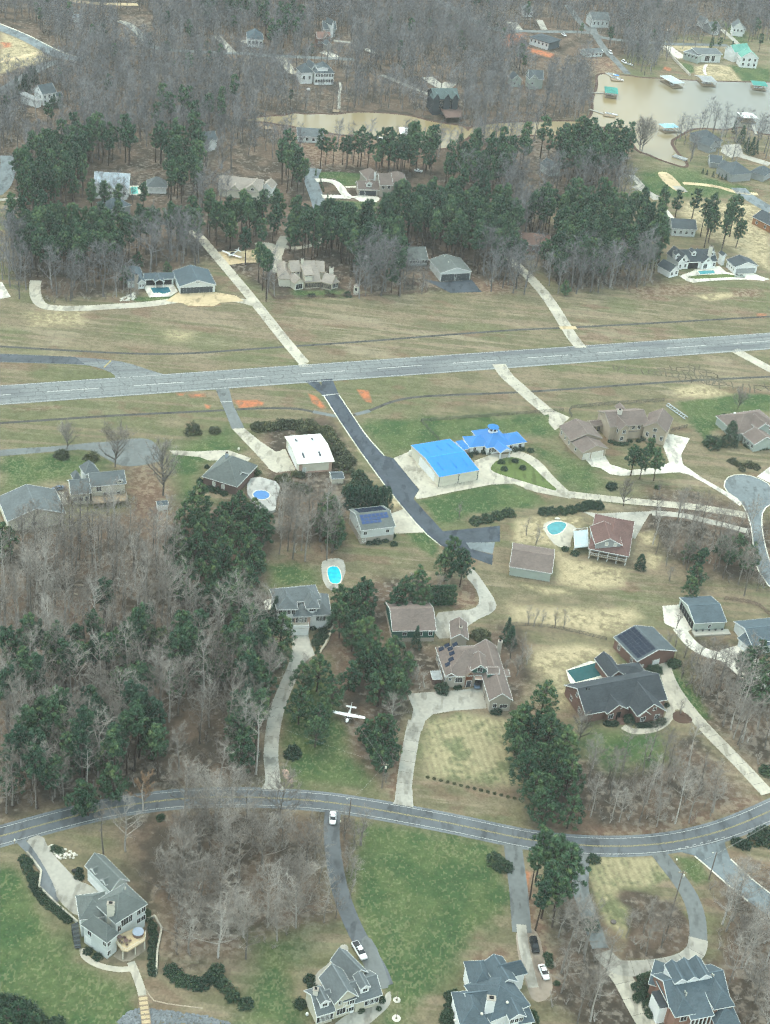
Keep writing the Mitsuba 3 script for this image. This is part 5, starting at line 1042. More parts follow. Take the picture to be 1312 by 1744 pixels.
# ------------------------------------------------------------------ plants: foliage and bark vary from plant to plant and from tuft to tuft (u of the mesh)
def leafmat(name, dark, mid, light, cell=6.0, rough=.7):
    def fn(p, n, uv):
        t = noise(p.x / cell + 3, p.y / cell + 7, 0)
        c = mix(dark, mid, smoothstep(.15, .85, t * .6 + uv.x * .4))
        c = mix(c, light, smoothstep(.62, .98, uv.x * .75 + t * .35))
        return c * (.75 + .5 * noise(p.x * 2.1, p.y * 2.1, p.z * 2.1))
    scene[name] = two({'type': 'principled', 'base_color': proc(fn), 'roughness': rough, 'specular': .25})
leafmat('m_pine', (.030, .070, .044), (.070, .138, .068), (.155, .225, .088), 5.0)
leafmat('m_youngpine', (.032, .076, .044), (.076, .144, .068), (.165, .23, .088), 5.0)
leafmat('m_shrub', (.028, .058, .038), (.054, .096, .054), (.105, .15, .07))
leafmat('m_olive', (.058, .074, .046), (.105, .120, .064), (.20, .195, .09))
leafmat('m_cedar', (.022, .056, .040), (.042, .09, .056), (.075, .135, .066))
def barkmat(name, a, b, c):
    def fn(p, n, uv):
        t = noise(p.x / 4.0 + 13, p.y / 4.0 + 7, 0)
        col = mix(mix(a, b, smoothstep(.2, .6, t)), c, smoothstep(.6, .85, t))
        return col * (.7 + .3 * uv.x) * (.75 + .5 * noise(p.x * 3, p.y * 3, p.z * 1.2))
    scene[name] = two({'type': 'principled', 'base_color': proc(fn), 'roughness': .9, 'specular': .15})
barkmat('m_pinebark', (.060, .046, .038), (.090, .068, .054), (.13, .105, .09))
barkmat('m_bark', (.15, .135, .12), (.25, .23, .205), (.50, .48, .44))
barkmat('m_twig', (.19, .168, .148), (.295, .265, .235), (.43, .40, .36))
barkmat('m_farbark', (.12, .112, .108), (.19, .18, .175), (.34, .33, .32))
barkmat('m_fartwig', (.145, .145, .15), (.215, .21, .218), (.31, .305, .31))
barkmat('m_darkbark', (.085, .078, .07), (.13, .12, .108), (.19, .18, .16))
barkmat('m_rusty', (.20, .12, .075), (.26, .16, .10), (.30, .20, .13))

def tubes(segs, sides):
    """segs: list of (a, b, ra, rb, shade) -> vertices, faces, shades"""
    V, F, S, n = [], [], [], 0
    an = np.arange(sides) * 2 * math.pi / sides
    for a, b, ra, rb, s in segs:
        d = b - a; L = np.linalg.norm(d)
        if L < 1e-6: continue
        d = d / L; x = np.cross(d, [.3, .2, .93] if abs(d[2]) < .8 else [1, .2, 0]); x /= np.linalg.norm(x); y = np.cross(d, x)
        ring = np.cos(an)[:, None] * x + np.sin(an)[:, None] * y
        V += [a + ring * ra, b + ring * rb]; S += [s] * (2 * sides)
        for i in range(sides):
            j = (i + 1) % sides; F += [[n + i, n + j, n + sides + j], [n + i, n + sides + j, n + sides + i]]
        n += 2 * sides
    return np.vstack(V), np.array(F), np.array(S)

def join(parts):
    V, F, S, n = [], [], [], 0
    for v, f, s in parts:
        V.append(v); F.append(f + n); S.append(s); n += len(v)
    return np.vstack(V), np.vstack(F), np.concatenate(S)

def mesh_entry(v, f, s, bsdf):
    return mikit.ply((v, f), bsdf, smooth=False, uv=np.stack([s, np.zeros(len(s))], 1))

def tufts(rng, centers, rad, per, ln, wd, shade, up=.25):
    """needle or leaf blades round each centre"""
    n = len(centers) * per
    c = np.repeat(centers, per, 0); r = np.repeat(rad, per)
    d = rng.normal(size=(n, 3)); d /= np.linalg.norm(d, axis=1, keepdims=True); d[:, 2] = d[:, 2] * .8 + up * .4
    a = c + d * (r * rng.uniform(.45, 1.0, n))[:, None]
    t = rng.normal(size=(n, 3)); t -= d * np.sum(t * d, 1, keepdims=True); t /= np.linalg.norm(t, axis=1, keepdims=True)
    dd = t + d * rng.uniform(-.2, .6, n)[:, None]; dd[:, 2] += up * .5; dd /= np.linalg.norm(dd, axis=1, keepdims=True)
    L = ln * rng.uniform(.6, 1.25, n); W = wd * rng.uniform(.7, 1.3, n)
    x = np.cross(dd, d + rng.normal(size=(n, 3)) * .35); x /= np.linalg.norm(x, axis=1, keepdims=True)
    a = a - dd * (L * .4)[:, None]
    v = np.stack([a - x * W[:, None] / 2, a + x * W[:, None] / 2, a + dd * L[:, None]], 1).reshape(-1, 3)
    s = np.repeat(np.clip(np.repeat(shade, per) + rng.normal(size=n) * .1, 0, 1), 3)
    return v, np.arange(3 * n).reshape(-1, 3), s

def pine_asset(key, seed, Ht, cb, R, ncl, per, ln=.95, wd=.3, young=False):
    rng = np.random.default_rng(seed)
    segs, bend = [], rng.normal(size=2) * .5
    def axis(t): return np.array([bend[0] * t * t + .15 * math.sin(5 * t + seed), bend[1] * t * t + .15 * math.cos(4 * t + seed), Ht * t])
    ts = np.linspace(0, .96, 6); r0 = .22 + Ht * .004
    for i in range(5): segs.append((axis(ts[i]), axis(ts[i + 1]), r0 * (1 - .8 * ts[i]), r0 * (1 - .8 * ts[i + 1]), .6))
    trunk = tubes(segs, 6)
    cen, rad, sh, br = [], [], [], []
    k = 0
    while len(cen) < ncl:
        q = rng.random(); t = cb + (1 - cb) * q
        if young: prof = min(1, .7 + q) * max(0, 1 - q ** 1.9) ** .8 + .1
        else: prof = min(1, .45 + 2.2 * q) * math.sqrt(max(0, 1 - (q * .96) ** 2.4)) * (.75 + .25 * math.sin(k * 1.7))
        ang = rng.random() * 6.283; rr = R * prof * math.sqrt(rng.uniform(.12, 1)); c0 = axis(t * .985)
        c = c0 + np.array([math.cos(ang) * rr, math.sin(ang) * rr, rng.normal() * .3 + .12 * rr])
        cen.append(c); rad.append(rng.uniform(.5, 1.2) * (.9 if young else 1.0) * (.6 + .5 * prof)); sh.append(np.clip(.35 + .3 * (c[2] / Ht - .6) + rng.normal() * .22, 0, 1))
        br.append((c0 - Z3 * .1 * rr, c, .07, .03, .4)); k += 1
    # a few dead lower limbs
    for _ in range(0 if young else 5):
        t = rng.uniform(cb * .6, cb); ang = rng.random() * 6.283; c0 = axis(t); br.append((c0, c0 + np.array([math.cos(ang), math.sin(ang), .1]) * rng.uniform(.8, 2), .05, .02, .5))
    b = tubes(br, 3)
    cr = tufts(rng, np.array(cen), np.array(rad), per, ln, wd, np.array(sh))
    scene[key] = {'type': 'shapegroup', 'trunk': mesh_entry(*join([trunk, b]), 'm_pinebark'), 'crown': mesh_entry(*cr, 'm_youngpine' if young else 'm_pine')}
    return key, Ht

def bare_asset(key, seed, Ht, spread, n1, n2, n3, fork=.45, tw=.045, ln3=1.5, twig='m_twig', upright=.8, low=.3, bark='m_bark', rk=1.0, limb=None):
    rng = np.random.default_rng(seed)
    segs6, segs3, tw_a, tw_d, tw_l = [], [], [], [], []
    r0 = .16 + Ht * .006
    bend = rng.normal(size=2) * .6
    def axis(t): return np.array([bend[0] * t * t + .25 * math.sin(6 * t + seed), bend[1] * t * t + .25 * math.cos(5 * t), Ht * t])
    ts = np.linspace(0, .9, 7)
    for i in range(6): segs6.append((axis(ts[i]), axis(ts[i + 1]), r0 * (1 - .92 * ts[i]) , r0 * (1 - .92 * ts[i + 1]), .8))
    for k in range(n1):
        t = low + (.95 - low) * ((k + rng.random()) / n1) ** .85
        ang = k * 2.4 + rng.normal() * .5
        L = spread * (1.15 - .75 * (t - low) / (1 - low)) * rng.uniform(.75, 1.25)
        d = np.array([math.cos(ang), math.sin(ang), upright * rng.uniform(.6, 1.5)]); d /= np.linalg.norm(d)
        p0 = axis(t); rr = (r0 * (1 - .9 * t) * .6 + .02) * rk
        p1 = p0 + d * L * .5; d2 = d + np.array([0, 0, .35]) + rng.normal(size=3) * .15; d2 /= np.linalg.norm(d2); p2 = p1 + d2 * L * .5
        segs3 += [(p0, p1, rr, rr * .65, .75), (p1, p2, rr * .65, .025, .7)]
        for j in range(n2):
            s = .25 + .75 * (j + rng.random()) / n2
            q0 = p0 + (p1 - p0) * min(1, s * 2) if s < .5 else p1 + (p2 - p1) * (s * 2 - 1)
            e = d * .6 + rng.normal(size=3) * .6 + np.array([0, 0, .45]); e /= np.linalg.norm(e)
            l2 = L * .42 * rng.uniform(.6, 1.2); q1 = q0 + e * l2
            segs3.append((q0, q1, .035, .018, .6))
            for m_ in range(n3):
                w = .2 + .8 * rng.random(); f = e * .7 + rng.normal(size=3) * .65 + np.array([0, 0, .3]); f /= np.linalg.norm(f)
                tw_a.append(q0 + (q1 - q0) * w); tw_d.append(f); tw_l.append(ln3 * rng.uniform(.5, 1.2))
    A, Dd, L = np.array(tw_a), np.array(tw_d), np.array(tw_l); n = len(A)
    x = np.cross(Dd, rng.normal(size=(n, 3))); x /= np.linalg.norm(x, axis=1, keepdims=True)
    v = np.stack([A - x * tw / 2, A + x * tw / 2, A + Dd * L[:, None]], 1).reshape(-1, 3)
    tws = (v, np.arange(3 * n).reshape(-1, 3), np.repeat(rng.uniform(.3, 1, n), 3))
    scene[key] = {'type': 'shapegroup', 'trunk': mesh_entry(*tubes(segs6, 6), bark), **({'limb': mesh_entry(*tubes(segs3, 4), limb), 'crown': mesh_entry(*tws, twig)} if limb else {'crown': mesh_entry(*join([tubes(segs3, 3), tws]), twig)})}
    return key, Ht

def cone_asset(key, seed, Ht, R, n, bsdf='m_cedar', sharp=1.0, base=.04, ln=.5, wd=.22):
    rng = np.random.default_rng(seed)
    q = rng.random(n) ** 1.15; ang = rng.random(n) * 6.283
    prof = (1 - q) ** sharp * (.85 + .3 * rng.random(n)) * (1 + .12 * np.sin(ang * 3 + q * 9))
    rr = R * prof * np.sqrt(rng.uniform(.45, 1, n))
    c = np.stack([np.cos(ang) * rr, np.sin(ang) * rr, Ht * (base + (1 - base) * q)], 1)
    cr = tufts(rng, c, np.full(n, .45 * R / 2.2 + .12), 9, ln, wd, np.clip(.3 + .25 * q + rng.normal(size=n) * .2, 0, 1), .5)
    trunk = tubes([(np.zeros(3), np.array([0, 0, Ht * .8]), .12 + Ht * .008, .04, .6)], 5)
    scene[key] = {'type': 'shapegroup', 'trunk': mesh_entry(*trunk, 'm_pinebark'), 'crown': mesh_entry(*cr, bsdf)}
    return key, Ht

def dome_asset(key, seed, R, Hh, n, bsdf, ln=.2, wd=.12, per=13, lump=.45):
    rng = np.random.default_rng(seed)
    d = rng.normal(size=(n, 3)); d /= np.linalg.norm(d, axis=1, keepdims=True); d[:, 2] = np.abs(d[:, 2]) * 1.0 - .18
    k = (1 + lump * (meshkit.noise(d * 3.1 + seed, seed) - .5) * 2) * rng.uniform(.55, 1, n) ** .5
    c = d * k[:, None] * [R, R, Hh] * [1, 1, .95]; c[:, 2] = np.maximum(c[:, 2] + .12 * Hh, .05)
    cr = tufts(rng, c, rng.uniform(.12, .30, n) * R + .04, per, ln, wd, np.clip(.4 + rng.normal(size=n) * .25, 0, 1), .3)
    st = tubes([(np.zeros(3), np.array([math.cos(a) * R * .4, math.sin(a) * R * .4, Hh * .7]), .05, .02, .5) for a in (0, 2.1, 4.2)], 4)
    scene[key] = {'type': 'shapegroup', 'stem': mesh_entry(*st, 'm_pinebark'), 'crown': mesh_entry(*cr, bsdf)}
    return key, Hh

PINES = [pine_asset(f'form_pine_{i}', 10 + i, h, cb, R, n, 34) for i, (h, cb, R, n) in enumerate([(21, .50, 3.9, 86), (19.5, .44, 4.3, 96), (22, .58, 3.7, 74), (17, .36, 4.6, 104), (20, .5, 3.3, 70), (23.5, .62, 3.4, 66)])]
PINESF = [pine_asset(f'form_far_pine_{i}', 30 + i, h, cb, R, n, 15, 1.25, .5) for i, (h, cb, R, n) in enumerate([(19, .5, 3.8, 46), (20.5, .55, 3.5, 42), (17.5, .45, 4.2, 50)])]
YOUNG = [pine_asset(f'form_young_pine_{i}', 50 + i, h, cb, R, n, 30, .85, .28, True) for i, (h, cb, R, n) in enumerate([(12.5, .14, 3.9, 70), (10.5, .12, 3.5, 60), (14, .2, 4.5, 84)])]
BARES = [bare_asset(f'form_bare_{i}', 70 + i, h, sp, n1, 6, 9, upright=u, low=lo, ln3=1.35, tw=.04) for i, (h, sp, u, lo, n1) in enumerate([(20, 4.6, .65, .42, 15), (18, 5.2, .55, .36, 17), (22, 4.2, .75, .50, 14), (16, 5.6, .5, .30, 17), (19, 4.0, .8, .46, 13), (21, 5.6, .55, .45, 16), (14, 4.8, .6, .25, 15), (24, 4.6, .7, .55, 13), (17, 6.0, .45, .40, 18)])]
BIGB = [bare_asset(f'form_broad_bare_{i}', 90 + i, h, sp, 24, 8, 10, upright=u, low=lo, ln3=1.6, tw=.05) for i, (h, sp, u, lo) in enumerate([(15, 7.5, .9, .16), (17, 8.0, .8, .2), (14, 6.8, 1.1, .18)])]
SPREAD = [bare_asset(f'form_spreading_{i}', 180 + i, h, sp, 24, 9, 10, upright=u, low=.12, ln3=1.5, tw=.055, rk=1.5, bark='m_darkbark', limb='m_darkbark') for i, (h, sp, u) in enumerate([(13, 8.0, 1.0), (15, 7.5, 1.2), (12, 6.5, 1.3)])]
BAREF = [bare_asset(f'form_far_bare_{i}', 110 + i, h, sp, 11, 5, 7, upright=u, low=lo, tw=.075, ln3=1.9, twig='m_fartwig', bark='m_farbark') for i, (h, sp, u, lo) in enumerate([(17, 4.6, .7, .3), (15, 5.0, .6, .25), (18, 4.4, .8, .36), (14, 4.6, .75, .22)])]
SMALLB = [bare_asset(f'form_small_bare_{i}', 130 + i, h, sp, 10, 5, 6, upright=1.3, low=.12, ln3=1.0, tw=.035) for i, (h, sp) in enumerate([(6.5, 2.4), (5, 2.2), (8, 2.8)])]
BRUSH = [bare_asset(f'form_brush_{i}', 150 + i, h, sp, 7, 3, 3, upright=1.0, low=.05, ln3=1.0, tw=.06) for i, (h, sp) in enumerate([(3.4, 1.7), (2.6, 1.6), (4.5, 1.8)])]
RUSTY = [bare_asset('form_rusty', 170, 9, 3.2, 12, 5, 9, upright=.9, low=.2, ln3=.8, tw=.16, twig='m_rusty')]
CEDAR = [cone_asset('form_cedar_0', 190, 11, 2.6, 230), cone_asset('form_cedar_1', 191, 8, 2.2, 190, sharp=.85)]
MAGN = [cone_asset('form_round_evergreen', 195, 10, 3.6, 300, sharp=.55, bsdf='m_shrub', ln=.6, wd=.32)]
LEYL = [cone_asset('form_hedge_conifer', 197, 6.5, 1.5, 150, sharp=.5)]
ARBOR = [cone_asset('form_slim_conifer', 198, 5.0, .75, 90, sharp=.6, ln=.35, wd=.16, bsdf='m_youngpine')]
SHRUB = [dome_asset('form_shrub_0', 200, 1, 1.15, 120, 'm_shrub'), dome_asset('form_shrub_1', 201, 1, .95, 120, 'm_shrub'), dome_asset('form_shrub_2', 202, 1, 1.3, 120, 'm_shrub')]
OLIVE = [dome_asset('form_olive_0', 205, 1, 1.2, 100, 'm_olive', lump=.4), dome_asset('form_olive_1', 206, 1, 1.0, 100, 'm_olive', lump=.4)]

rnd = random.Random(7)
def place(key, form, p, scale=1.0, rot=None, sz=None):
    rot = rnd.random() * 360 if rot is None else rot
    scene[key] = {'type': 'instance', 'form': {'type': 'ref', 'id': form[0]}, 'to_world': T().translate([float(p[0]), float(p[1]), -.03]) @ T().rotate([0, 0, 1], rot) @ T().scale([scale, scale, sz or scale])}
    return key

WOOD = []      # every tree of the woods: (family, form, x, y, scale, label)
def wood(fam, forms, xy, scale, label): WOOD.append((fam, rnd.choice(forms), float(xy[0]), float(xy[1]), scale, label))
def crowns(fam, forms, tile, pts, label, h=None, zc=.72):
    """trees given by where the middle of the crown is seen"""
    for q in pts:
        f = rnd.choice(forms); hh = q[2] if len(q) > 2 else (h or f[1] * rnd.uniform(.9, 1.08))
        p = G(tile, q[0], q[1], hh * zc); WOOD.append((fam, f, float(p[0]), float(p[1]), hh / f[1], label))
def bases(fam, forms, tile, pts, label, h=None):
    for q in pts:
        f = rnd.choice(forms); hh = q[2] if len(q) > 2 else (h or f[1] * rnd.uniform(.9, 1.08))
        p = G(tile, q[0], q[1]); WOOD.append((fam, f, float(p[0]), float(p[1]), hh / f[1], label))
from shapely.prepared import prep
_keep = [q for q in EXC if q.area < 60000]
NOGO = prep(so.unary_union([q.buffer(1.2) for q in _keep] + [lake.buffer(1), creek.buffer(1), arm.buffer(1)]))
GAPS = []
def fill(fam, forms, tile, pts, zc, step, label, keep=1.0, smin=.85, smax=1.12, clump=0.0, seed=0, collect=None):
    """trees scattered over a stand whose canopy outline, at height zc, is given"""
    poly = sg.Polygon(GP(tile, pts, zc)).buffer(0); pp = prep(poly); x0, y0, x1, y1 = poly.bounds
    r = random.Random(seed * 7919 + int(abs(x0) * 13) + len(pts))
    y, row = y0, 0
    while y < y1:
        x = x0 + (row % 2) * step / 2
        while x < x1:
            qx, qy = x + r.uniform(-.42, .42) * step, y + r.uniform(-.42, .42) * step
            k = keep
            if clump: k *= 1 if meshkit.fbm(np.array([[qx * .02, qy * .02, seed]]), 2, seed)[0] > clump else .12
            if r.random() < k:
                P_ = sg.Point(qx, qy)
                if pp.contains(P_) and not NOGO.contains(P_) and not any(g.contains(P_) for g in GAPS):
                    px, py = project([qx, qy, 0]); tx, ty = project([qx, qy, 22])
                    if -120 < px < 1430 and ty < 1830 and py > -60:
                        f = r.choice(forms)
                        (WOOD if collect is None else collect).append((fam, f, qx, qy, r.uniform(smin, smax), label))
            x += step
        y += step * .87; row += 1
# yards: nothing grows at random on a building's camera-side yard
_fp = [q for q in EXC if q.geom_type == 'Polygon' and len(q.exterior.coords) == 5 and q.area < 700]
def _yard(q, far):
    c = np.array(q.centroid.coords[0]); d = -c / np.linalg.norm(c)
    import shapely.affinity as sa
    return so.unary_union([sa.translate(q, *(d * k)) for k in (0, 4, 8, 12, 16)] if far else [q, sa.translate(q, *(d * 4))])
import shapely.affinity as sa
_lanes = []
for q in FAR:
    c = np.array(q.centroid.coords[0]); d = -c / np.linalg.norm(c); _lanes += [sa.translate(q, *(d * k)) for k in (0, 3, 6)]
NOGO = prep(so.unary_union(_lanes + [q.buffer(1.2) for q in _keep] + [lake.buffer(1), creek.buffer(1), arm.buffer(1)] + [_yard(q, q.centroid.y > 640 and not (q.centroid.x < -90 and q.centroid.y < 830)) for q in _fp]))
for t, q in (('', [(-60, 20), (60, 45), (110, 95), (90, 115), (0, 140), (-60, 150)]), ('h27', [(60, 130), (800, 150), (900, 560), (800, 700), (520, 720), (240, 560), (60, 420)]), ('c1', [(920, 300), (1200, 300), (1312, 330), (1312, 400), (920, 410)]),
             ('c1', [(20, 165), (280, 240), (340, 280), (200, 300), (0, 260)]), ('c1', [(620, 830), (900, 820), (1312, 930), (1312, 1000), (620, 1000)]), ('a3', [(0, 100), (1312, 60), (1312, 350), (0, 430)]),
             ('h29', [(820, 80), (1300, 80), (1300, 220), (860, 240), (740, 260)]), ('h29', [(20, 60), (560, 60), (560, 240), (40, 300)]), ('h39', [(240, 170), (740, 170), (780, 700), (240, 620)]), ('h38', [(855, 165), (1160, 165), (1160, 430), (855, 420)]), ('h34', [(270, 840), (960, 840), (1010, 1420), (230, 1420)]), ('h38', [(190, 330), (430, 330), (450, 560), (200, 560)]),
             ('h34', [(430, 240), (1060, 240), (1060, 640), (430, 660)]), ('b1', [(-70, 190), (60, 190), (70, 330), (-80, 330)]), ('h39', [(800, 330), (1300, 330), (1312, 656), (950, 600)]), ('a1', [(560, 60), (760, 60), (800, 260), (640, 240)]), ('c1', [(400, 95), (510, 95), (510, 150), (400, 150)])):
    GAPS.append(prep(sg.Polygon(GP(t, q, 0))))
PM = PINES
# ---- pine stands
fill('pine', PINES, '', [(20, 305), (45, 258), (110, 222), (150, 212), (235, 232), (248, 262), (170, 268), (150, 300), (100, 330), (30, 325)], 13, 6.4, 'tall pine in the dense stand left of the white house with the pale roof', seed=1)
fill('pine', PINES, '', [(10, 366), (60, 361), (165, 372), (240, 378), (280, 366), (342, 364), (342, 380), (300, 385), (225, 395), (215, 428), (60, 438), (25, 395)], 13, 5.6, 'tall pine in the dense stand above the low house with the runway pool', seed=1)
fill('pine', PINES, '', [(336, 352), (420, 347), (470, 352), (525, 354), (590, 364), (640, 374), (570, 398), (490, 402), (420, 415), (350, 375)], 13, 5.4, 'pine in the stand behind the rambling tan house', seed=2)
fill('pine', PINES, '', [(575, 372), (640, 360), (712, 375), (715, 430), (650, 448), (585, 430)], 13, 6.0, 'tall yellowish green pine between the tan house and the pale green hangar', seed=3)
fill('pine', PINES, '', [(645, 352), (690, 328), (800, 324), (860, 338), (905, 378), (910, 440), (860, 430), (800, 420), (730, 395), (655, 365)], 13, 5.6, 'tall pine in the stand behind the pale green hangar', seed=4)
fill('bare', BARES, '', [(770, 300), (940, 285), (1085, 290), (1090, 320), (1010, 300), (860, 318)], 10, 7.5, 'bare tree between the lake pines and the runway pines', seed=71)
for _i, _q in enumerate(([(758, 265), (800, 245), (870, 243), (882, 270), (860, 292), (760, 305)], [(948, 238), (1000, 218), (1076, 232), (1076, 270), (1000, 282), (945, 272)], [(880, 235), (945, 225), (945, 262), (885, 268)])): fill('pine', PINES, '', _q, 13, (6.4, 6.2, 9)[_i], 'dark pine in the grove at the near end of the lake', seed=5 + _i)
fill('pine', PINES, '', [(885, 345), (1010, 328), (1090, 345), (1135, 380), (1140, 425), (1050, 445), (960, 450), (930, 415)], 13, 5.8, 'tall pine in the stand left of the white farmhouse', keep=.9, seed=6)
fill('pine', PINES, '', [(532, 250), (560, 241), (740, 238), (745, 262), (700, 266), (540, 266)], 13, 5.6, 'pine in the row behind the bright green lawn with the curving driveway', seed=7)
fill('pine', PINES, '', [(1115, 325), (1180, 330), (1265, 345), (1265, 385), (1200, 385), (1120, 350)], 15, 9, 'pine on sandy ground behind the white farmhouse', seed=8)
fill('pine', PINES, '', [(264, 228), (345, 224), (350, 300), (290, 320), (262, 280)], 13, 6.5, 'pine in the grove hiding the small blue roofed house', seed=9)
fill('pine', PINES, '', [(395, 254), (520, 250), (525, 296), (405, 294)], 13, 6.4, 'pine above the light tan house in the clearing', seed=10)
fill('pine', PINESF, '', [(262, 150), (405, 150), (405, 195), (262, 190)], 13, 12, 'pine in the far woods', seed=11)
fill('pine', PINESF, '', [(436, 5), (525, 10), (525, 60), (440, 62)], 13, 12, 'pine in the far woods', seed=12)
fill('pine', PINESF, '', [(-40, -60), (1340, -60), (1340, 60), (900, 120), (0, 200)], 11, 20, 'pine in the far woods', keep=.6, smin=.5, smax=.9, clump=.42, seed=13)
fill('pine', PINESF, '', [(340, -20), (440, -20), (440, 15), (340, 15)], 13, 10, 'pine in the far woods', seed=14)
fill('pine', YOUNG, '', [(288, 858), (440, 848), (462, 930), (455, 1005), (400, 1030), (310, 1005), (285, 920)], 8, 5.8, 'green pine in the thick grove below the brick house with the round pool', keep=.8, smin=.8, smax=1.2, seed=15)
fill('pine', YOUNG, '', [(545, 845), (598, 850), (598, 900), (550, 915)], 9, 5.5, 'young pine left of the solar panelled garage', seed=16)
fill('pine', YOUNG, '', [(572, 990), (640, 980), (662, 1030), (700, 1120), (705, 1180), (640, 1195), (590, 1140), (580, 1050)], 8, 6.2, 'full crowned pine in the band left of the green hangar', keep=.82, smin=.8, smax=1.15, seed=17)
fill('pine', YOUNG, '', [(485, 1165), (560, 1130), (577, 1190), (560, 1250), (490, 1255)], 6, 6.8, 'full crowned pine left of the parked high wing aircraft', smin=.75, smax=1.05, seed=18)
fill('pine', YOUNG, '', [(622, 1200), (668, 1195), (672, 1290), (625, 1285)], 7, 6.2, 'full crowned pine right of the parked high wing aircraft', smin=.8, smax=1.1, seed=19)
fill('pine', YOUNG, '', [(445, 1065), (498, 1060), (498, 1165), (455, 1170)], 9, 5.5, 'full crowned pine beside the drive of the white balcony house', smin=.9, smax=1.3, seed=20)
fill('pine', YOUNG, '', [(872, 1200), (930, 1185), (960, 1240), (985, 1310), (985, 1385), (925, 1390), (895, 1310), (872, 1250)], 8, 6.0, 'dense dark pine in the column above the road, right of the mown field', smin=.85, smax=1.15, seed=21)
for _i, _q in enumerate(([(0, 1085), (120, 1070), (150, 1120), (60, 1165), (0, 1165)], [(20, 1195), (140, 1185), (265, 1185), (275, 1265), (140, 1305), (0, 1315)], [(285, 1055), (350, 1060), (360, 1130), (300, 1120)], [(390, 1040), (460, 1045), (460, 1120), (400, 1120)], [(210, 1045), (265, 1045), (275, 1090), (215, 1095)], [(150, 1075), (195, 1075), (195, 1110), (150, 1110)], [(400, 1185), (455, 1185), (455, 1240), (405, 1240)])):
    fill('pine', PINES + YOUNG[2:], '', _q, 13, 6.4, 'green pine scattered through the bare wood left of the white balcony house', keep=.85, smin=.85, smax=1.1, seed=22 + _i)
crowns('pine', PINES, '', [(925, 1436, 20), (948, 1452, 21), (962, 1478, 22), (915, 1468, 19), (937, 1498, 20), (955, 1515, 19), (925, 1525, 18)], 'tall thin pine just below the road beside the long asphalt drive')
crowns('pine', PINES + YOUNG, '', [(180, 1010), (235, 1060), (245, 1045), (255, 1075), (222, 1070), (305, 1080), (315, 1100), (300, 1105), (170, 1085), (160, 1100), (180, 1105), (97, 1090), (85, 1100), (40, 1130), (25, 1150), (55, 1145), (12, 1165), (215, 1145), (205, 1150), (175, 1200), (185, 1215), (165, 1225), (150, 1195), (70, 1210), (90, 1225), (50, 1240), (80, 1250), (110, 1240), (30, 1265), (100, 1265), (60, 1270), (238, 1215), (230, 1235), (250, 1230), (420, 1110), (415, 1050), (430, 1060), (420, 1205), (440, 1200), (345, 1125), (15, 1280), (130, 1255), (395, 1090), (330, 1090), (60, 1300), (20, 1315), (140, 1285), (105, 1300)],
       'green pine scattered through the bare wood left of the white balcony house')
crowns('pine', YOUNG, '', [(135, 1343, 13), (150, 1352, 11), (195, 1318, 13)], 'olive green pine at the road edge, far left')
crowns('pine', YOUNG + PINES[3:4], '', [(775, 935, 16), (790, 958, 14), (762, 952, 13)], 'round topped pine at the end of the asphalt lane')
crowns('pine', YOUNG, '', [(690, 1000, 14), (715, 985, 14), (725, 1012, 12), (678, 1015, 12)], 'dark evergreen behind the green hangar')
crowns('pine', PINES[3:4] + YOUNG, '', [(1270, 1120, 14), (1295, 1110, 15), (1302, 1140, 14), (1280, 1152, 12), (1310, 1165, 14)], 'green pine at the right edge beside the small garage')
crowns('pine', YOUNG + PINES[3:4], '', [(1178, 930, 10), (1195, 945, 11), (1190, 970, 10), (1180, 995, 10), (1235, 925, 11), (1260, 920, 12), (1280, 940, 12), (1245, 945, 10)], 'pine in the thin wood left of the cul de sac road')
crowns('pine', PINES[1:4], '', [(1082, 772, 14), (1108, 762, 15), (1122, 780, 14), (1098, 780, 13)], 'round headed pine in front of the two storey tan brick house', )
crowns('pine', YOUNG, '', [(4, 905, 15), (30, 1720, 10), (10, 1735, 11), (55, 1740, 9)], 'dark pine at the left edge of the picture')
crowns('pine', PINES, 'b2', [(20, 330), (40, 360), (60, 390), (500, 220), (700, 420), (740, 380)], 'pine beside the tan house')
crowns('pine', YOUNG, 'a2', [(700, 350, 9), (850, 390, 7), (640, 420, 10)], 'young pine behind the low house with the runway pool')
crowns('pine', YOUNG, 'c2', [(280, 490, 8)], 'small dark evergreen at the wood edge above the runway')
crowns('pine', PINES, 'h29', [(150, 215), (240, 225), (60, 215), (400, 225)], 'pine standing before the white house with the pale roof')
crowns('bare', BARES, 'h29', [(130, 190, 15), (180, 200, 14), (225, 195, 16), (270, 205, 14), (330, 225, 12)], 'bare tree before the white house with the pale roof', zc=.5)
# ---- bare woods
FB = 'bare grey tree in the far woods'
fill('bare', BAREF, '', [(-40, -70), (440, -70), (440, 215), (262, 215), (0, 300), (-40, 300)], 10, 6.4, FB, keep=.92, clump=.27, seed=31)
fill('bare', BAREF, '', [(440, -70), (880, -70), (1010, 120), (1010, 190), (900, 222), (770, 200), (700, 163), (440, 163)], 10, 6.4, FB, keep=.92, clump=.27, seed=32)
fill('bare', BAREF, '', [(880, -70), (1360, -70), (1360, 40), (1190, 62), (1110, 90), (1000, 105)], 10, 7.0, FB, keep=.9, clump=.3, seed=33)
fill('bare', BAREF, '', [(560, 218), (700, 218), (700, 246), (560, 246)], 9, 9, 'bare tree on the near bank of the brown creek', keep=.5, seed=66)
fill('bare', BAREF, '', [(705, 214), (880, 216), (880, 240), (705, 246)], 9, 7, 'bare tree on the near bank of the brown creek', keep=.8, seed=67)
fill('bare', BAREF, '', [(400, 205), (500, 210), (520, 246), (430, 244)], 9, 7, 'bare tree on the near bank of the brown creek', keep=.5, seed=34)
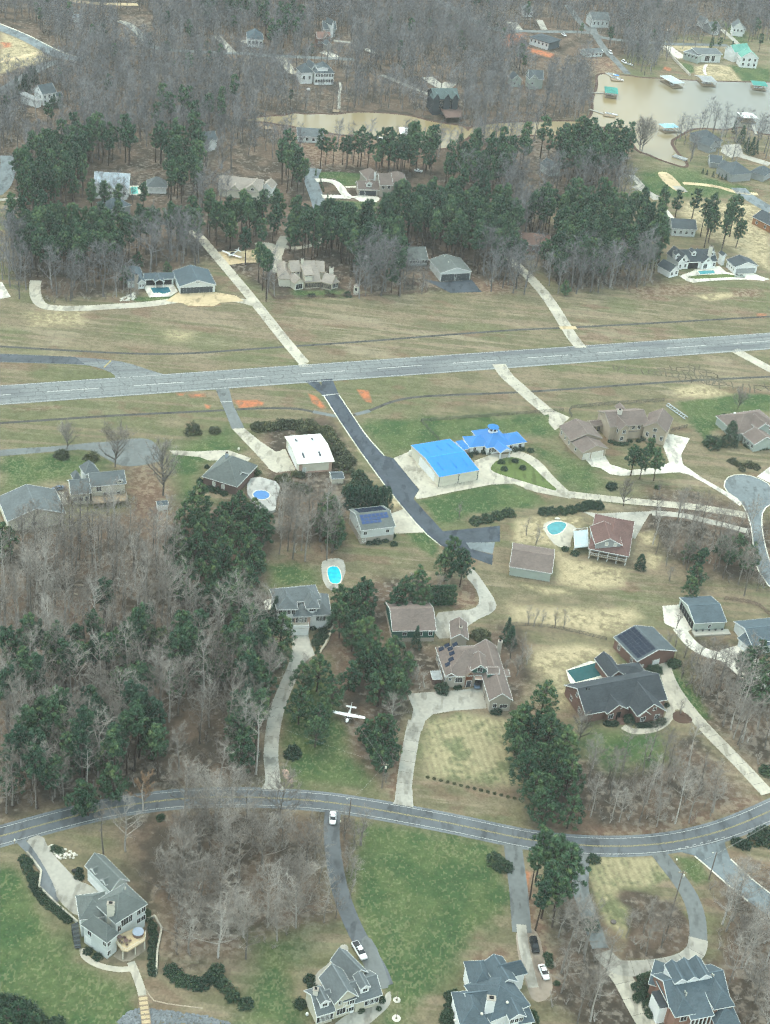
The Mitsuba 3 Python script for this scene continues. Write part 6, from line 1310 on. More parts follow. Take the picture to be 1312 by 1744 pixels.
fill('bare', BAREF, '', [(1150, 190), (1220, 165), (1300, 185), (1330, 300), (1290, 255), (1200, 270), (1155, 260)], 9, 9.5, 'bare tree on the lake point', seed=35)
fill('bare', BAREF, '', [(1040, 50), (1130, 50), (1120, 110), (1060, 120)], 9, 9, FB, seed=36)
fill('bare', BARES, '', [(340, 235), (400, 235), (400, 330), (340, 330)], 12, 8, 'bare tree among the pines above the light tan house', seed=37)
fill('bare', BARES, '', [(0, 392), (55, 400), (70, 470), (0, 470)], 11, 6, 'bare tree in the thicket at the left edge above the runway', seed=38)
fill('bare', BARES, '', [(75, 452), (215, 450), (235, 478), (100, 482)], 9, 6.5, 'bare tree along the front of the pine stand left of the low pool house', seed=39)
fill('bare', BARES, '', [(225, 400), (320, 385), (350, 410), (350, 432), (230, 432)], 10, 7.5, 'bare tree behind the low house with the runway pool', seed=40)
fill('bare', BARES, '', [(590, 440), (720, 440), (730, 470), (600, 475)], 10, 7, 'bare tree in front of the pines beside the tan house', seed=41)
fill('bare', BARES, '', [(820, 425), (900, 440), (905, 470), (840, 465)], 10, 7, 'bare tree right of the pale green hangar', seed=42)
fill('bare', BARES, '', [(935, 440), (1060, 445), (1130, 430), (1130, 455), (1000, 470), (940, 465)], 10, 6, 'bare tree along the wood front left of the white farmhouse', seed=43)
fill('bare', BARES, '', [(860, 325), (940, 325), (940, 430), (880, 430)], 11, 8.5, 'bare tree between the two pine stands above the runway', seed=44)
fill('bare', BARES, '', [(452, 460), (480, 462), (480, 490), (455, 490)], 8, 5, 'bare tree inside the dark fence left of the tan house', seed=45)
WL = 'bare grey tree in the wide wood left of the white balcony house'
fill('bare', BARES, '', [(0, 860), (130, 860), (230, 870), (300, 895), (310, 1000), (440, 1030), (470, 1100), (458, 1320), (300, 1325), (0, 1360)], 11, 6.3, WL, keep=.88, clump=.34, seed=46)
fill('bare', BARES, '', [(470, 850), (560, 845), (590, 900), (590, 930), (480, 925)], 9, 6, 'bare tree in the hollow left of the solar panelled garage', seed=47)
fill('bare', BIGB + BARES[3:4], '', [(275, 1362), (430, 1352), (560, 1375), (555, 1460), (500, 1590), (400, 1620), (290, 1600), (275, 1490)], 9, 8.6, 'broad bare tree in the grove between the bottom left house and the pickup drive', seed=48)
fill('bare', BARES + BIGB, '', [(965, 1525), (1050, 1600), (1020, 1744), (955, 1744), (950, 1610)], 9, 7, 'bare tree between the long asphalt drive and the ring drive', seed=49)
fill('bare', BARES + BIGB, '', [(1205, 1485), (1330, 1465), (1330, 1744), (1260, 1744), (1225, 1640)], 9, 6.6, 'bare tree in the wood right of the ring drive', seed=50)
fill('bare', BARES + SMALLB, '', [(1065, 1540), (1150, 1535), (1175, 1590), (1150, 1615), (1080, 1600)], 6, 6.4, 'bare tree on the leafy island inside the ring drive', smax=.8, smin=.55, seed=51)
fill('bare', BARES, '', [(1100, 835), (1230, 850), (1312, 890), (1312, 985), (1250, 975), (1130, 925)], 9, 6.8, 'thin bare tree in the wood by the cul de sac road', smin=.6, smax=.85, seed=52)
fill('bare', BARES, '', [(1200, 1100), (1330, 1140), (1330, 1310), (1240, 1260), (1170, 1170)], 9, 6.5, 'bare tree right of the brick house driveway', smin=.7, smax=1, seed=53)
fill('bare', BARES, '', [(1000, 1275), (1180, 1250), (1255, 1325), (1200, 1380), (1010, 1385)], 8, 6.2, 'slender bare tree between the brick house lawn and the road', smin=.6, smax=.85, seed=54)
fill('bare', SMALLB, '', [(1125, 1070), (1160, 1085), (1225, 1150), (1215, 1190), (1165, 1150), (1120, 1105)], 3, 4, 'small bare tree in the hedgerow between the brick garage and the workshop', seed=55)
fill('bare', BARES + SMALLB, '', [(582, 1385), (628, 1398), (612, 1460), (582, 1450)], 6, 5, 'bare tree beside the drive with the parked white car', smin=.5, smax=.7, seed=56)
fill('bare', SMALLB, '', [(645, 1105), (700, 1120), (740, 1175), (690, 1190)], 3, 5.5, 'small bare tree below the green hangar', seed=57)
fill('bare', SMALLB + BARES[3:4], '', [(645, 1205), (690, 1210), (690, 1315), (655, 1325)], 5, 6, 'bare tree along the left side of the green gabled house driveway', smin=.6, smax=.9, seed=58)
fill('bare', BARES, '', [(640, 985), (750, 965), (770, 985), (690, 1005)], 9, 7.5, 'bare tree behind the green hangar', smin=.5, smax=.7, seed=59)
fill('bare', SMALLB, '', [(860, 1090), (905, 1110), (895, 1180), (865, 1190)], 3, 5, 'small bare tree right of the green gabled house', seed=60)
fill('bare', BARES, '', [(60, 850), (220, 850), (220, 880), (60, 890)], 11, 7, 'bare tree right in front of the long cream house', keep=.8, seed=61)
fill('bare', BARES, '', [(140, 1385), (200, 1375), (230, 1400), (190, 1430)], 9, 9, 'bare tree beside the road above the bottom left house', smin=.7, seed=62)
bases('bare', BARES[2:3] + BARES[0:1], '', [(55, 1057, 28), (76, 1046, 29), (28, 1068, 20), (100, 1000, 24), (131, 978, 22), (175, 1455, 17), (118, 1045, 18)], 'tall bare tree with a pale trunk at the left edge of the wood')
fill('bare', SMALLB, 'h34', [(250, 1050), (980, 1050), (1010, 1420), (230, 1420)], 2, 6.5, 'low bare scrub tree on the bank below the big white house', seed=64)
fill('bare', SMALLB, 'h39', [(260, 400), (760, 420), (780, 700), (240, 620)], 2, 9, 'low bare scrub tree below the black roofed modern house', seed=65)
fill('pine', YOUNG + PINES[3:4], '', [(225, 960), (300, 1010), (460, 1040), (460, 1290), (290, 1250), (200, 1110)], 9, 10, 'green pine scattered through the bare wood left of the white balcony house', keep=.55, smin=.9, smax=1.25, seed=68)
bases('bare', BARES[3:4] + BARES[6:7] + SMALLB[2:], '', [(585, 1425, 10), (602, 1455, 11), (592, 1485, 9), (560, 1535, 10), (572, 1565, 9), (545, 1505, 11), (536, 1462, 12), (604, 1500, 8), (598, 1530, 7), (552, 1570, 10), (615, 1440, 9)], 'bare tree beside the drive with the parked white car')
bases('bare', BIGB, '', [(315, 1388, 17), (345, 1392, 15), (395, 1375, 13)], 'broad bare tree in the grove between the bottom left house and the pickup drive')
# ---- single trees
def single(form, tile, xy, h, label, name='bare_tree', cat='tree', group=None):
    k = numbered(name); place(k, form, G(tile, *xy), h / form[1]); tag(k, label, cat, group); return k
NUM['bare_tree'] = 0
single(SPREAD[0], 'a3', (590, 462), 15, 'broad bare tree at the end of the grey aircraft apron above the long cream house')
single(SPREAD[2], 'a3', (340, 376), 10, 'bare tree beside the grey apron near the left edge')
single(SPREAD[1], 'a3', (830, 610), 20, 'tall spreading bare tree right of the long cream house')
single(SPREAD[2], 'lake', (378, 990), 17, 'left of the two fan shaped bare trees on the lake shore'); single(SPREAD[0], 'lake', (398, 1002), 17, 'right of the two fan shaped bare trees on the lake shore')
single(SPREAD[1], 'c3', (565, 660), 10, 'fan shaped bare tree beside the long concrete drive above the kidney pool')
single(SPREAD[0], 'c3', (1150, 170), 8, 'bare tree on the bright green lawn near the right edge')
single(SMALLB[2], 'h18', (200, 335), 7, 'bare brown tree left of the kidney pool, farther one'); single(SMALLB[0], 'h18', (295, 430), 7.5, 'bare brown tree left of the kidney pool, nearer one')
single(SPREAD[2], 'h5', (215, 960), 9, 'bare tree on the front lawn of the charcoal roofed brick house'); single(SMALLB[1], 'h5', (1240, 690), 5, 'small bare ornamental tree in the mulch bed by the brick house driveway')
single(SMALLB[2], 'gray', (730, 385), 7, 'small bare tree in front of the sage green workshop')
single(SMALLB[0], 'c4', (800, 85), 6, 'small bare tree on brown ground right of the straw patch')
single(SMALLB[2], 'b4', (245, 575), 9, 'slim upright bare tree on the drive of the white balcony house'); single(SMALLB[1], 'b3', (1030, 715), 5, 'bare bush on the lawn below the blue hangar')
single(SMALLB[2], 'h9', (780, 1080), 4, 'small bare shrub tree at the pale forecourt of the green gabled house')
single(BIGB[1], 'b5', (430, 1380), 9, 'bare tree at the bottom edge left of the pickup house') if False else None
for q in ((80, 310), (115, 320), (150, 325), (215, 325), (260, 330)): single(SMALLB[2], 'c4', q, 7, f'bare sapling in the clump below the long straw patch, {["first", "second", "third", "fourth", "fifth"][[80, 115, 150, 215, 260].index(q[0])]} from left', group='saplings below the straw patch')
single(RUSTY[0], 'a5', (720, 300), 12, 'rusty leaved tree at the road edge, far left'); single(RUSTY[0], 'a4', (790, 960), 9, 'rusty leaved small tree inside the bare wood')
single(RUSTY[0], 'a5', (845, 715), 4, 'orange leaved bush on the bank right of the bottom left house')
# ---- conifers and shrubs
def many(forms, tile, pts, size, label, name, cat, group):
    sx = max(q[0] for q in pts) - min(q[0] for q in pts); sy = max(q[1] for q in pts) - min(q[1] for q in pts); ax = 0 if sx >= sy else 1
    order = sorted(range(len(pts)), key=lambda i: pts[i][ax])
    words = 'first second third fourth fifth sixth seventh eighth ninth tenth eleventh twelfth thirteenth fourteenth fifteenth sixteenth seventeenth eighteenth nineteenth twentieth'.split()
    for i, q in enumerate(pts):
        f = rnd.choice(forms); s = q[2] if len(q) > 2 else size
        lab = label if len(pts) == 1 else f"{label}, {words[order.index(i)]} from {'left' if ax == 0 else 'top'}"
        k = numbered(name); place(k, f, G(tile, q[0], q[1]), s / f[1] if f[1] > 2 else s, sz=None); tag(k, lab, cat, group if len(pts) > 1 else None)
SH = SHRUB
many(SH, 'blue', [(950, 318), (978, 385), (1078, 308), (1150, 375)], 1.35, 'round clipped shrub on the lawn island of the carriage loop', 'shrub', 'shrub', 'shrubs on the lawn island')
many(SH, 'blue', [(710, 232), (790, 222), (825, 228), (1075, 200), (1140, 196), (1222, 212), (655, 258)], 1.4, 'round shrub along the front of the blue roofed house', 'shrub', 'shrub', 'shrubs before the blue house')
many(SH, 'b3', [(1115, 745), (1170, 735), (1225, 720), (1280, 705)], 2.4, 'large dark shrub in the row above the asphalt lane end', 'shrub', 'shrub', 'large shrubs above the lane end')
many(SH, 'c3', [(160, 700), (200, 697), (250, 694), (300, 688), (350, 676), (400, 660), (440, 670), (380, 665)], 2.2, 'dark evergreen shrub in the hedge behind the kidney pool', 'shrub', 'shrub', 'hedge behind the kidney pool')
many(OLIVE, 'a3', [(315, 412, 2.8), (465, 425, 2.7), (980, 288, 3.2), (1090, 285, 2.3)], 2.5, 'big grey green shrub on the grass between runway and houses, left side', 'shrub', 'shrub', 'big shrubs near the left apron')
many(OLIVE, 'b3', [(10, 270), (45, 268), (80, 268), (115, 262), (150, 258), (190, 260), (230, 258), (270, 262), (310, 285), (345, 300), (375, 318), (395, 345), (420, 380), (445, 410), (470, 440), (405, 400), (430, 450), (360, 290), (455, 480), (240, 285)], 2.9, 'olive shrub in the belt round the white roofed hangar', 'shrub', 'shrub', 'olive shrub belt round the white hangar')
many(OLIVE, 'b3', [(120, 530), (160, 545), (200, 565), (235, 575), (260, 585), (205, 505), (150, 520), (225, 510)], 1.9, 'olive shrub below the white roofed hangar', 'shrub', 'shrub', 'olive shrubs below the white hangar')
many(SHRUB, 'b3', [(500, 570), (530, 600), (470, 600), (520, 520), (560, 560)], 2.6, 'grey green shrub right of the small white garden shed', 'shrub', 'shrub', 'shrubs right of the shed')
many(MAGN, 'h18', [(1255, 650)], 6, 'dark rounded evergreen at the corner of the red brown roofed house', 'evergreen', 'tree', None)
many(SH, 'h18', [(562, 475, 1.3), (650, 515, 1.5)], 1.4, 'round shrub below the pool deck of the red brown roofed house', 'shrub', 'shrub', 'shrubs below the pool deck')
many(SH, 'h5', [(722, 765, 1.9), (500, 800), (545, 805), (585, 800), (825, 815), (865, 820), (905, 815), (945, 812), (985, 805), (1050, 780, 1.5), (1110, 610, .9)], 1.15, 'dark shrub along the front of the charcoal roofed brick house', 'shrub', 'shrub', 'front shrubs of the brick house')
many(SH, 'h5', [(960, 260), (1005, 262), (1165, 200), (1190, 190)], 1.9, 'dark shrub against the solar panelled brick garage', 'shrub', 'shrub', 'shrubs at the brick garage')
many(CEDAR, 'h9', [(1085, 250, 9), (1135, 330, 8)], 8, 'yellowish green cedar behind the green gabled house', 'cedar', 'tree', 'cedars behind the green house')
many(OLIVE, 'h9', [(745, 225, 3.0), (690, 200, 2.4)], 2.6, 'dark spreading shrub above the green gabled house', 'shrub', 'shrub', 'spreading shrubs above the green house')
many(SH, 'h9', [(185, 960, 2.3), (950, 1260, 1.7), (430, 920, .9), (390, 930, .8)], 2, 'dark shrub against the front of the green gabled house', 'shrub', 'shrub', 'front shrubs of the green house')
many(CEDAR, 'h10', [(555, 850, 8.5)], 8, 'blue green cedar in front of the dark green hangar', 'cedar', 'tree', None)
many(CEDAR, 'h11', [(230, 690, 11), (180, 760, 9)], 10, 'dark pointed conifer at the left corner of the white balcony house', 'cedar', 'tree', 'conifers at the balcony house')
many(SH, 'h11', [(830, 655, 1.1), (880, 655, 1.1), (930, 655, 1.1), (1010, 640, 1.7), (860, 710, 1.3), (930, 720, 1.4), (1000, 715, 1.2), (900, 800, 1.5), (975, 800, .9), (840, 885, 1.6), (935, 880, 1.3), (800, 960, 1.5), (870, 950, 1.4), (840, 1030, .9), (825, 1090, .9), (760, 740, 1.3)], 1.2, 'dark clipped shrub on the planted bank of the white balcony house', 'shrub', 'shrub', 'bank shrubs of the balcony house')
many(SH, 'a5', [(118, 552), (130, 580), (145, 612), (160, 648), (172, 685), (190, 715), (212, 742), (236, 768), (262, 792), (290, 815), (318, 836), (345, 856), (150, 570), (175, 640)], 1.35, 'evergreen shrub in the hedge along the bottom left driveway', 'shrub', 'shrub', 'hedge along the bottom left driveway')
many(SH, 'a5', [(775, 895), (780, 930), (780, 970), (775, 1010), (775, 1050), (772, 1090), (775, 1125), (750, 850), (745, 830)], 1.25, 'evergreen shrub in the hedge right of the tall deck', 'shrub', 'shrub', 'hedge right of the tall deck')
many(SH, 'a5', [(445, 1020), (495, 1050), (405, 640), (400, 612), (280, 500), (302, 510), (815, 340)], 1.2, 'small dark shrub beside the bottom left house or its driveway', 'shrub', 'shrub', 'small shrubs by the bottom left house')
many(SHRUB, 'a5', [(870, 1125), (895, 1150), (925, 1170), (960, 1180), (995, 1190), (1025, 1195), (1080, 1150), (1110, 1170), (1140, 1200), (1180, 1250), (1250, 1290), (1100, 1120)], 1.9, 'dark shrub in the row below the bare grove, bottom left', 'shrub', 'shrub', 'shrubs at the foot of the bare grove')
many(SHRUB, 'a5', [(20, 1290, 2.6), (70, 1310, 3), (130, 1340, 2.8), (40, 1350, 3), (180, 1375, 2.4), (280, 1395, 2.2)], 2.6, 'dark evergreen bush in the bottom left corner', 'shrub', 'shrub', 'bushes in the bottom left corner')
many(SHRUB, 'b5', [(1212, 560), (1258, 590)], 2.3, 'large dark domed bush beside the long asphalt drive', 'shrub', 'shrub', 'twin domed bushes')
many(SHRUB, 'b5', [(272, 1165, 1.4), (285, 1200, 1.2), (225, 1290, 1.6), (640, 1265, 1.0), (625, 1310, .7), (535, 1320, .8)], 1.2, 'small shrub beside the cream house at the bottom centre', 'shrub', 'shrub', 'shrubs of the bottom centre house')
many(SHRUB, 'b4', [(190, 975, 2.5)], 2.5, 'lone dark evergreen bush on the lawn above the road', 'shrub', 'shrub', None)
many(SHRUB, 'c5', [(415, 552, 1.7)], 1.7, 'low spreading shrub at the road edge by the pale lawn', 'shrub', 'shrub', None); many(SHRUB, 'c5', [(398, 890, 2.2)], 2.2, 'green rounded bush among bare branches left of the pale lawn', 'shrub', 'shrub', None)
many(SHRUB, 'c5', [(185, 1050, 1.3), (190, 1085, 1.2), (228, 1180, .8)], 1.2, 'small dark bush beside the two parked cars', 'shrub', 'shrub', 'bushes beside the parked cars')
many(SHRUB, 'c5', [(690, 1170, 2.2), (650, 1210, 1.8), (675, 1250, 1.8), (690, 1300, 1.5), (700, 1340, 1.3), (640, 1255, 1.4)], 1.8, 'dark shrub left of the orange brick house', 'shrub', 'shrub', 'shrubs left of the orange brick house')
many(SHRUB, 'h3', [(505, 430, 1.9), (150, 660, 2.0), (180, 720, 2.0), (130, 790, 2.1), (110, 880, 2.2), (1030, 850, 1.2), (1050, 900, 1.2), (60, 900, 1.6)], 2.0, 'dark shrub against the white house with blue grey roofs', 'shrub', 'shrub', 'shrubs of the blue grey roofed house')
many(MAGN, 'h17', [(610, 770, 10.5)], 10, 'pointed dark evergreen beside the broad taupe roofed house', 'evergreen', 'tree', None); many(SHRUB, 'h17', [(330, 790, 3.8)], 3.6, 'huge round grey green shrub beside the pointed evergreen', 'shrub', 'shrub', None)
many(SHRUB, 'h17', [(905, 790, 1.2), (950, 820, 1), (1120, 850, 1.1), (1180, 845, 1.1), (1240, 840, 1.1), (530, 290, 1.2), (480, 320, 1.2)], 1.1, 'small shrub round the broad taupe roofed house', 'shrub', 'shrub', 'shrubs of the taupe roofed house')
many(SHRUB, 'h24', [(1120, 605, 1.8), (600, 610, 1.3), (640, 612, 1.2)], 1.5, 'dark shrub inside the fence of the tan house', 'shrub', 'shrub', 'fence shrubs of the tan house'); many(OLIVE, 'h24', [(860, 600, 1.4), (920, 612, 1.3), (840, 560, 1.0)], 1.2, 'yellow green shrub before the tan house', 'shrub', 'shrub', 'yellow green shrubs of the tan house')
many(CEDAR, 'h50', [(435, 725, 3), (490, 745, 3), (570, 770, 3.2), (640, 785, 3.2), (680, 808, 3.4), (730, 810, 3.6)], 3, 'small conifer in the row on the shore lawn', 'cedar', 'tree', 'row of small conifers on the shore lawn')
many(CEDAR, 'h50', [(1060, 490, 11), (1000, 450, 9), (930, 340, 11), (840, 200, 8), (1120, 470, 8)], 10, 'tall dark conifer on the lake point behind the parking pad', 'cedar', 'tree', 'conifers on the lake point')
many(CEDAR, 'h33', [(265, 495, 11), (385, 470, 12), (430, 460, 11), (560, 300, 10), (500, 330, 11), (870, 690, 8), (960, 690, 8), (830, 700, 7)], 10, 'dark conifer beside the white house with the steep navy roof', 'cedar', 'tree', 'conifers at the navy roofed house')
many(CEDAR, 'lake', [(1030, 300, 9), (1050, 345, 8), (895, 240, 6)], 9, 'dark conifer beside the sea green roofed house', 'cedar', 'tree', 'conifers by the sea green roof')
many(LEYL, 'b3', [(475 + 21 * k, 668 + (k % 2) * 6) for k in range(10)], 9, 'dense dark conifer in the clipped screen behind the solar panelled garage', 'hedge_conifer', 'tree', 'conifer screen behind the solar garage')
many(ARBOR, 'b4', [(888 + 14 * k, 208 - k * .5) for k in range(9)], 8, 'slim green conifer in the screen behind the dark green hangar', 'slim_conifer', 'tree', 'slim conifer screen')
many(ARBOR, 'h27', [(130, 210, 4), (190, 320, 4), (205, 370, 3.5), (225, 410, 3.5), (275, 520, 4)], 4, 'slim conifer beside the street in front of the curving driveway', 'slim_conifer', 'tree', 'slim conifers by the street')
many(OLIVE, 'b5', [(872 + 34 * k, 132 + 8.3 * k) for k in range(14)], .55, 'low brown green bush in the row across the mown field', 'shrub', 'shrub', 'bush row across the mown field')
many(SHRUB, 'h20', [(310, 690, 1.6), (400, 715, 1.8), (505, 755, 1.5), (175, 590, 1.4), (940, 470, 2.2), (900, 440, 1.8), (270, 380, 1)], 1.6, 'dark shrub against the grey green roofed brick house', 'shrub', 'shrub', 'shrubs of the round pool house')
many(SHRUB, 'h16', [(600, 400, 1.1), (650, 420, 1.2), (700, 425, 1.2), (745, 420, 1.1), (785, 395, 1), (860, 395, 1), (910, 375, 1.4), (530, 180, 1.6)], 1.2, 'low dark shrub along the two storey tan brick house', 'shrub', 'shrub', 'shrubs of the tan brick house')
many(SHRUB, 'c3', [(505, 570, 2.2)], 2.2, 'dark round shrub left of the fan shaped bare tree', 'shrub', 'shrub', None); many(SHRUB, 'c3', [(738, 572, 1.2)], 1.2, 'lone small round shrub on brown ground below the round headed pines', 'shrub', 'shrub', None); many(OLIVE, 'c3', [(1120, 440, 1.8), (1150, 455, 1.6), (1200, 460, 2), (1240, 470, 1.8), (1170, 480, 1.4)], 1.8, 'brown shrub above the cul de sac', 'shrub', 'shrub', 'shrubs above the cul de sac')
many(SHRUB, 'solar', [(830, 890, 1.4), (660, 925, 1.6), (970, 810, 1.3), (540, 940, 1.2), (1000, 960, 1.3)], 1.4, 'dark shrub along the stone foot of the solar panelled garage', 'shrub', 'shrub', 'shrubs at the solar garage')
many(SHRUB, 'c5', [(1140, 470, 1.6), (1180, 480, 2), (1230, 450, 2.2), (1280, 430, 2.4), (1300, 470, 2)], 2, 'evergreen shrub beside the side road junction', 'shrub', 'shrub', 'shrubs at the side road junction'); many(SHRUB, 'c4', [(1290, 1060, 2.2)], 2, 'dark bush at the right edge above the road', 'shrub', 'shrub', None)

NEAR = []
# ---- the woods: the 300 nearest of each family stand as things, the rest as one mass each
for fam, name, cat, mass, masslabel in (('pine', 'pine_tree', 'tree', 'pine_woods', 'mass of dark green pines in the stands beyond the nearest ones'), ('bare', 'bare_tree', 'tree', 'bare_woods', 'mass of grey leafless trees covering the far side of the creek and lake')):
    L = sorted((w for w in WOOD if w[0] == fam), key=lambda w: w[2] ** 2 + w[3] ** 2)
    inv = [w for w in L if -8 < project([w[2], w[3], 12])[0] < 1320 and project([w[2], w[3], 20])[1] < 1760]
    have = NUM.get(name, 0); near = set(id(w) for w in inv[:299 - have])
    n = 0
    for w in L:
        _, f, x, y, s, lab = w
        if id(w) in near:
            k = numbered(name); place(k, f, (x, y), s); tag(k, lab, cat); labels[k]['group'] = lab; NEAR.append((k, fam, f, x, y, s, lab))
        else:
            n += 1
            ff = f
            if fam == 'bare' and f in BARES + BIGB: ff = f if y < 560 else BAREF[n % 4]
            if fam == 'pine' and y > 760: ff = PINESF[n % 3]
            place(f'{mass}__{n:03d}', ff, (x, y), s * f[1] / ff[1])
    labels[mass] = {'label': masslabel, 'category': 'trees', 'kind': 'stuff'}
    print(fam, len(L), len(inv), n)
# trees that can be told apart only by where they stand: named by the nearest thing one can find and the side of it that they stand on
MARKS = [('the white balcony house', '', 515, 1080), ('the parked high wing aircraft', '', 590, 1225), ('the dark green hangar', '', 700, 1085), ('the turquoise pool', '', 569, 980), ('the solar panelled garage', '', 632, 915), ('the brick house with the round pool', '', 385, 825), ('the round blue pool', '', 447, 845),
         ('the tiny white shed', '', 277, 865), ('the long cream house', '', 165, 855), ('the big pale hangar', '', 55, 905), ('the green gabled house', '', 815, 1175), ('the straw coloured mown field', '', 810, 1290), ('the charcoal roofed brick house', '', 1050, 1215), ('the solar panelled brick garage', '', 1095, 1130),
         ('the sage green workshop', '', 1195, 1075), ('the tall decked house', '', 195, 1600), ('the pickup truck', '', 612, 1625), ('the white car', '', 567, 1395), ('the black car', '', 908, 1608), ('the orange brick house', '', 1180, 1700), ('the leafy ring drive island', '', 1120, 1590), ('the pale ringed lawn', '', 1055, 1500),
         ('the left road bend', '', 60, 1410), ('the balcony house drive mouth', '', 465, 1345), ('the green house drive mouth', '', 687, 1372), ('the fallen log', '', 115, 1013), ('the rusty leaved tree', '', 241, 1382), ('the side road junction', '', 1180, 1455), ('the bottom right wood edge', '', 1300, 1620),
         ('the orange leaved bush', '', 283, 1520), ('the bottom left driveway mouth', '', 55, 1425), ('the kidney pool', '', 945, 900), ('the cul de sac', '', 1280, 850), ('the asphalt lane end', '', 830, 940), ('the sapling straw patch', '', 980, 1050), ('the central road bend', '', 870, 1425), ('the white pickup drive', '', 590, 1540), ('the lone dark bush', '', 500, 1285)]
_mp = [(nm, G(t, x, y)[:2]) for nm, t, x, y in MARKS]
_cells = {}
for e in NEAR:
    x, y = e[3], e[4]
    j = min(range(len(_mp)), key=lambda j: (_mp[j][1][0] - x) ** 2 + (_mp[j][1][1] - y) ** 2)
    dx, dy = x - _mp[j][1][0], y - _mp[j][1][1]
    side = ('right' if dx > 0 else 'left') if abs(dx) > abs(dy) else ('far' if dy > 0 else 'near')
    look = ('full crowned pine' if e[2] in YOUNG else 'tall pine') if e[1] == 'pine' else ('broad bare tree' if e[2] in BIGB else 'small bare tree' if e[2] in SMALLB else 'bare grey tree')
    _cells.setdefault((look, j, side), []).append((dx * dx + dy * dy, e[0]))
_low = 'third fourth fifth sixth seventh eighth ninth tenth eleventh twelfth thirteenth fourteenth fifteenth sixteenth seventeenth eighteenth nineteenth twentieth'.split()
_unit = 'first second third fourth fifth sixth seventh eighth ninth'.split()
ORD = ['first', 'second'] + _low + [t + '-' + u for t in ('twenty', 'thirty', 'forty', 'fifty', 'sixty') for u in _unit]
_ord = ['nearest', 'second nearest', 'third nearest', 'fourth nearest', 'fifth nearest', 'sixth nearest', 'seventh nearest', 'eighth nearest', 'ninth nearest', 'tenth nearest', 'eleventh nearest', 'twelfth nearest']
for (look, j, side), L in _cells.items():
    L.sort()
    for i, (_, k) in enumerate(L):
        labels[k]['label'] = f'{look}, ' + ('the nearest' if i == 0 else ORD[i] + ' nearest') + ' ' + dict(far='beyond', near='in front of', left='left of', right='right of')[side] + f' {_mp[j][0]}'
# ---- understory brush
BR = []
for i, (q, st) in enumerate([([(0, 900), (130, 890), (300, 905), (310, 1010), (440, 1040), (470, 1100), (458, 1330), (300, 1345), (0, 1385)], 4.6), ([(275, 1375), (430, 1365), (560, 1390), (555, 1470), (500, 1600), (400, 1635), (290, 1620), (275, 1500)], 5.5),
                             ([(965, 1545), (1050, 1615), (1020, 1744), (940, 1744), (925, 1630)], 4.5), ([(1205, 1500), (1330, 1480), (1330, 1744), (1260, 1744), (1225, 1640)], 4.2), ([(1065, 1550), (1150, 1545), (1175, 1600), (1150, 1625), (1080, 1610)], 3.2),
                             ([(1100, 850), (1230, 865), (1312, 905), (1312, 1000), (1250, 990), (1130, 940)], 4.5), ([(1200, 1120), (1330, 1160), (1330, 1320), (1240, 1275), (1170, 1185)], 4.5), ([(1000, 1300), (1180, 1275), (1255, 1345), (1200, 1395), (1010, 1405)], 4.0),
                             ([(1120, 1085), (1160, 1095), (1225, 1160), (1215, 1200), (1165, 1160), (1120, 1115)], 2.8), ([(60, 480), (240, 480), (240, 505), (80, 512)], 3.5), ([(580, 470), (730, 470), (735, 492), (590, 498)], 4), ([(935, 465), (1125, 460), (1125, 482), (970, 495)], 3.2), ([(820, 450), (905, 450), (900, 488), (830, 485)], 4),
                             ([(470, 860), (560, 855), (590, 910), (590, 940), (480, 935)], 4), ([(445, 30), (1000, 120), (1000, 190), (880, 220), (440, 190)], 11), ([(0, 130), (440, 60), (440, 210), (0, 290)], 11), ([(645, 1110), (700, 1125), (740, 1180), (690, 1195)], 3.5), ([(655, 1215), (690, 1220), (688, 1325), (660, 1330)], 3.5), ([(575, 1390), (620, 1400), (605, 1500), (580, 1500)], 3.5)]):
    fill('brush', BRUSH, '', q, 1.5, st, '', keep=.75, smin=.6, smax=1.1, seed=80 + i, collect=BR)
for i, (_, f, x, y, s, _l) in enumerate(BR): place(f'understory_brush__{i + 1:03d}', f, (x, y), s)
labels['understory_brush'] = {'label': 'brown leafless undergrowth standing under the bare woods', 'category': 'undergrowth', 'kind': 'stuff'}
print('brush', len(BR))
# ------------------------------------------------------------------ pools
def pool_at(label, deckpoly, waterpoly, deckcol, watercol, cover=False, raised=0.0, surround='surround'):
    H = numbered('swimming_pool'); tag(H, label, 'pool')
    z = raised + .11
    flat(deckpoly, z, raised + .1, deckcol).build(H + '__' + surround, 'm_pave')
    flat(waterpoly.buffer(.35), z + .07, .1, 'conwhite').build(H + '__coping', 'm_matte')
    flat(waterpoly, z + (.10 if cover else .085), .05, watercol).build(H + ('__cover' if cover else '__water'), 'm_matte' if cover else 'm_poolwater'); return H
def f_pool(p, n, uv): return pick(uv) * (.82 + .36 * fbm(p.x * .9, p.y * .9, 0, 2))
scene['m_poolwater'] = {'type': 'principled', 'base_color': proc(f_pool), 'roughness': .12, 'specular': .5}
pool_at('bright turquoise pool with a pale deck above the white balcony house', area('b4', [(330, 20), (340, -20), (440, -30), (460, 30), (440, 90), (400, 150), (345, 110)], 1), area('b4', [(362, 30), (385, 14), (420, 20), (435, 70), (425, 105), (380, 100), (368, 70)], 1), 'concrete2', 'pool')
pool_at('kidney shaped blue green pool with a pale terrace left of the red brown roof', area('h18', [(340, 245), (440, 195), (540, 200), (680, 270), (650, 300), (610, 400), (620, 460), (480, 445), (400, 350)], 1), area('h18', [(390, 250), (470, 212), (560, 220), (580, 250), (520, 320), (440, 340), (400, 300)], 2), 'concrete', 'poolteal')
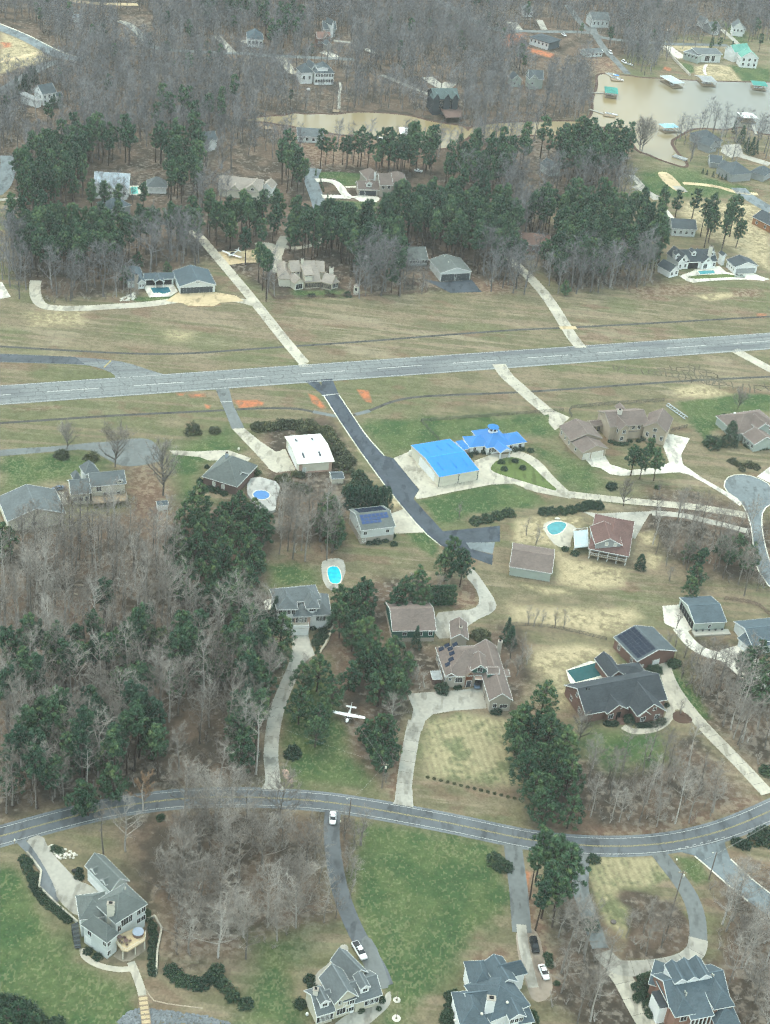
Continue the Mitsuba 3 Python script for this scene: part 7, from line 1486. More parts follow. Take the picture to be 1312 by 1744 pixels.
pool_at('rectangular pool under a dark teal cover behind the charcoal roofed brick house', area('h5', [(85, 250), (330, 155), (400, 165), (530, 290), (525, 340), (330, 385), (170, 470), (110, 340)], 0), area('h5', [(95, 258), (385, 178), (482, 295), (185, 375)], 0), 'conwhite', 'poolcover', True)
k = pool_at('round blue pool set in a raised pale deck beside the grey green roofed brick house', area('h20', [(825, 620), (880, 530), (1010, 512), (1230, 575), (1290, 655), (1245, 790), (1225, 965), (1180, 990), (1000, 960), (940, 900), (830, 740)], 0, 1.0), sg.Point(*G('h20', 1028, 762, 1.1)[:2]).buffer(2.9), (.40, .40, .37), 'poolblue', True, 1.0)
pool_at('small dark blue pool in a white surround beside the grey roofed hangar and house', area('h23', [(305, 400), (330, 345), (620, 350), (675, 435), (590, 492), (355, 500)], 0), area('h23', [(370, 395), (572, 390), (597, 438), (520, 465), (470, 452), (400, 455)], 0), 'conwhite', 'pooldark')
pool_at('teal pool on the white terrace of the navy roofed farmhouse', area('h26', [(430, 405), (700, 400), (740, 450), (450, 472)], 0), area('h26', [(475, 425), (650, 415), (672, 448), (500, 462)], 0), 'conwhite', 'poolteal')
pool_at('turquoise pool between the pale roofed house and the white pavilion', area('h29', [(305, 180), (390, 175), (400, 240), (310, 240)], 0), area('h29', [(318, 190), (362, 186), (370, 232), (325, 234)], 0), 'conwhite', (.12, .5, .44))
H = numbered('hot_tub'); tag(H, 'round hot tub with a blue grey cover on the tall deck', 'hot tub'); p = G('h1', 838, 1102, 3.6); MB().mesh(trimesh.creation.cylinder(1.35, .9, sections=24, transform=trimesh.transformations.translation_matrix([p[0], p[1], 4.05])), 'brickdark').build(H + '__tub'); MB().mesh(trimesh.creation.cylinder(1.4, .14, sections=24, transform=trimesh.transformations.translation_matrix([p[0], p[1], 4.57])), (.30, .36, .44)).build(H + '__cover')
def table_set(tile, x, y, z, label, col='brickdark'):
    H = numbered('patio_table'); tag(H, label, 'patio table'); p = G(tile, x, y, z); tr = trimesh.transformations.translation_matrix
    MB().mesh(trimesh.creation.cylinder(.62, .06, sections=16, transform=tr([p[0], p[1], z + .72])), col).build(H + '__table_top'); MB().tube([p[0], p[1], z], [p[0], p[1], z + .7], .06, .06, 'charcoal').build(H + '__pedestal')
    for k in range(4):
        a = k * 1.57 + .4; q = np.array([p[0] + math.cos(a) * .95, p[1] + math.sin(a) * .95, z]); d = np.array([math.cos(a), math.sin(a), 0]); t = np.array([-d[1], d[0], 0])
        m = MB(); m.box(q - d * .25 - t * .25 + Z3 * .4, d * .5, t * .5, Z3 * .06, col); m.box(q + d * .22 - t * .25 + Z3 * .4, d * .06, t * .5, Z3 * .5, col)
        for sx in (-.22, .2):
            for sy in (-.22, .2): m.box(q + d * sx + t * sy, d * .04, t * .04, Z3 * .4, 'charcoal')
        m.build(numbered(H + '__chair'))
table_set('h1', 605, 1160, 3.6, 'brown patio table with chairs at the left end of the tall deck'); table_set('h1', 690, 1205, 3.6, 'brown patio table with chairs at the front rail of the tall deck')

# ------------------------------------------------------------------ vehicles
def hullmesh(sections, sub=0):
    """closed skin through cross sections (each an n x 3 ring)"""
    n = len(sections[0]); v = np.vstack(sections); f = []
    for k in range(len(sections) - 1):
        for i in range(n):
            j = (i + 1) % n; a, b = k * n, (k + 1) * n
            f += [[a + i, a + j, b + j], [a + i, b + j, b + i]]
    for k, s in ((0, -1), (len(sections) - 1, 1)):
        for i in range(1, n - 1): f.append([k * n, k * n + i, k * n + i + 1][::s])
    m = trimesh.Trimesh(v, f, process=True); trimesh.repair.fix_normals(m)
    for _ in range(sub): m = trimesh.remesh.subdivide_loop(trimesh.Trimesh(*[m.vertices, m.faces]), 1) if False else m
    return m
def ring(x, hw, z0, z1, tuck=.12):
    return np.array([[x, -hw + tuck * .5, z0], [x, hw - tuck * .5, z0], [x, hw, z0 + (z1 - z0) * .35], [x, hw, z0 + (z1 - z0) * .62], [x, hw - tuck, z1], [x, -hw + tuck, z1], [x, -hw, z0 + (z1 - z0) * .62], [x, -hw, z0 + (z1 - z0) * .35]])
def car(tile, xy, heading_px, col, label, kind='sedan', cat='car', name='parked_car', L=4.75):
    """xy the middle, heading_px a point the nose looks at"""
    H = numbered(name); tag(H, label, cat)
    p = G(tile, *xy); q = G(tile, *heading_px); d = q - p; ang = math.degrees(math.atan2(d[1], d[0]))
    tw = T().translate([float(p[0]), float(p[1]), .075]) @ T().rotate([0, 0, 1], ang)
    def put(m, key, bsdf='m_gloss', smooth=False):
        m.build(key, bsdf, smooth); scene[key]['to_world'] = tw
    h = L / 2; w = .92 if kind == 'sedan' else 1.0
    if kind == 'sedan': body = [(-h, .74, .42, .78), (-h + .25, .88, .30, .95), (-h + .9, w, .26, 1.0), (0, w, .25, .98), (h - 1.2, w, .26, .95), (h - .35, .86, .3, .84), (h, .66, .4, .66)]; cab = [(-h + .75, .70, .95, .98), (-h + 1.45, .72, .95, 1.40), (-.1, .72, .95, 1.46), (.35, .71, .95, 1.40), (h - 1.25, .74, .92, .95)]
    elif kind == 'suv': body = [(-h, .86, .45, 1.05), (-h + .15, .95, .35, 1.12), (0, w, .32, 1.12), (h - 1.0, w, .33, 1.10), (h - .25, .92, .36, 1.0), (h, .78, .45, .85)]; cab = [(-h + .08, .80, 1.08, 1.15), (-h + .45, .80, 1.08, 1.78), (-.1, .80, 1.08, 1.84), (.5, .78, 1.08, 1.76), (h - 1.15, .82, 1.06, 1.10)]
    else: body = [(-h, .95, .5, 1.05), (-h + .1, w, .42, 1.08), (0, w, .40, 1.08), (h - 1.0, w, .40, 1.12), (h - .2, .95, .42, 1.02), (h, .84, .5, .9)]; cab = [(-.75, .82, 1.05, 1.1), (-.55, .82, 1.05, 1.82), (.55, .82, 1.05, 1.86), (.85, .8, 1.05, 1.78), (1.55, .86, 1.05, 1.1)]
    m = MB(); m.mesh(hullmesh([ring(*b) for b in body]), col); put(m, H + '__body', smooth=False)
    m = MB(); m.mesh(hullmesh([ring(x, hw, z0, z1, .16) for x, hw, z0, z1 in cab]), 'glass'); put(m, H + '__windows')
    m = MB(); rx0, rx1, rz = (cab[1][0], cab[-2][0], cab[2][3]); m.box([rx0 + .05, -.60, rz - .05], [rx1 - rx0 - .1, 0, 0], [0, 1.2, 0], [0, 0, .06], col)
    for sx in (cab[1][0] + .05, (cab[1][0] + cab[-2][0]) / 2 + .1): m.box([sx, -.80, cab[0][2]], [.1, 0, 0], [0, 1.6, 0], [0, 0, rz - cab[0][2] - .1], col)
    put(m, H + '__roof')
    if kind == 'pickup':
        m = MB(); m.box([-h + .15, -.78, 1.075], [1.75, 0, 0], [0, 1.56, 0], [0, 0, .03], 'black')
        put(m, H + '__load_bed')
    for sx in (-h + .85, h - .9):
        for sy in (-1, 1):
            m = MB(); m.mesh(trimesh.creation.cylinder(.34, .22, sections=16, transform=trimesh.transformations.translation_matrix([sx, sy * (w - .08), .34]) @ trimesh.transformations.rotation_matrix(math.pi / 2, [1, 0, 0])), 'rubber'); k = numbered(H + '__wheel'); put(m, k, 'm_matte')
            m = MB(); m.mesh(trimesh.creation.cylinder(.2, .24, sections=12, transform=trimesh.transformations.translation_matrix([sx, sy * (w - .07), .34]) @ trimesh.transformations.rotation_matrix(math.pi / 2, [1, 0, 0])), 'metal'); put(m, k + '__rim', 'm_gloss')
    for sy in (-.62, .62):
        m = MB(); m.box([h - .22, sy - .16, .62], [.2, 0, 0], [0, .32, 0], [0, 0, .14], 'pale'); put(m, numbered(H + '__headlight'))
        m = MB(); m.box([-h - .01, sy - .14, .74], [.14, 0, 0], [0, .28, 0], [0, 0, .15], 'red'); put(m, numbered(H + '__tail_light'))
        m = MB(); m.box([.55, sy * 1.48 - .1, .98], [.14, 0, 0], [0, .2, 0], [0, 0, .13], col); put(m, numbered(H + '__mirror'))
    return H
car('b5', (390, 347), (383, 470), 'carwhite', 'white car just turning off the road onto the pickup drive')
car('h2', (735, 215), (790, 310), 'carwhite', 'white pickup truck with black load bed beside the bottom centre house', 'pickup', 'pickup truck', 'pickup_truck', 5.8)
car('h3', (1050, 85), (1070, 165), 'carblack', 'black suv parked on the long asphalt drive', 'suv', L=4.9)
car('h3', (1155, 385), (1190, 470), 'carwhite', 'white car parked below the black suv')
car('h21', (562, 368), (480, 385), 'carblue', 'blue grey car parked behind the long cream house')
car('h9', (675, 880), (680, 1000), 'carblue', 'dark blue car half under the entrance canopy of the green gabled house', 'suv')
car('h33', (245, 540), (180, 548), 'carblack', 'dark car on the far drive left of the navy roofed house')
car('h33', (370, 500), (330, 520), 'carblue', 'grey car under the conifers left of the navy roofed house')
car('h39', (1180, 400), (1200, 430), 'carwhite', 'white van parked on the lake lane', 'suv', 'van', 'parked_van', 5.6)
car('h39', (660, 200), (700, 230), 'carwhite', 'white pickup truck behind the black roofed modern house', 'pickup', 'pickup truck', 'pickup_truck', 5.6)
car('h39', (1060, 392), (1010, 392), 'carwhite', 'white van beside the low grey house above the lake lane', 'suv', 'van', 'parked_van', 5.8)
car('lake', (265, 365), (290, 380), 'carwhite', 'white boat towing van at the lower end of the lake lane', 'suv', 'van', 'parked_van', 5.2)
car('h26', (955, 488), (1010, 490), 'sage', 'pale green open car on the white pool terrace drive', 'sedan', L=5.6)
car('b1', (825, 872), (850, 876), 'carwhite', 'white car glimpsed behind the pine row of the curving driveway')
# ------------------------------------------------------------------ aircraft
def wingmesh(x0, c0, x1, c1, z0, z1, y, t=.12):
    """wing half from span y0=0 to y (sign), chord c at each end, leading edge x"""
    def sec(yy, xl, c, z): return np.array([[xl, yy, z], [xl - c * .3, yy, z + t], [xl - c, yy, z + .02], [xl - c * .4, yy, z - t * .4]])
    return hullmesh([sec(0, x0, c0, z0), sec(y, x1, c1, z1)])
def aircraft(tile, xy, nose, label, high=True, stripe='bluegrey', s=1.0, z=0.06):
    H = numbered('light_aircraft'); tag(H, label, 'aircraft')
    p = G(tile, *xy); q = G(tile, *nose); d = q - p; ang = math.degrees(math.atan2(d[1], d[0]))
    tw = T().translate([float(p[0]), float(p[1]), z]) @ T().rotate([0, 0, 1], ang) @ T().scale(s)
    def put(m, key, bsdf='m_gloss', smooth=False): m.build(key, bsdf, smooth); scene[key]['to_world'] = tw
    def oct(x, w, z0, z1):
        a = np.arange(12) * math.pi / 6; return np.stack([np.full(12, x), np.cos(a) * w, (z0 + z1) / 2 + np.sin(a) * (z1 - z0) / 2], 1)
    m = MB(); m.mesh(hullmesh([oct(2.5, .25, .95, 1.45), oct(2.3, .45, .8, 1.6), oct(1.3, .54, .7, 1.7), oct(.6, .58, .7, 2.15 if high else 1.75), oct(-1.0, .55, .75, 2.1 if high else 1.75), oct(-2.4, .32, 1.0, 1.75), oct(-5.2, .12, 1.3, 1.62)]), 'carwhite'); put(m, H + '__fuselage', 'm_gloss', True)
    m = MB(); m.mesh(hullmesh([oct(1.25, .40, 1.55, 1.72), oct(.7, .56, 1.45, 2.12), oct(-.7, .56, 1.45, 2.08), oct(-1.5, .40, 1.5, 1.85)]), 'glass'); put(m, H + '__cabin_window')
    for sy in (-1, 1):
        zz = 2.2 if high else .95
        m = MB(); m.mesh(wingmesh(.9, 1.65, .75, 1.15, zz, zz + (.18 if high else .35), sy * 5.5), 'carwhite'); put(m, numbered(H + '__wing'))
        m = MB(); m.mesh(wingmesh(-4.3, .95, -4.5, .7, 1.5, 1.5, sy * 1.75, .05), 'carwhite'); put(m, numbered(H + '__tailplane'))
        if high: m = MB(); m.tube([.3, sy * .5, .85], [.1, sy * 2.7, 2.2], .05, .05, 'pale'); put(m, numbered(H + '__strut'))
        m = MB(); m.tube([-.1, sy * .5, .85], [-.2, sy * 1.25, .25], .05, .04, 'pale'); put(m, numbered(H + '__landing_gear'))
        m = MB(); m.mesh(trimesh.creation.cylinder(.22, .14, sections=14, transform=trimesh.transformations.translation_matrix([-.2, sy * 1.3, .22]) @ trimesh.transformations.rotation_matrix(math.pi / 2, [1, 0, 0])), 'rubber'); put(m, numbered(H + '__wheel'), 'm_matte')
    m = MB(); m.mesh(trimesh.creation.cylinder(.2, .13, sections=14, transform=trimesh.transformations.translation_matrix([1.9, 0, .2]) @ trimesh.transformations.rotation_matrix(math.pi / 2, [1, 0, 0])), 'rubber'); put(m, numbered(H + '__wheel'), 'm_matte')
    m = MB(); m.tube([1.9, 0, .3], [1.8, 0, .9], .05, .05, 'pale'); put(m, H + '__nose_leg')
    m = MB(); m.prism([[-4.1, -.05, 1.55], [-5.3, -.05, 1.55], [-5.55, -.05, 2.9], [-5.0, -.05, 2.9]], [0, .1, 0], 'carwhite'); put(m, H + '__fin')
    m = MB(); m.box([2.52, -.95, 1.14], [.04, 0, 0], [0, 1.9, 0], [0, 0, .13], 'charcoal'); m.mesh(trimesh.creation.cone(.2, .35, sections=12, transform=trimesh.transformations.translation_matrix([2.45, 0, 1.2]) @ trimesh.transformations.rotation_matrix(math.pi / 2, [0, 1, 0])), 'carwhite'); put(m, H + '__propeller')
    m = MB()
    for sy in (-1, 1): m.box([-4.6, sy * .42 - .01, 1.18], [6.6, 0, 0], [0, .02, 0], [0, 0, .001 + .1], stripe) if False else None
    return H
aircraft('plane', (690, 480), (590, 800), 'white high wing aircraft parked on the lawn between pines', s=.93)
aircraft('a2', (1178, 348), (1150, 362), 'small white low wing aircraft parked on the sandy pad by the strip', False)
# ------------------------------------------------------------------ utility poles, wires, boxes
def pole(tile, base, h, label, arms=True, light=False, dish=0):
    H = numbered('utility_pole'); tag(H, label, 'utility pole'); p = G(tile, *base)
    MB().tube([p[0], p[1], 0], [p[0], p[1], h], .17, .11, (.17, .14, .12), 8).build(H + '__pole')
    if arms:
        m = MB(); m.box([p[0] - 1.1, p[1] - .06, h - .75], [2.2, 0, 0], [0, .12, 0], [0, 0, .14], 'wood'); m.build(H + '__crossarm')
        for dx in (-1.0, -.45, .45, 1.0): MB().tube([p[0] + dx, p[1], h - .6], [p[0] + dx, p[1], h - .3], .06, .04, 'conwhite').build(numbered(H + '__insulator'))
        MB().mesh(trimesh.creation.cylinder(.24, .8, sections=12, transform=trimesh.transformations.translation_matrix([p[0] + .4, p[1] - .1, h - 1.6])), 'conwhite').build(H + '__transformer')
    if light: MB().tube([p[0], p[1], h - .3], [p[0] - .9, p[1] - .3, h - .05], .05, .05, 'metal').build(H + '__lamp_arm'); MB().box([p[0] - 1.3, p[1] - .42, h - .12], [.5, 0, 0], [0, .22, 0], [0, 0, .12], 'conwhite').build(H + '__lamp_head')
    return np.array([p[0], p[1], h - .3])
P1 = pole('pole', (425, 1015), hgt('pole', (425, 1015), (625, 360)), 'utility pole with pale transformer in front of the leafy ring drive island')
P2 = pole('pole', (965, 480), hgt('pole', (965, 480), (1075, 95)), 'utility pole beside the side road', light=True, arms=False)
P3 = pole('b5', (640, 185), hgt('b5', (640, 185), (637, 55)), 'utility pole above the road between the two concrete drives')
P4 = pole('b5', (472, 345), hgt('b5', (472, 345), (478, 238)), 'utility pole beside the white car on the drive', arms=False, light=True)
P5 = pole('', (1330, 1420), 11, 'utility pole beyond the right end of the road') if False else np.array([*G('', 1400, 1390)[:2], 11.0])
def wire(a, b, label, sag=.9):
    H = numbered('power_line'); tag(H, label, 'power line', None); m = MB(); n = 14; pts = [a + (b - a) * t - Z3 * (4 * sag * t * (1 - t)) for t in np.linspace(0, 1, n + 1)]
    for i in range(n): m.tube(pts[i], pts[i + 1], .018, .018, (.4, .4, .38), 4)
    m.build(H)
wire(P1, P5, 'overhead wire running from the transformer pole to the right edge'); wire(P2, P5 + Z3, 'overhead wire running from the side road pole to the right edge'); wire(P3, P4, 'overhead wire crossing the road above the white car'); wire(P3, np.array([*G('', 515, 1110)[:2], 6.0]), 'overhead wire from the roadside pole to the white balcony house', 1.2)
wire(P3, np.array([*G('', 430, 1260)[:2], 9.0]), 'overhead wire running left from the roadside pole into the wood', 1.0)
H = numbered('street_light'); tag(H, 'lone street light pole on the lake lane', 'street light'); p = G('lake', 560, 228); MB().tube([p[0], p[1], 0], [p[0], p[1], 10], .2, .14, 'pale', 8).build(H + '__pole'); MB().box([p[0] - .2, p[1] - 1.2, 9.8], [.5, 0, 0], [0, 1.5, 0], [0, 0, .3], 'conwhite').build(H + '__lamp_head')
def mailbox(tile, xy, label):
    H = numbered('mailbox'); tag(H, label, 'mailbox'); p = G(tile, *xy); MB().box([p[0] - .06, p[1] - .06, 0], [.12, 0, 0], [0, .12, 0], [0, 0, 1.1], 'wood').build(H + '__post'); MB().box([p[0] - .16, p[1] - .3, 1.1], [.32, 0, 0], [0, .6, 0], [0, 0, .34], 'conwhite').build(H + '__box')
mailbox('b5', (428, 372), 'mailbox at the mouth of the drive with the white car'); mailbox('pole', (505, 245), 'pale mailbox on the green verge beside the side road'); mailbox('a5', (75, 468), 'mailbox at the mouth of the bottom left driveway')
# ------------------------------------------------------------------ fences and walls
def fence(label, tile, pts, h=1.4, col='charcoal', step=2.4, name='fence', rails=4, cat='fence'):
    H = numbered(name); tag(H, label, cat); P_ = GP(tile, pts); L = sg.LineString(P_); n = max(2, int(L.length / step)); xs = [np.array(L.interpolate(k / n, normalized=True).coords[0]) for k in range(n + 1)]
    for x in xs: MB().box([x[0] - .06, x[1] - .06, 0], [.12, 0, 0], [0, .12, 0], [0, 0, h + .1], col).build(numbered(H + '__post'))
    for k in range(rails):
        m = MB(); z = .25 + (h - .3) * k / max(1, rails - 1)
        for a, b in zip(xs[:-1], xs[1:]):
            d = b - a; nn = np.array([-d[1], d[0]]); nn /= np.linalg.norm(nn) + 1e-9
            m.box([*(a - nn * .025), z], [*d, 0], [*(nn * .05), 0], [0, 0, .14], col)
        m.build(numbered(H + '__rail'))
fence('dark fence round the garden of the rambling tan house', 'b2', [(0, 462), (95, 566), (300, 562), (600, 548), (872, 532), (870, 500), (760, 490)], 1.6, 'brickdark', 3)
fence('thin dark fence round the lawn above the blue roofed house', 'b3', [(840, 232), (1000, 222), (1312, 198), (1560, 180)], 1.3, 'darksoil', 4, rails=3); fence('thin dark fence falling from the lawn corner towards the blue hangar', 'b3', [(838, 235), (930, 330)], 1.3, 'darksoil', 4, rails=3)
fence('dark fence round the garden of the tan brick house', 'h16', [(240, 170), (205, 105), (205, 92), (500, 60), (800, 40), (1100, 20)], 1.5, 'darksoil', 4); fence('dark fence on the right of the tan brick house', 'h16', [(1170, 300), (1312, 265)], 1.5, 'darksoil', 4)
fence('wire fence below the long straw patch', 'c4', [(0, 315), (150, 320), (300, 345), (400, 370), (480, 390)], 1.2, 'darksoil', 4, rails=3); fence('dark fence beyond the sage green workshop', 'c4', [(1080, 185), (1180, 195), (1250, 215), (1340, 290)], 1.4, 'brickdark', 4)
fence('white post fence on the far drive at the left edge', 'h33', [(140, 620), (240, 670), (380, 745)], 1.6, 'conwhite', 2.2, rails=2)
def wall(label, tile, pts, h, w=.35, col='conwhite', name='retaining_wall'):
    H = numbered(name); tag(H, label, 'wall'); L = sg.LineString(GP(tile, pts)); flat(L.buffer(w / 2, cap_style='flat', join_style='mitre'), h, h, col).build(H + '__wall_body', 'm_pave'); flat(L.buffer(w / 2 + .06, cap_style='flat', join_style='mitre'), h + .08, .08, 'concrete').build(H + '__coping', 'm_pave')
wall('pale retaining wall along the bottom left driveway', 'a5', [(138, 520), (210, 615), (198, 695), (300, 795), (395, 875)], .9)
wall('low pale wall right of the hedge by the tall deck', 'a5', [(745, 858), (785, 842), (822, 905), (800, 1010), (793, 1135)], .7)
wall('pale curving wall along the planted bank of the white balcony house', 'h11', [(1050, 680), (1015, 800), (930, 980), (850, 1100)], .5, .5, 'sand')
wall('white retaining wall along the modern lake house drive', 'c1', [(775, 245), (830, 310), (905, 385)], 1.6, .6, 'conwhite')
# small slab steps and boardwalk at the bottom
H = numbered('boardwalk'); tag(H, 'wooden boardwalk steps running down out of the bottom edge', 'boardwalk'); a, b = G('a5', 725, 1240, .3), G('a5', 748, 1420, .3); d = b - a; L = np.linalg.norm(d); d /= L; n_ = np.array([-d[1], d[0], 0])
for k in range(int(L / .45)): MB().box(a + d * (k * .45) - n_ * 1.0 - Z3 * .06, d * .40, n_ * 2.0, Z3 * .07, 'sand' if k % 3 else 'wood').build(numbered(H + '__plank'))
for s in (-1, 1): MB().box(a + n_ * (1.02 * s) + Z3 * .3, d * L, n_ * (.09 * s), Z3 * .12, 'wood').build(numbered(H + '__handrail'))
# rock rubble at the bottom
def rocks(label, tile, pts, n, r0, r1, col, seed, name='rubble', stuff=True):
    rg = random.Random(seed); poly = sg.Polygon(GP(tile, pts)); x0, y0, x1, y1 = poly.bounds; m = MB(); c = 0
    base = trimesh.creation.icosphere(1)
    while c < n:
        x, y = rg.uniform(x0, x1), rg.uniform(y0, y1)
        if not poly.contains(sg.Point(x, y)): continue
        r = rg.uniform(r0, r1); v = base.vertices * (1 + .35 * (meshkit.noise(base.vertices * 1.7 + c * 3.1, seed)[:, None] - .5) * 2) * [r, r * rg.uniform(.7, 1.2), r * .6] + [x, y, r * .15]
        k = rg.uniform(.75, 1.15); m.add(v, base.faces, tuple(round(q * round(k * 4) / 4, 3) for q in C[col])); c += 1
    H = numbered(name); m.build(H); labels[H] = {'label': label, 'category': 'rocks', 'kind': 'stuff'}
rocks('grey rock rubble along the bottom edge beside the boardwalk', 'a5', [(590, 1384), (640, 1330), (720, 1300), (770, 1310), (900, 1325), (1050, 1345), (1180, 1384)], 900, .18, .42, 'gravel', 5)
rocks('pale rocks on the bank above the bottom left house', 'a5', [(240, 470), (270, 480), (400, 520), (390, 540), (310, 550), (280, 530)], 60, .2, .45, 'conwhite', 6); rocks('brown stones beside the mouth of the balcony house drive', 'b5', [(130, 90), (160, 95), (190, 150), (180, 165), (150, 140)], 120, .15, .3, 'pinkstone', 7)
rocks('white boulders along the drive below the low pool house', 'h23', [(30, 520), (200, 450), (215, 490), (160, 545), (40, 545)], 40, .3, .7, 'conwhite', 8)
# tree rings, planters and small things
def ringbed(tile, xy, r, label):
    H = numbered('tree_ring'); tag(H, label, 'tree ring'); p = G(tile, *xy); flat(sg.Point(p[0], p[1]).buffer(r).difference(sg.Point(p[0], p[1]).buffer(.28)), .1, .1, 'conwhite').build(H + '__stones', 'm_pave')
    MB().tube([p[0], p[1], 0], [p[0], p[1], 3.2], .07, .03, 'brickdark', 6).build(H + '__stake')
ringbed('h2', (1155, 745), .9, 'farther white stone ring round a thin sapling stem right of the bottom centre house'); ringbed('h2', (1150, 950), 1.05, 'nearer white stone ring round a thin sapling stem right of the bottom centre house')
def blob(tile, xy, r, col, label, name, cat, sz=(1, 1, .7)):
    H = numbered(name); tag(H, label, cat); p = G(tile, *xy); b = trimesh.creation.icosphere(2, r); b.vertices *= (1 + .15 * (meshkit.noise(b.vertices * 2 / r, 3)[:, None] - .5)) * np.array(sz); b.vertices += [p[0], p[1], r * sz[2] * .7]; MB().mesh(b, col).build(H, 'm_gloss', True)
blob('lt', (160, 485), .9, 'white', 'white covered boat hull on the ground below the big pale hangar', 'covered_boat', 'boat', (1.6, .6, .5)); blob('h2', (152, 915), .5, 'white', 'white tank beside the left gable of the bottom centre house', 'tank', 'tank', (.8, .8, 1.2))
blob('b5', (1075, 1180), .7, (.55, .42, .06), 'yellow tarpaulin heap beside the white house at the bottom edge', 'tarpaulin', 'tarpaulin'); blob('b3', (785, 405), 1.2, 'conwhite', 'white tank at the left corner of the blue hangar', 'tank', 'tank', (.8, .8, 1.2)); blob('c5', (516, 868), .8, (.10, .085, .07), 'round stone fire pit on the pale lawn', 'fire_pit', 'fire pit', (1, 1, .35)); blob('h20', (710, 135), .6, 'conwhite', 'pale tank on the grass above the grey green roofed house', 'tank', 'tank', (.8, .8, 1.1))
blob('a5', (378, 612), .8, 'black', 'black grill cover on the gravel beside the bottom left garage', 'grill', 'grill', (.9, .6, .7)); blob('h34', (418, 1135), 1.2, 'white', 'white tank on the bank below the big white house', 'tank', 'tank'); blob('h18', (490, 188), .8, 'conwhite', 'pale slide box at the far edge of the kidney pool', 'pool_slide', 'slide', (1.4, .6, .5))
H = numbered('fallen_log'); tag(H, 'fallen log on the leaf covered ground in the left wood', 'log'); MB().tube(G('lt', 800, 1300, .3), G('lt', 1000, 1255, .35), .28, .18, 'wood', 8).build(H + '__trunk'); MB().tube(G('lt', 1030, 1240, .3), G('lt', 1090, 1255, .3), .3, .3, (.42, .36, .28), 8).build(H + '__stump')
H = numbered('garden_folly'); tag(H, 'small pale stone folly tower inside the fence of the tan house', 'folly'); p = G('h24', 1240, 580); MB().box([p[0] - 1.1, p[1] - 1.1, 0], [2.2, 0, 0], [0, 2.2, 0], [0, 0, 4.2], 'conwhite').build(H + '__tower'); MB().box([p[0] - .5, p[1] - 1.13, 2.2], [1.0, 0, 0], [0, .04, 0], [0, 0, 1.3], 'black').build(H + '__opening'); MB().mesh(trimesh.creation.cone(1.6, 1.2, sections=4, transform=trimesh.transformations.translation_matrix([p[0], p[1], 4.2])), 'rooftan').build(H + '__roof')
H = numbered('gantry'); tag(H, 'pale blue metal frame lying on the grass edge beside the tan brick house', 'frame')
for k in range(2):
    m = MB()
    a, b = G('h16', 1120 + 22 * k, 55 - 18 * k, .5), G('h16', 1300 + 22 * k, 185 - 18 * k, .5)
    m.tube(a, b, .16, .16, (.45, .52, .58), 5)
    m.build(numbered(H + '__rail'))
for k in range(9): MB().tube(G('h16', 1120 + 20 * k, 55 + 14.5 * k, .5), G('h16', 1142 + 20 * k, 37 + 14.5 * k, .5), .1, .1, (.45, .52, .58), 5).build(numbered(H + '__rung'))
# hangar side wall patch: erosion netting beyond the runway is dead grass between dark mown lines
rn = random.Random(3); H = 'erosion_netting'; m = MB()
for t, q, nx, ny in (('c2', [(450, 902), (560, 905), (700, 925), (900, 900), (960, 905), (1060, 960), (1100, 990), (900, 985), (740, 950), (560, 925)], 26, 6), ('c3', [(900, 20), (1000, -5), (1120, 40), (1312, 45), (1330, 80), (1100, 70), (960, 35)], 22, 6)):
    poly = sg.Polygon(GP(t, q)); x0, y0, x1, y1 = poly.bounds; g = 2.6; pts = {}
    for i in range(int((x1 - x0) / g) + 2):
        for j in range(int((y1 - y0) / (g * 1.3)) + 2): pts[i, j] = np.array([x0 + (i + rn.uniform(-.35, .35)) * g, y0 + (j + rn.uniform(-.35, .35)) * g * 1.3])
    for (i, j), a in pts.items():
        for di, dj in ((1, 0), (0, 1)):
            b = pts.get((i + di, j + dj))
            if b is not None and poly.contains(sg.Point(*((a + b) / 2))) and rn.random() < .85: flat(sg.LineString([a, b]).buffer(.28), .05, .04, (.11, .10, .07), m)
m.build(H, 'm_pave'); labels[H] = {'label': 'dark netting of mown lines over pale dead grass beyond the runway', 'category': 'netting', 'kind': 'stuff'}

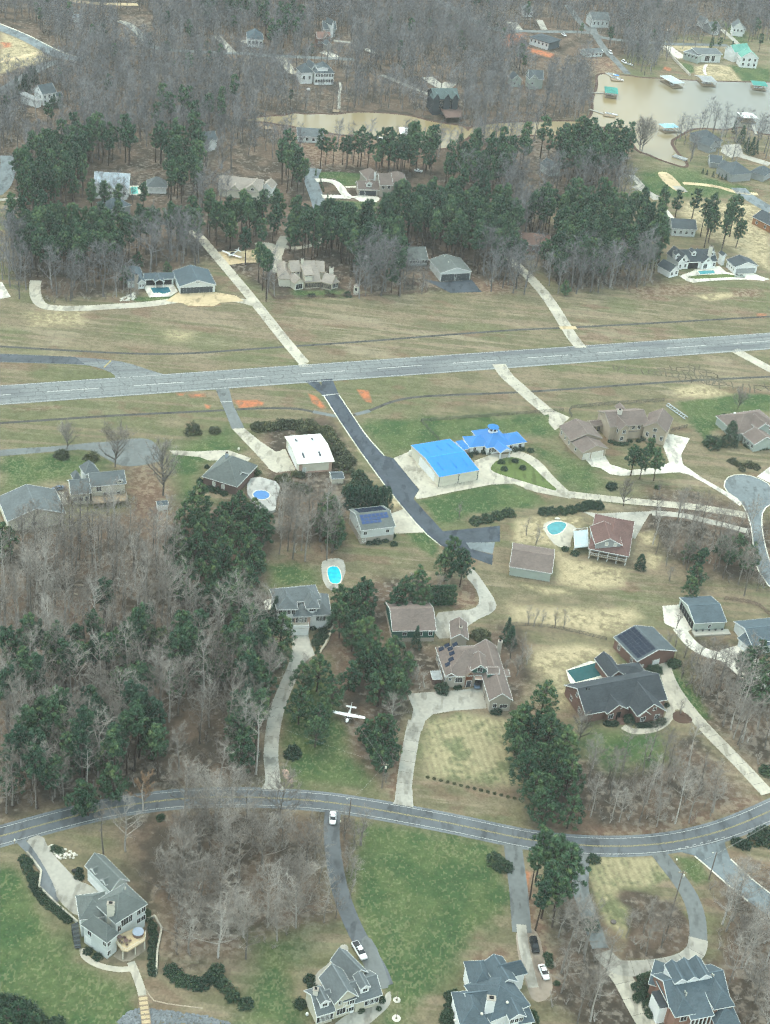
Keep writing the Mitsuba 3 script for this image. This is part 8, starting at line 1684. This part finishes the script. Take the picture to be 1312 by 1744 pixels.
# ------------------------------------------------------------------ docks and boats
def dock(label, tile, c0, c1, c2, roof=None, walk=None, h=3.0, deckcol='wood', boat=None, cat='boathouse'):
    """c0, c1, c2: corners of the deck on the water"""
    H = numbered('boathouse' if roof else 'dock'); tag(H, label, cat if roof else 'dock'); a, b, c = (G(tile, *q, .5) for q in (c0, c1, c2)); u = b - a; W = np.linalg.norm(u); u /= W; v = np.array([-u[1], u[0], 0]); D = float((c - a) @ v)
    if D < 0: v, D = -v, -D
    D = max(D, 3)
    n = max(4, int(W / .9))
    for k in range(n): MB().box(a + u * (k * W / n) - Z3 * .12, u * (W / n - .05), v * D, Z3 * .15, deckcol if roof is None else 'wood').build(numbered(H + '__plank'))
    for x in (.2, W - .2):
        for y in (.2, D - .2): MB().tube(a + u * x + v * y - Z3 * 1.0, a + u * x + v * y + Z3 * (h if roof else .9), .14, .14, 'stone' if roof else 'brickdark', 7).build(numbered(H + '__post'))
    if roof:
        r = MB(); o = a - u * .5 - v * .5; W2, D2 = W + 1, D + 1; t = .12
        A_ = [o + Z3 * h, o + u * W2 + Z3 * h, o + u * W2 + v * D2 + Z3 * h, o + v * D2 + Z3 * h]; k = min(W2, D2) / 2; R0, R1 = (o + u * k + v * D2 / 2 + Z3 * (h + 1.3), o + u * (W2 - k) + v * D2 / 2 + Z3 * (h + 1.3)) if W2 >= D2 else (o + u * W2 / 2 + v * k + Z3 * (h + 1.3), o + u * W2 / 2 + v * (D2 - k) + Z3 * (h + 1.3))
        for q in (([A_[0], A_[1], R1, R0], [A_[1], A_[2], R1], [A_[2], A_[3], R0, R1], [A_[3], A_[0], R0]) if W2 >= D2 else ([A_[0], A_[1], R0], [A_[1], A_[2], R1, R0], [A_[2], A_[3], R1], [A_[3], A_[0], R0, R1])): r.poly(q, roof)
        r.poly([q - Z3 * t for q in A_], 'conwhite')
        for i in range(4): r.poly([A_[i], A_[(i + 1) % 4], A_[(i + 1) % 4] - Z3 * t, A_[i] - Z3 * t], 'conwhite')
        r.build(H + '__roof', 'm_roof')
    if walk: flat(ribbon(tile, walk, 1.6, 1), .45, .2, 'concrete2').build(H + '__gangway', 'm_matte')
    return a + u * W / 2 + v * D / 2, u
def boat(p, ang, label, L=6.5, col='white', kind='runabout', canopy=None):
    H = numbered('boat'); tag(H, label, 'boat'); tw = T().translate([float(p[0]), float(p[1]), .12]) @ T().rotate([0, 0, 1], ang)
    def put(m, key, bsdf='m_gloss'): m.build(key, bsdf); scene[key]['to_world'] = tw
    h = L / 2
    if kind == 'pontoon':
        for sy in (-.9, .9): m = MB(); m.tube([-h, sy, .1], [h, sy, .1], .3, .3, 'metal', 8); put(m, numbered(H + '__pontoon'))
        m = MB(); m.box([-h, -1.25, .45], [L, 0, 0], [0, 2.5, 0], [0, 0, .08], 'bluegrey'); put(m, H + '__deck')
        m = MB()
        for o, d, w in (([-h, -1.25, .53], [L, 0, 0], [0, .07, 0]), ([-h, 1.18, .53], [L, 0, 0], [0, .07, 0]), ([h - .07, -1.18, .53], [.07, 0, 0], [0, 2.36, 0])): m.box(o, d, w, [0, 0, .6], 'white')
        put(m, H + '__railing')
        for x in (-h + .5, 0.6, h - 1.4): m = MB(); m.box([x, -1.1, .53], [1.0, 0, 0], [0, .6, 0], [0, 0, .45], 'cream'); put(m, numbered(H + '__seat'))
    else:
        R = [np.array([[x, -w, .75], [x, -w * .8, .1], [x, 0, -.15], [x, w * .8, .1], [x, w, .75]]) for x, w in ((-h, 1.0), (0, 1.15), (h * .6, .8), (h, .08))]
        m = MB(); m.mesh(hullmesh(R), col); put(m, H + '__hull'); m = MB(); m.box([-h + .3, -.75, .76], [L * .5, 0, 0], [0, 1.5, 0], [0, 0, .04], 'slate'); put(m, H + '__cockpit'); m = MB(); m.prism([[.4, -.8, .76], [.4, .8, .76], [.1, .7, 1.3], [.1, -.7, 1.3]], [.04, 0, .02], 'glass'); put(m, H + '__windscreen')
    if canopy:
        m = MB(); m.box([-h * .5, -1.2, 2.2], [L * .55, 0, 0], [0, 2.4, 0], [0, 0, .12], canopy); put(m, H + '__canopy')
        for sx in (-h * .45, L * .02):
            for sy in (-1.1, 1.1): m = MB(); m.tube([sx, sy, .7], [sx, sy, 2.2], .04, .04, 'metal', 5); put(m, numbered(H + '__canopy_post'))
q, u = dock('boathouse with teal roof at the end of a long gangway, left side of the lake', 'lake', (130, 610), (215, 620), (150, 570), 'teal', [(10, 582), (135, 585)]); boat(q, math.degrees(math.atan2(u[1], u[0])), 'boat moored under the teal roof at the left side of the lake')
q, u = dock('boathouse with pale blue roof slanting out from the far shore', 'lake', (620, 545), (690, 540), (600, 485), (.42, .50, .52), [(570, 470), (605, 505)]); boat(q, 100, 'boat moored under the pale blue roof off the far shore')
q, u = dock('boathouse with grey flat hipped roof off the sandy yard', 'lake', (830, 530), (925, 535), (850, 490), 'grey', [(770, 455), (835, 480)]); boat(q, 10, 'boat moored under the grey roof off the sandy yard')
q, u = dock('boathouse with teal roof at the right edge of the lake', 'lake', (1190, 555), (1285, 565), (1195, 525), 'teal', None); boat(q, 10, 'boat moored under the teal roof at the right edge')
q, u = dock('boathouse with sky blue roof off the lake point', 'lake', (555, 865), (650, 860), (565, 835), (.30, .52, .62), [(650, 862), (690, 870)]); boat(q, 5, 'boat moored under the sky blue roof off the lake point')
q, u = dock('large white roofed boathouse among bare trees on the lake point', 'lake', (1110, 790), (1215, 795), (1115, 755), 'white', [(1185, 810), (1212, 880)])
dock('plain pier with pale rails at the left foot of the lake', 'lake', (120, 745), (205, 755), (130, 725), None, [(20, 700), (60, 715), (125, 735)]); boat(G('lake', 175, 738), -10, 'long white boat lying along the plain pier', 8)
dock('small floating dock with a red gangway off the left far shore', 'lake', (175, 490), (255, 498), (180, 470), None, [(135, 440), (180, 468)]); boat(G('lake', 205, 478), -15, 'white boat with a bright blue cover at the floating dock', 6, 'white', canopy='blue'); boat(G('lake', 240, 492), -20, 'small white runabout at the end of the floating dock', 4.5)
boat(G('lake', 665, 1052), -35, 'grey pontoon boat at the bank of the lake point', 9, kind='pontoon', canopy=None)
dock('dock platform at the foot of the long stair below the big white house', 'h34', (790, 1470), (910, 1478), (800, 1430), None, [(905, 1020), (925, 1110), (895, 1180), (895, 1440)])
q, u = dock('white roofed boathouse on the brown creek', 'b1', (735, 705), (780, 708), (737, 672), 'white', None); boat(q, 60, 'boat under the white roof on the brown creek', 6); dock('small dark dock on the creek left of the low grey house', 'b1', (45, 655), (82, 655), (48, 640), None, None); boat(G('b1', 620, 705), 10, 'white covered boat at the near bank of the brown creek', 7)
boat(G('h39', 1200, 640), -15, 'white boat lying at the shore below the lake lane', 6); boat(G('lake', 300, 378), -30, 'boat on a trailer beside the lake lane', 6)
# ------------------------------------------------------------------ materials that read the finished list of colours; the air
make_materials()
scene['haze_air'] = {'type': 'homogeneous', 'albedo': {'type': 'rgb', 'value': [.93, .955, .96]}, 'sigma_t': HAZE}
scene['haze'] = {'type': 'cube', 'to_world': T().translate([0, 0, 150.5]) @ T().scale([6500, 6500, 151.5]), 'bsdf': {'type': 'null'}, 'interior': {'type': 'ref', 'id': 'haze_air'}}
labels['haze'] = {'label': 'thin winter haze in the air over the whole place', 'category': 'haze', 'kind': 'stuff'}
scene['camera']['medium'] = {'type': 'ref', 'id': 'haze_air'}
scene = {'haze_air': scene.pop('haze_air'), **scene}
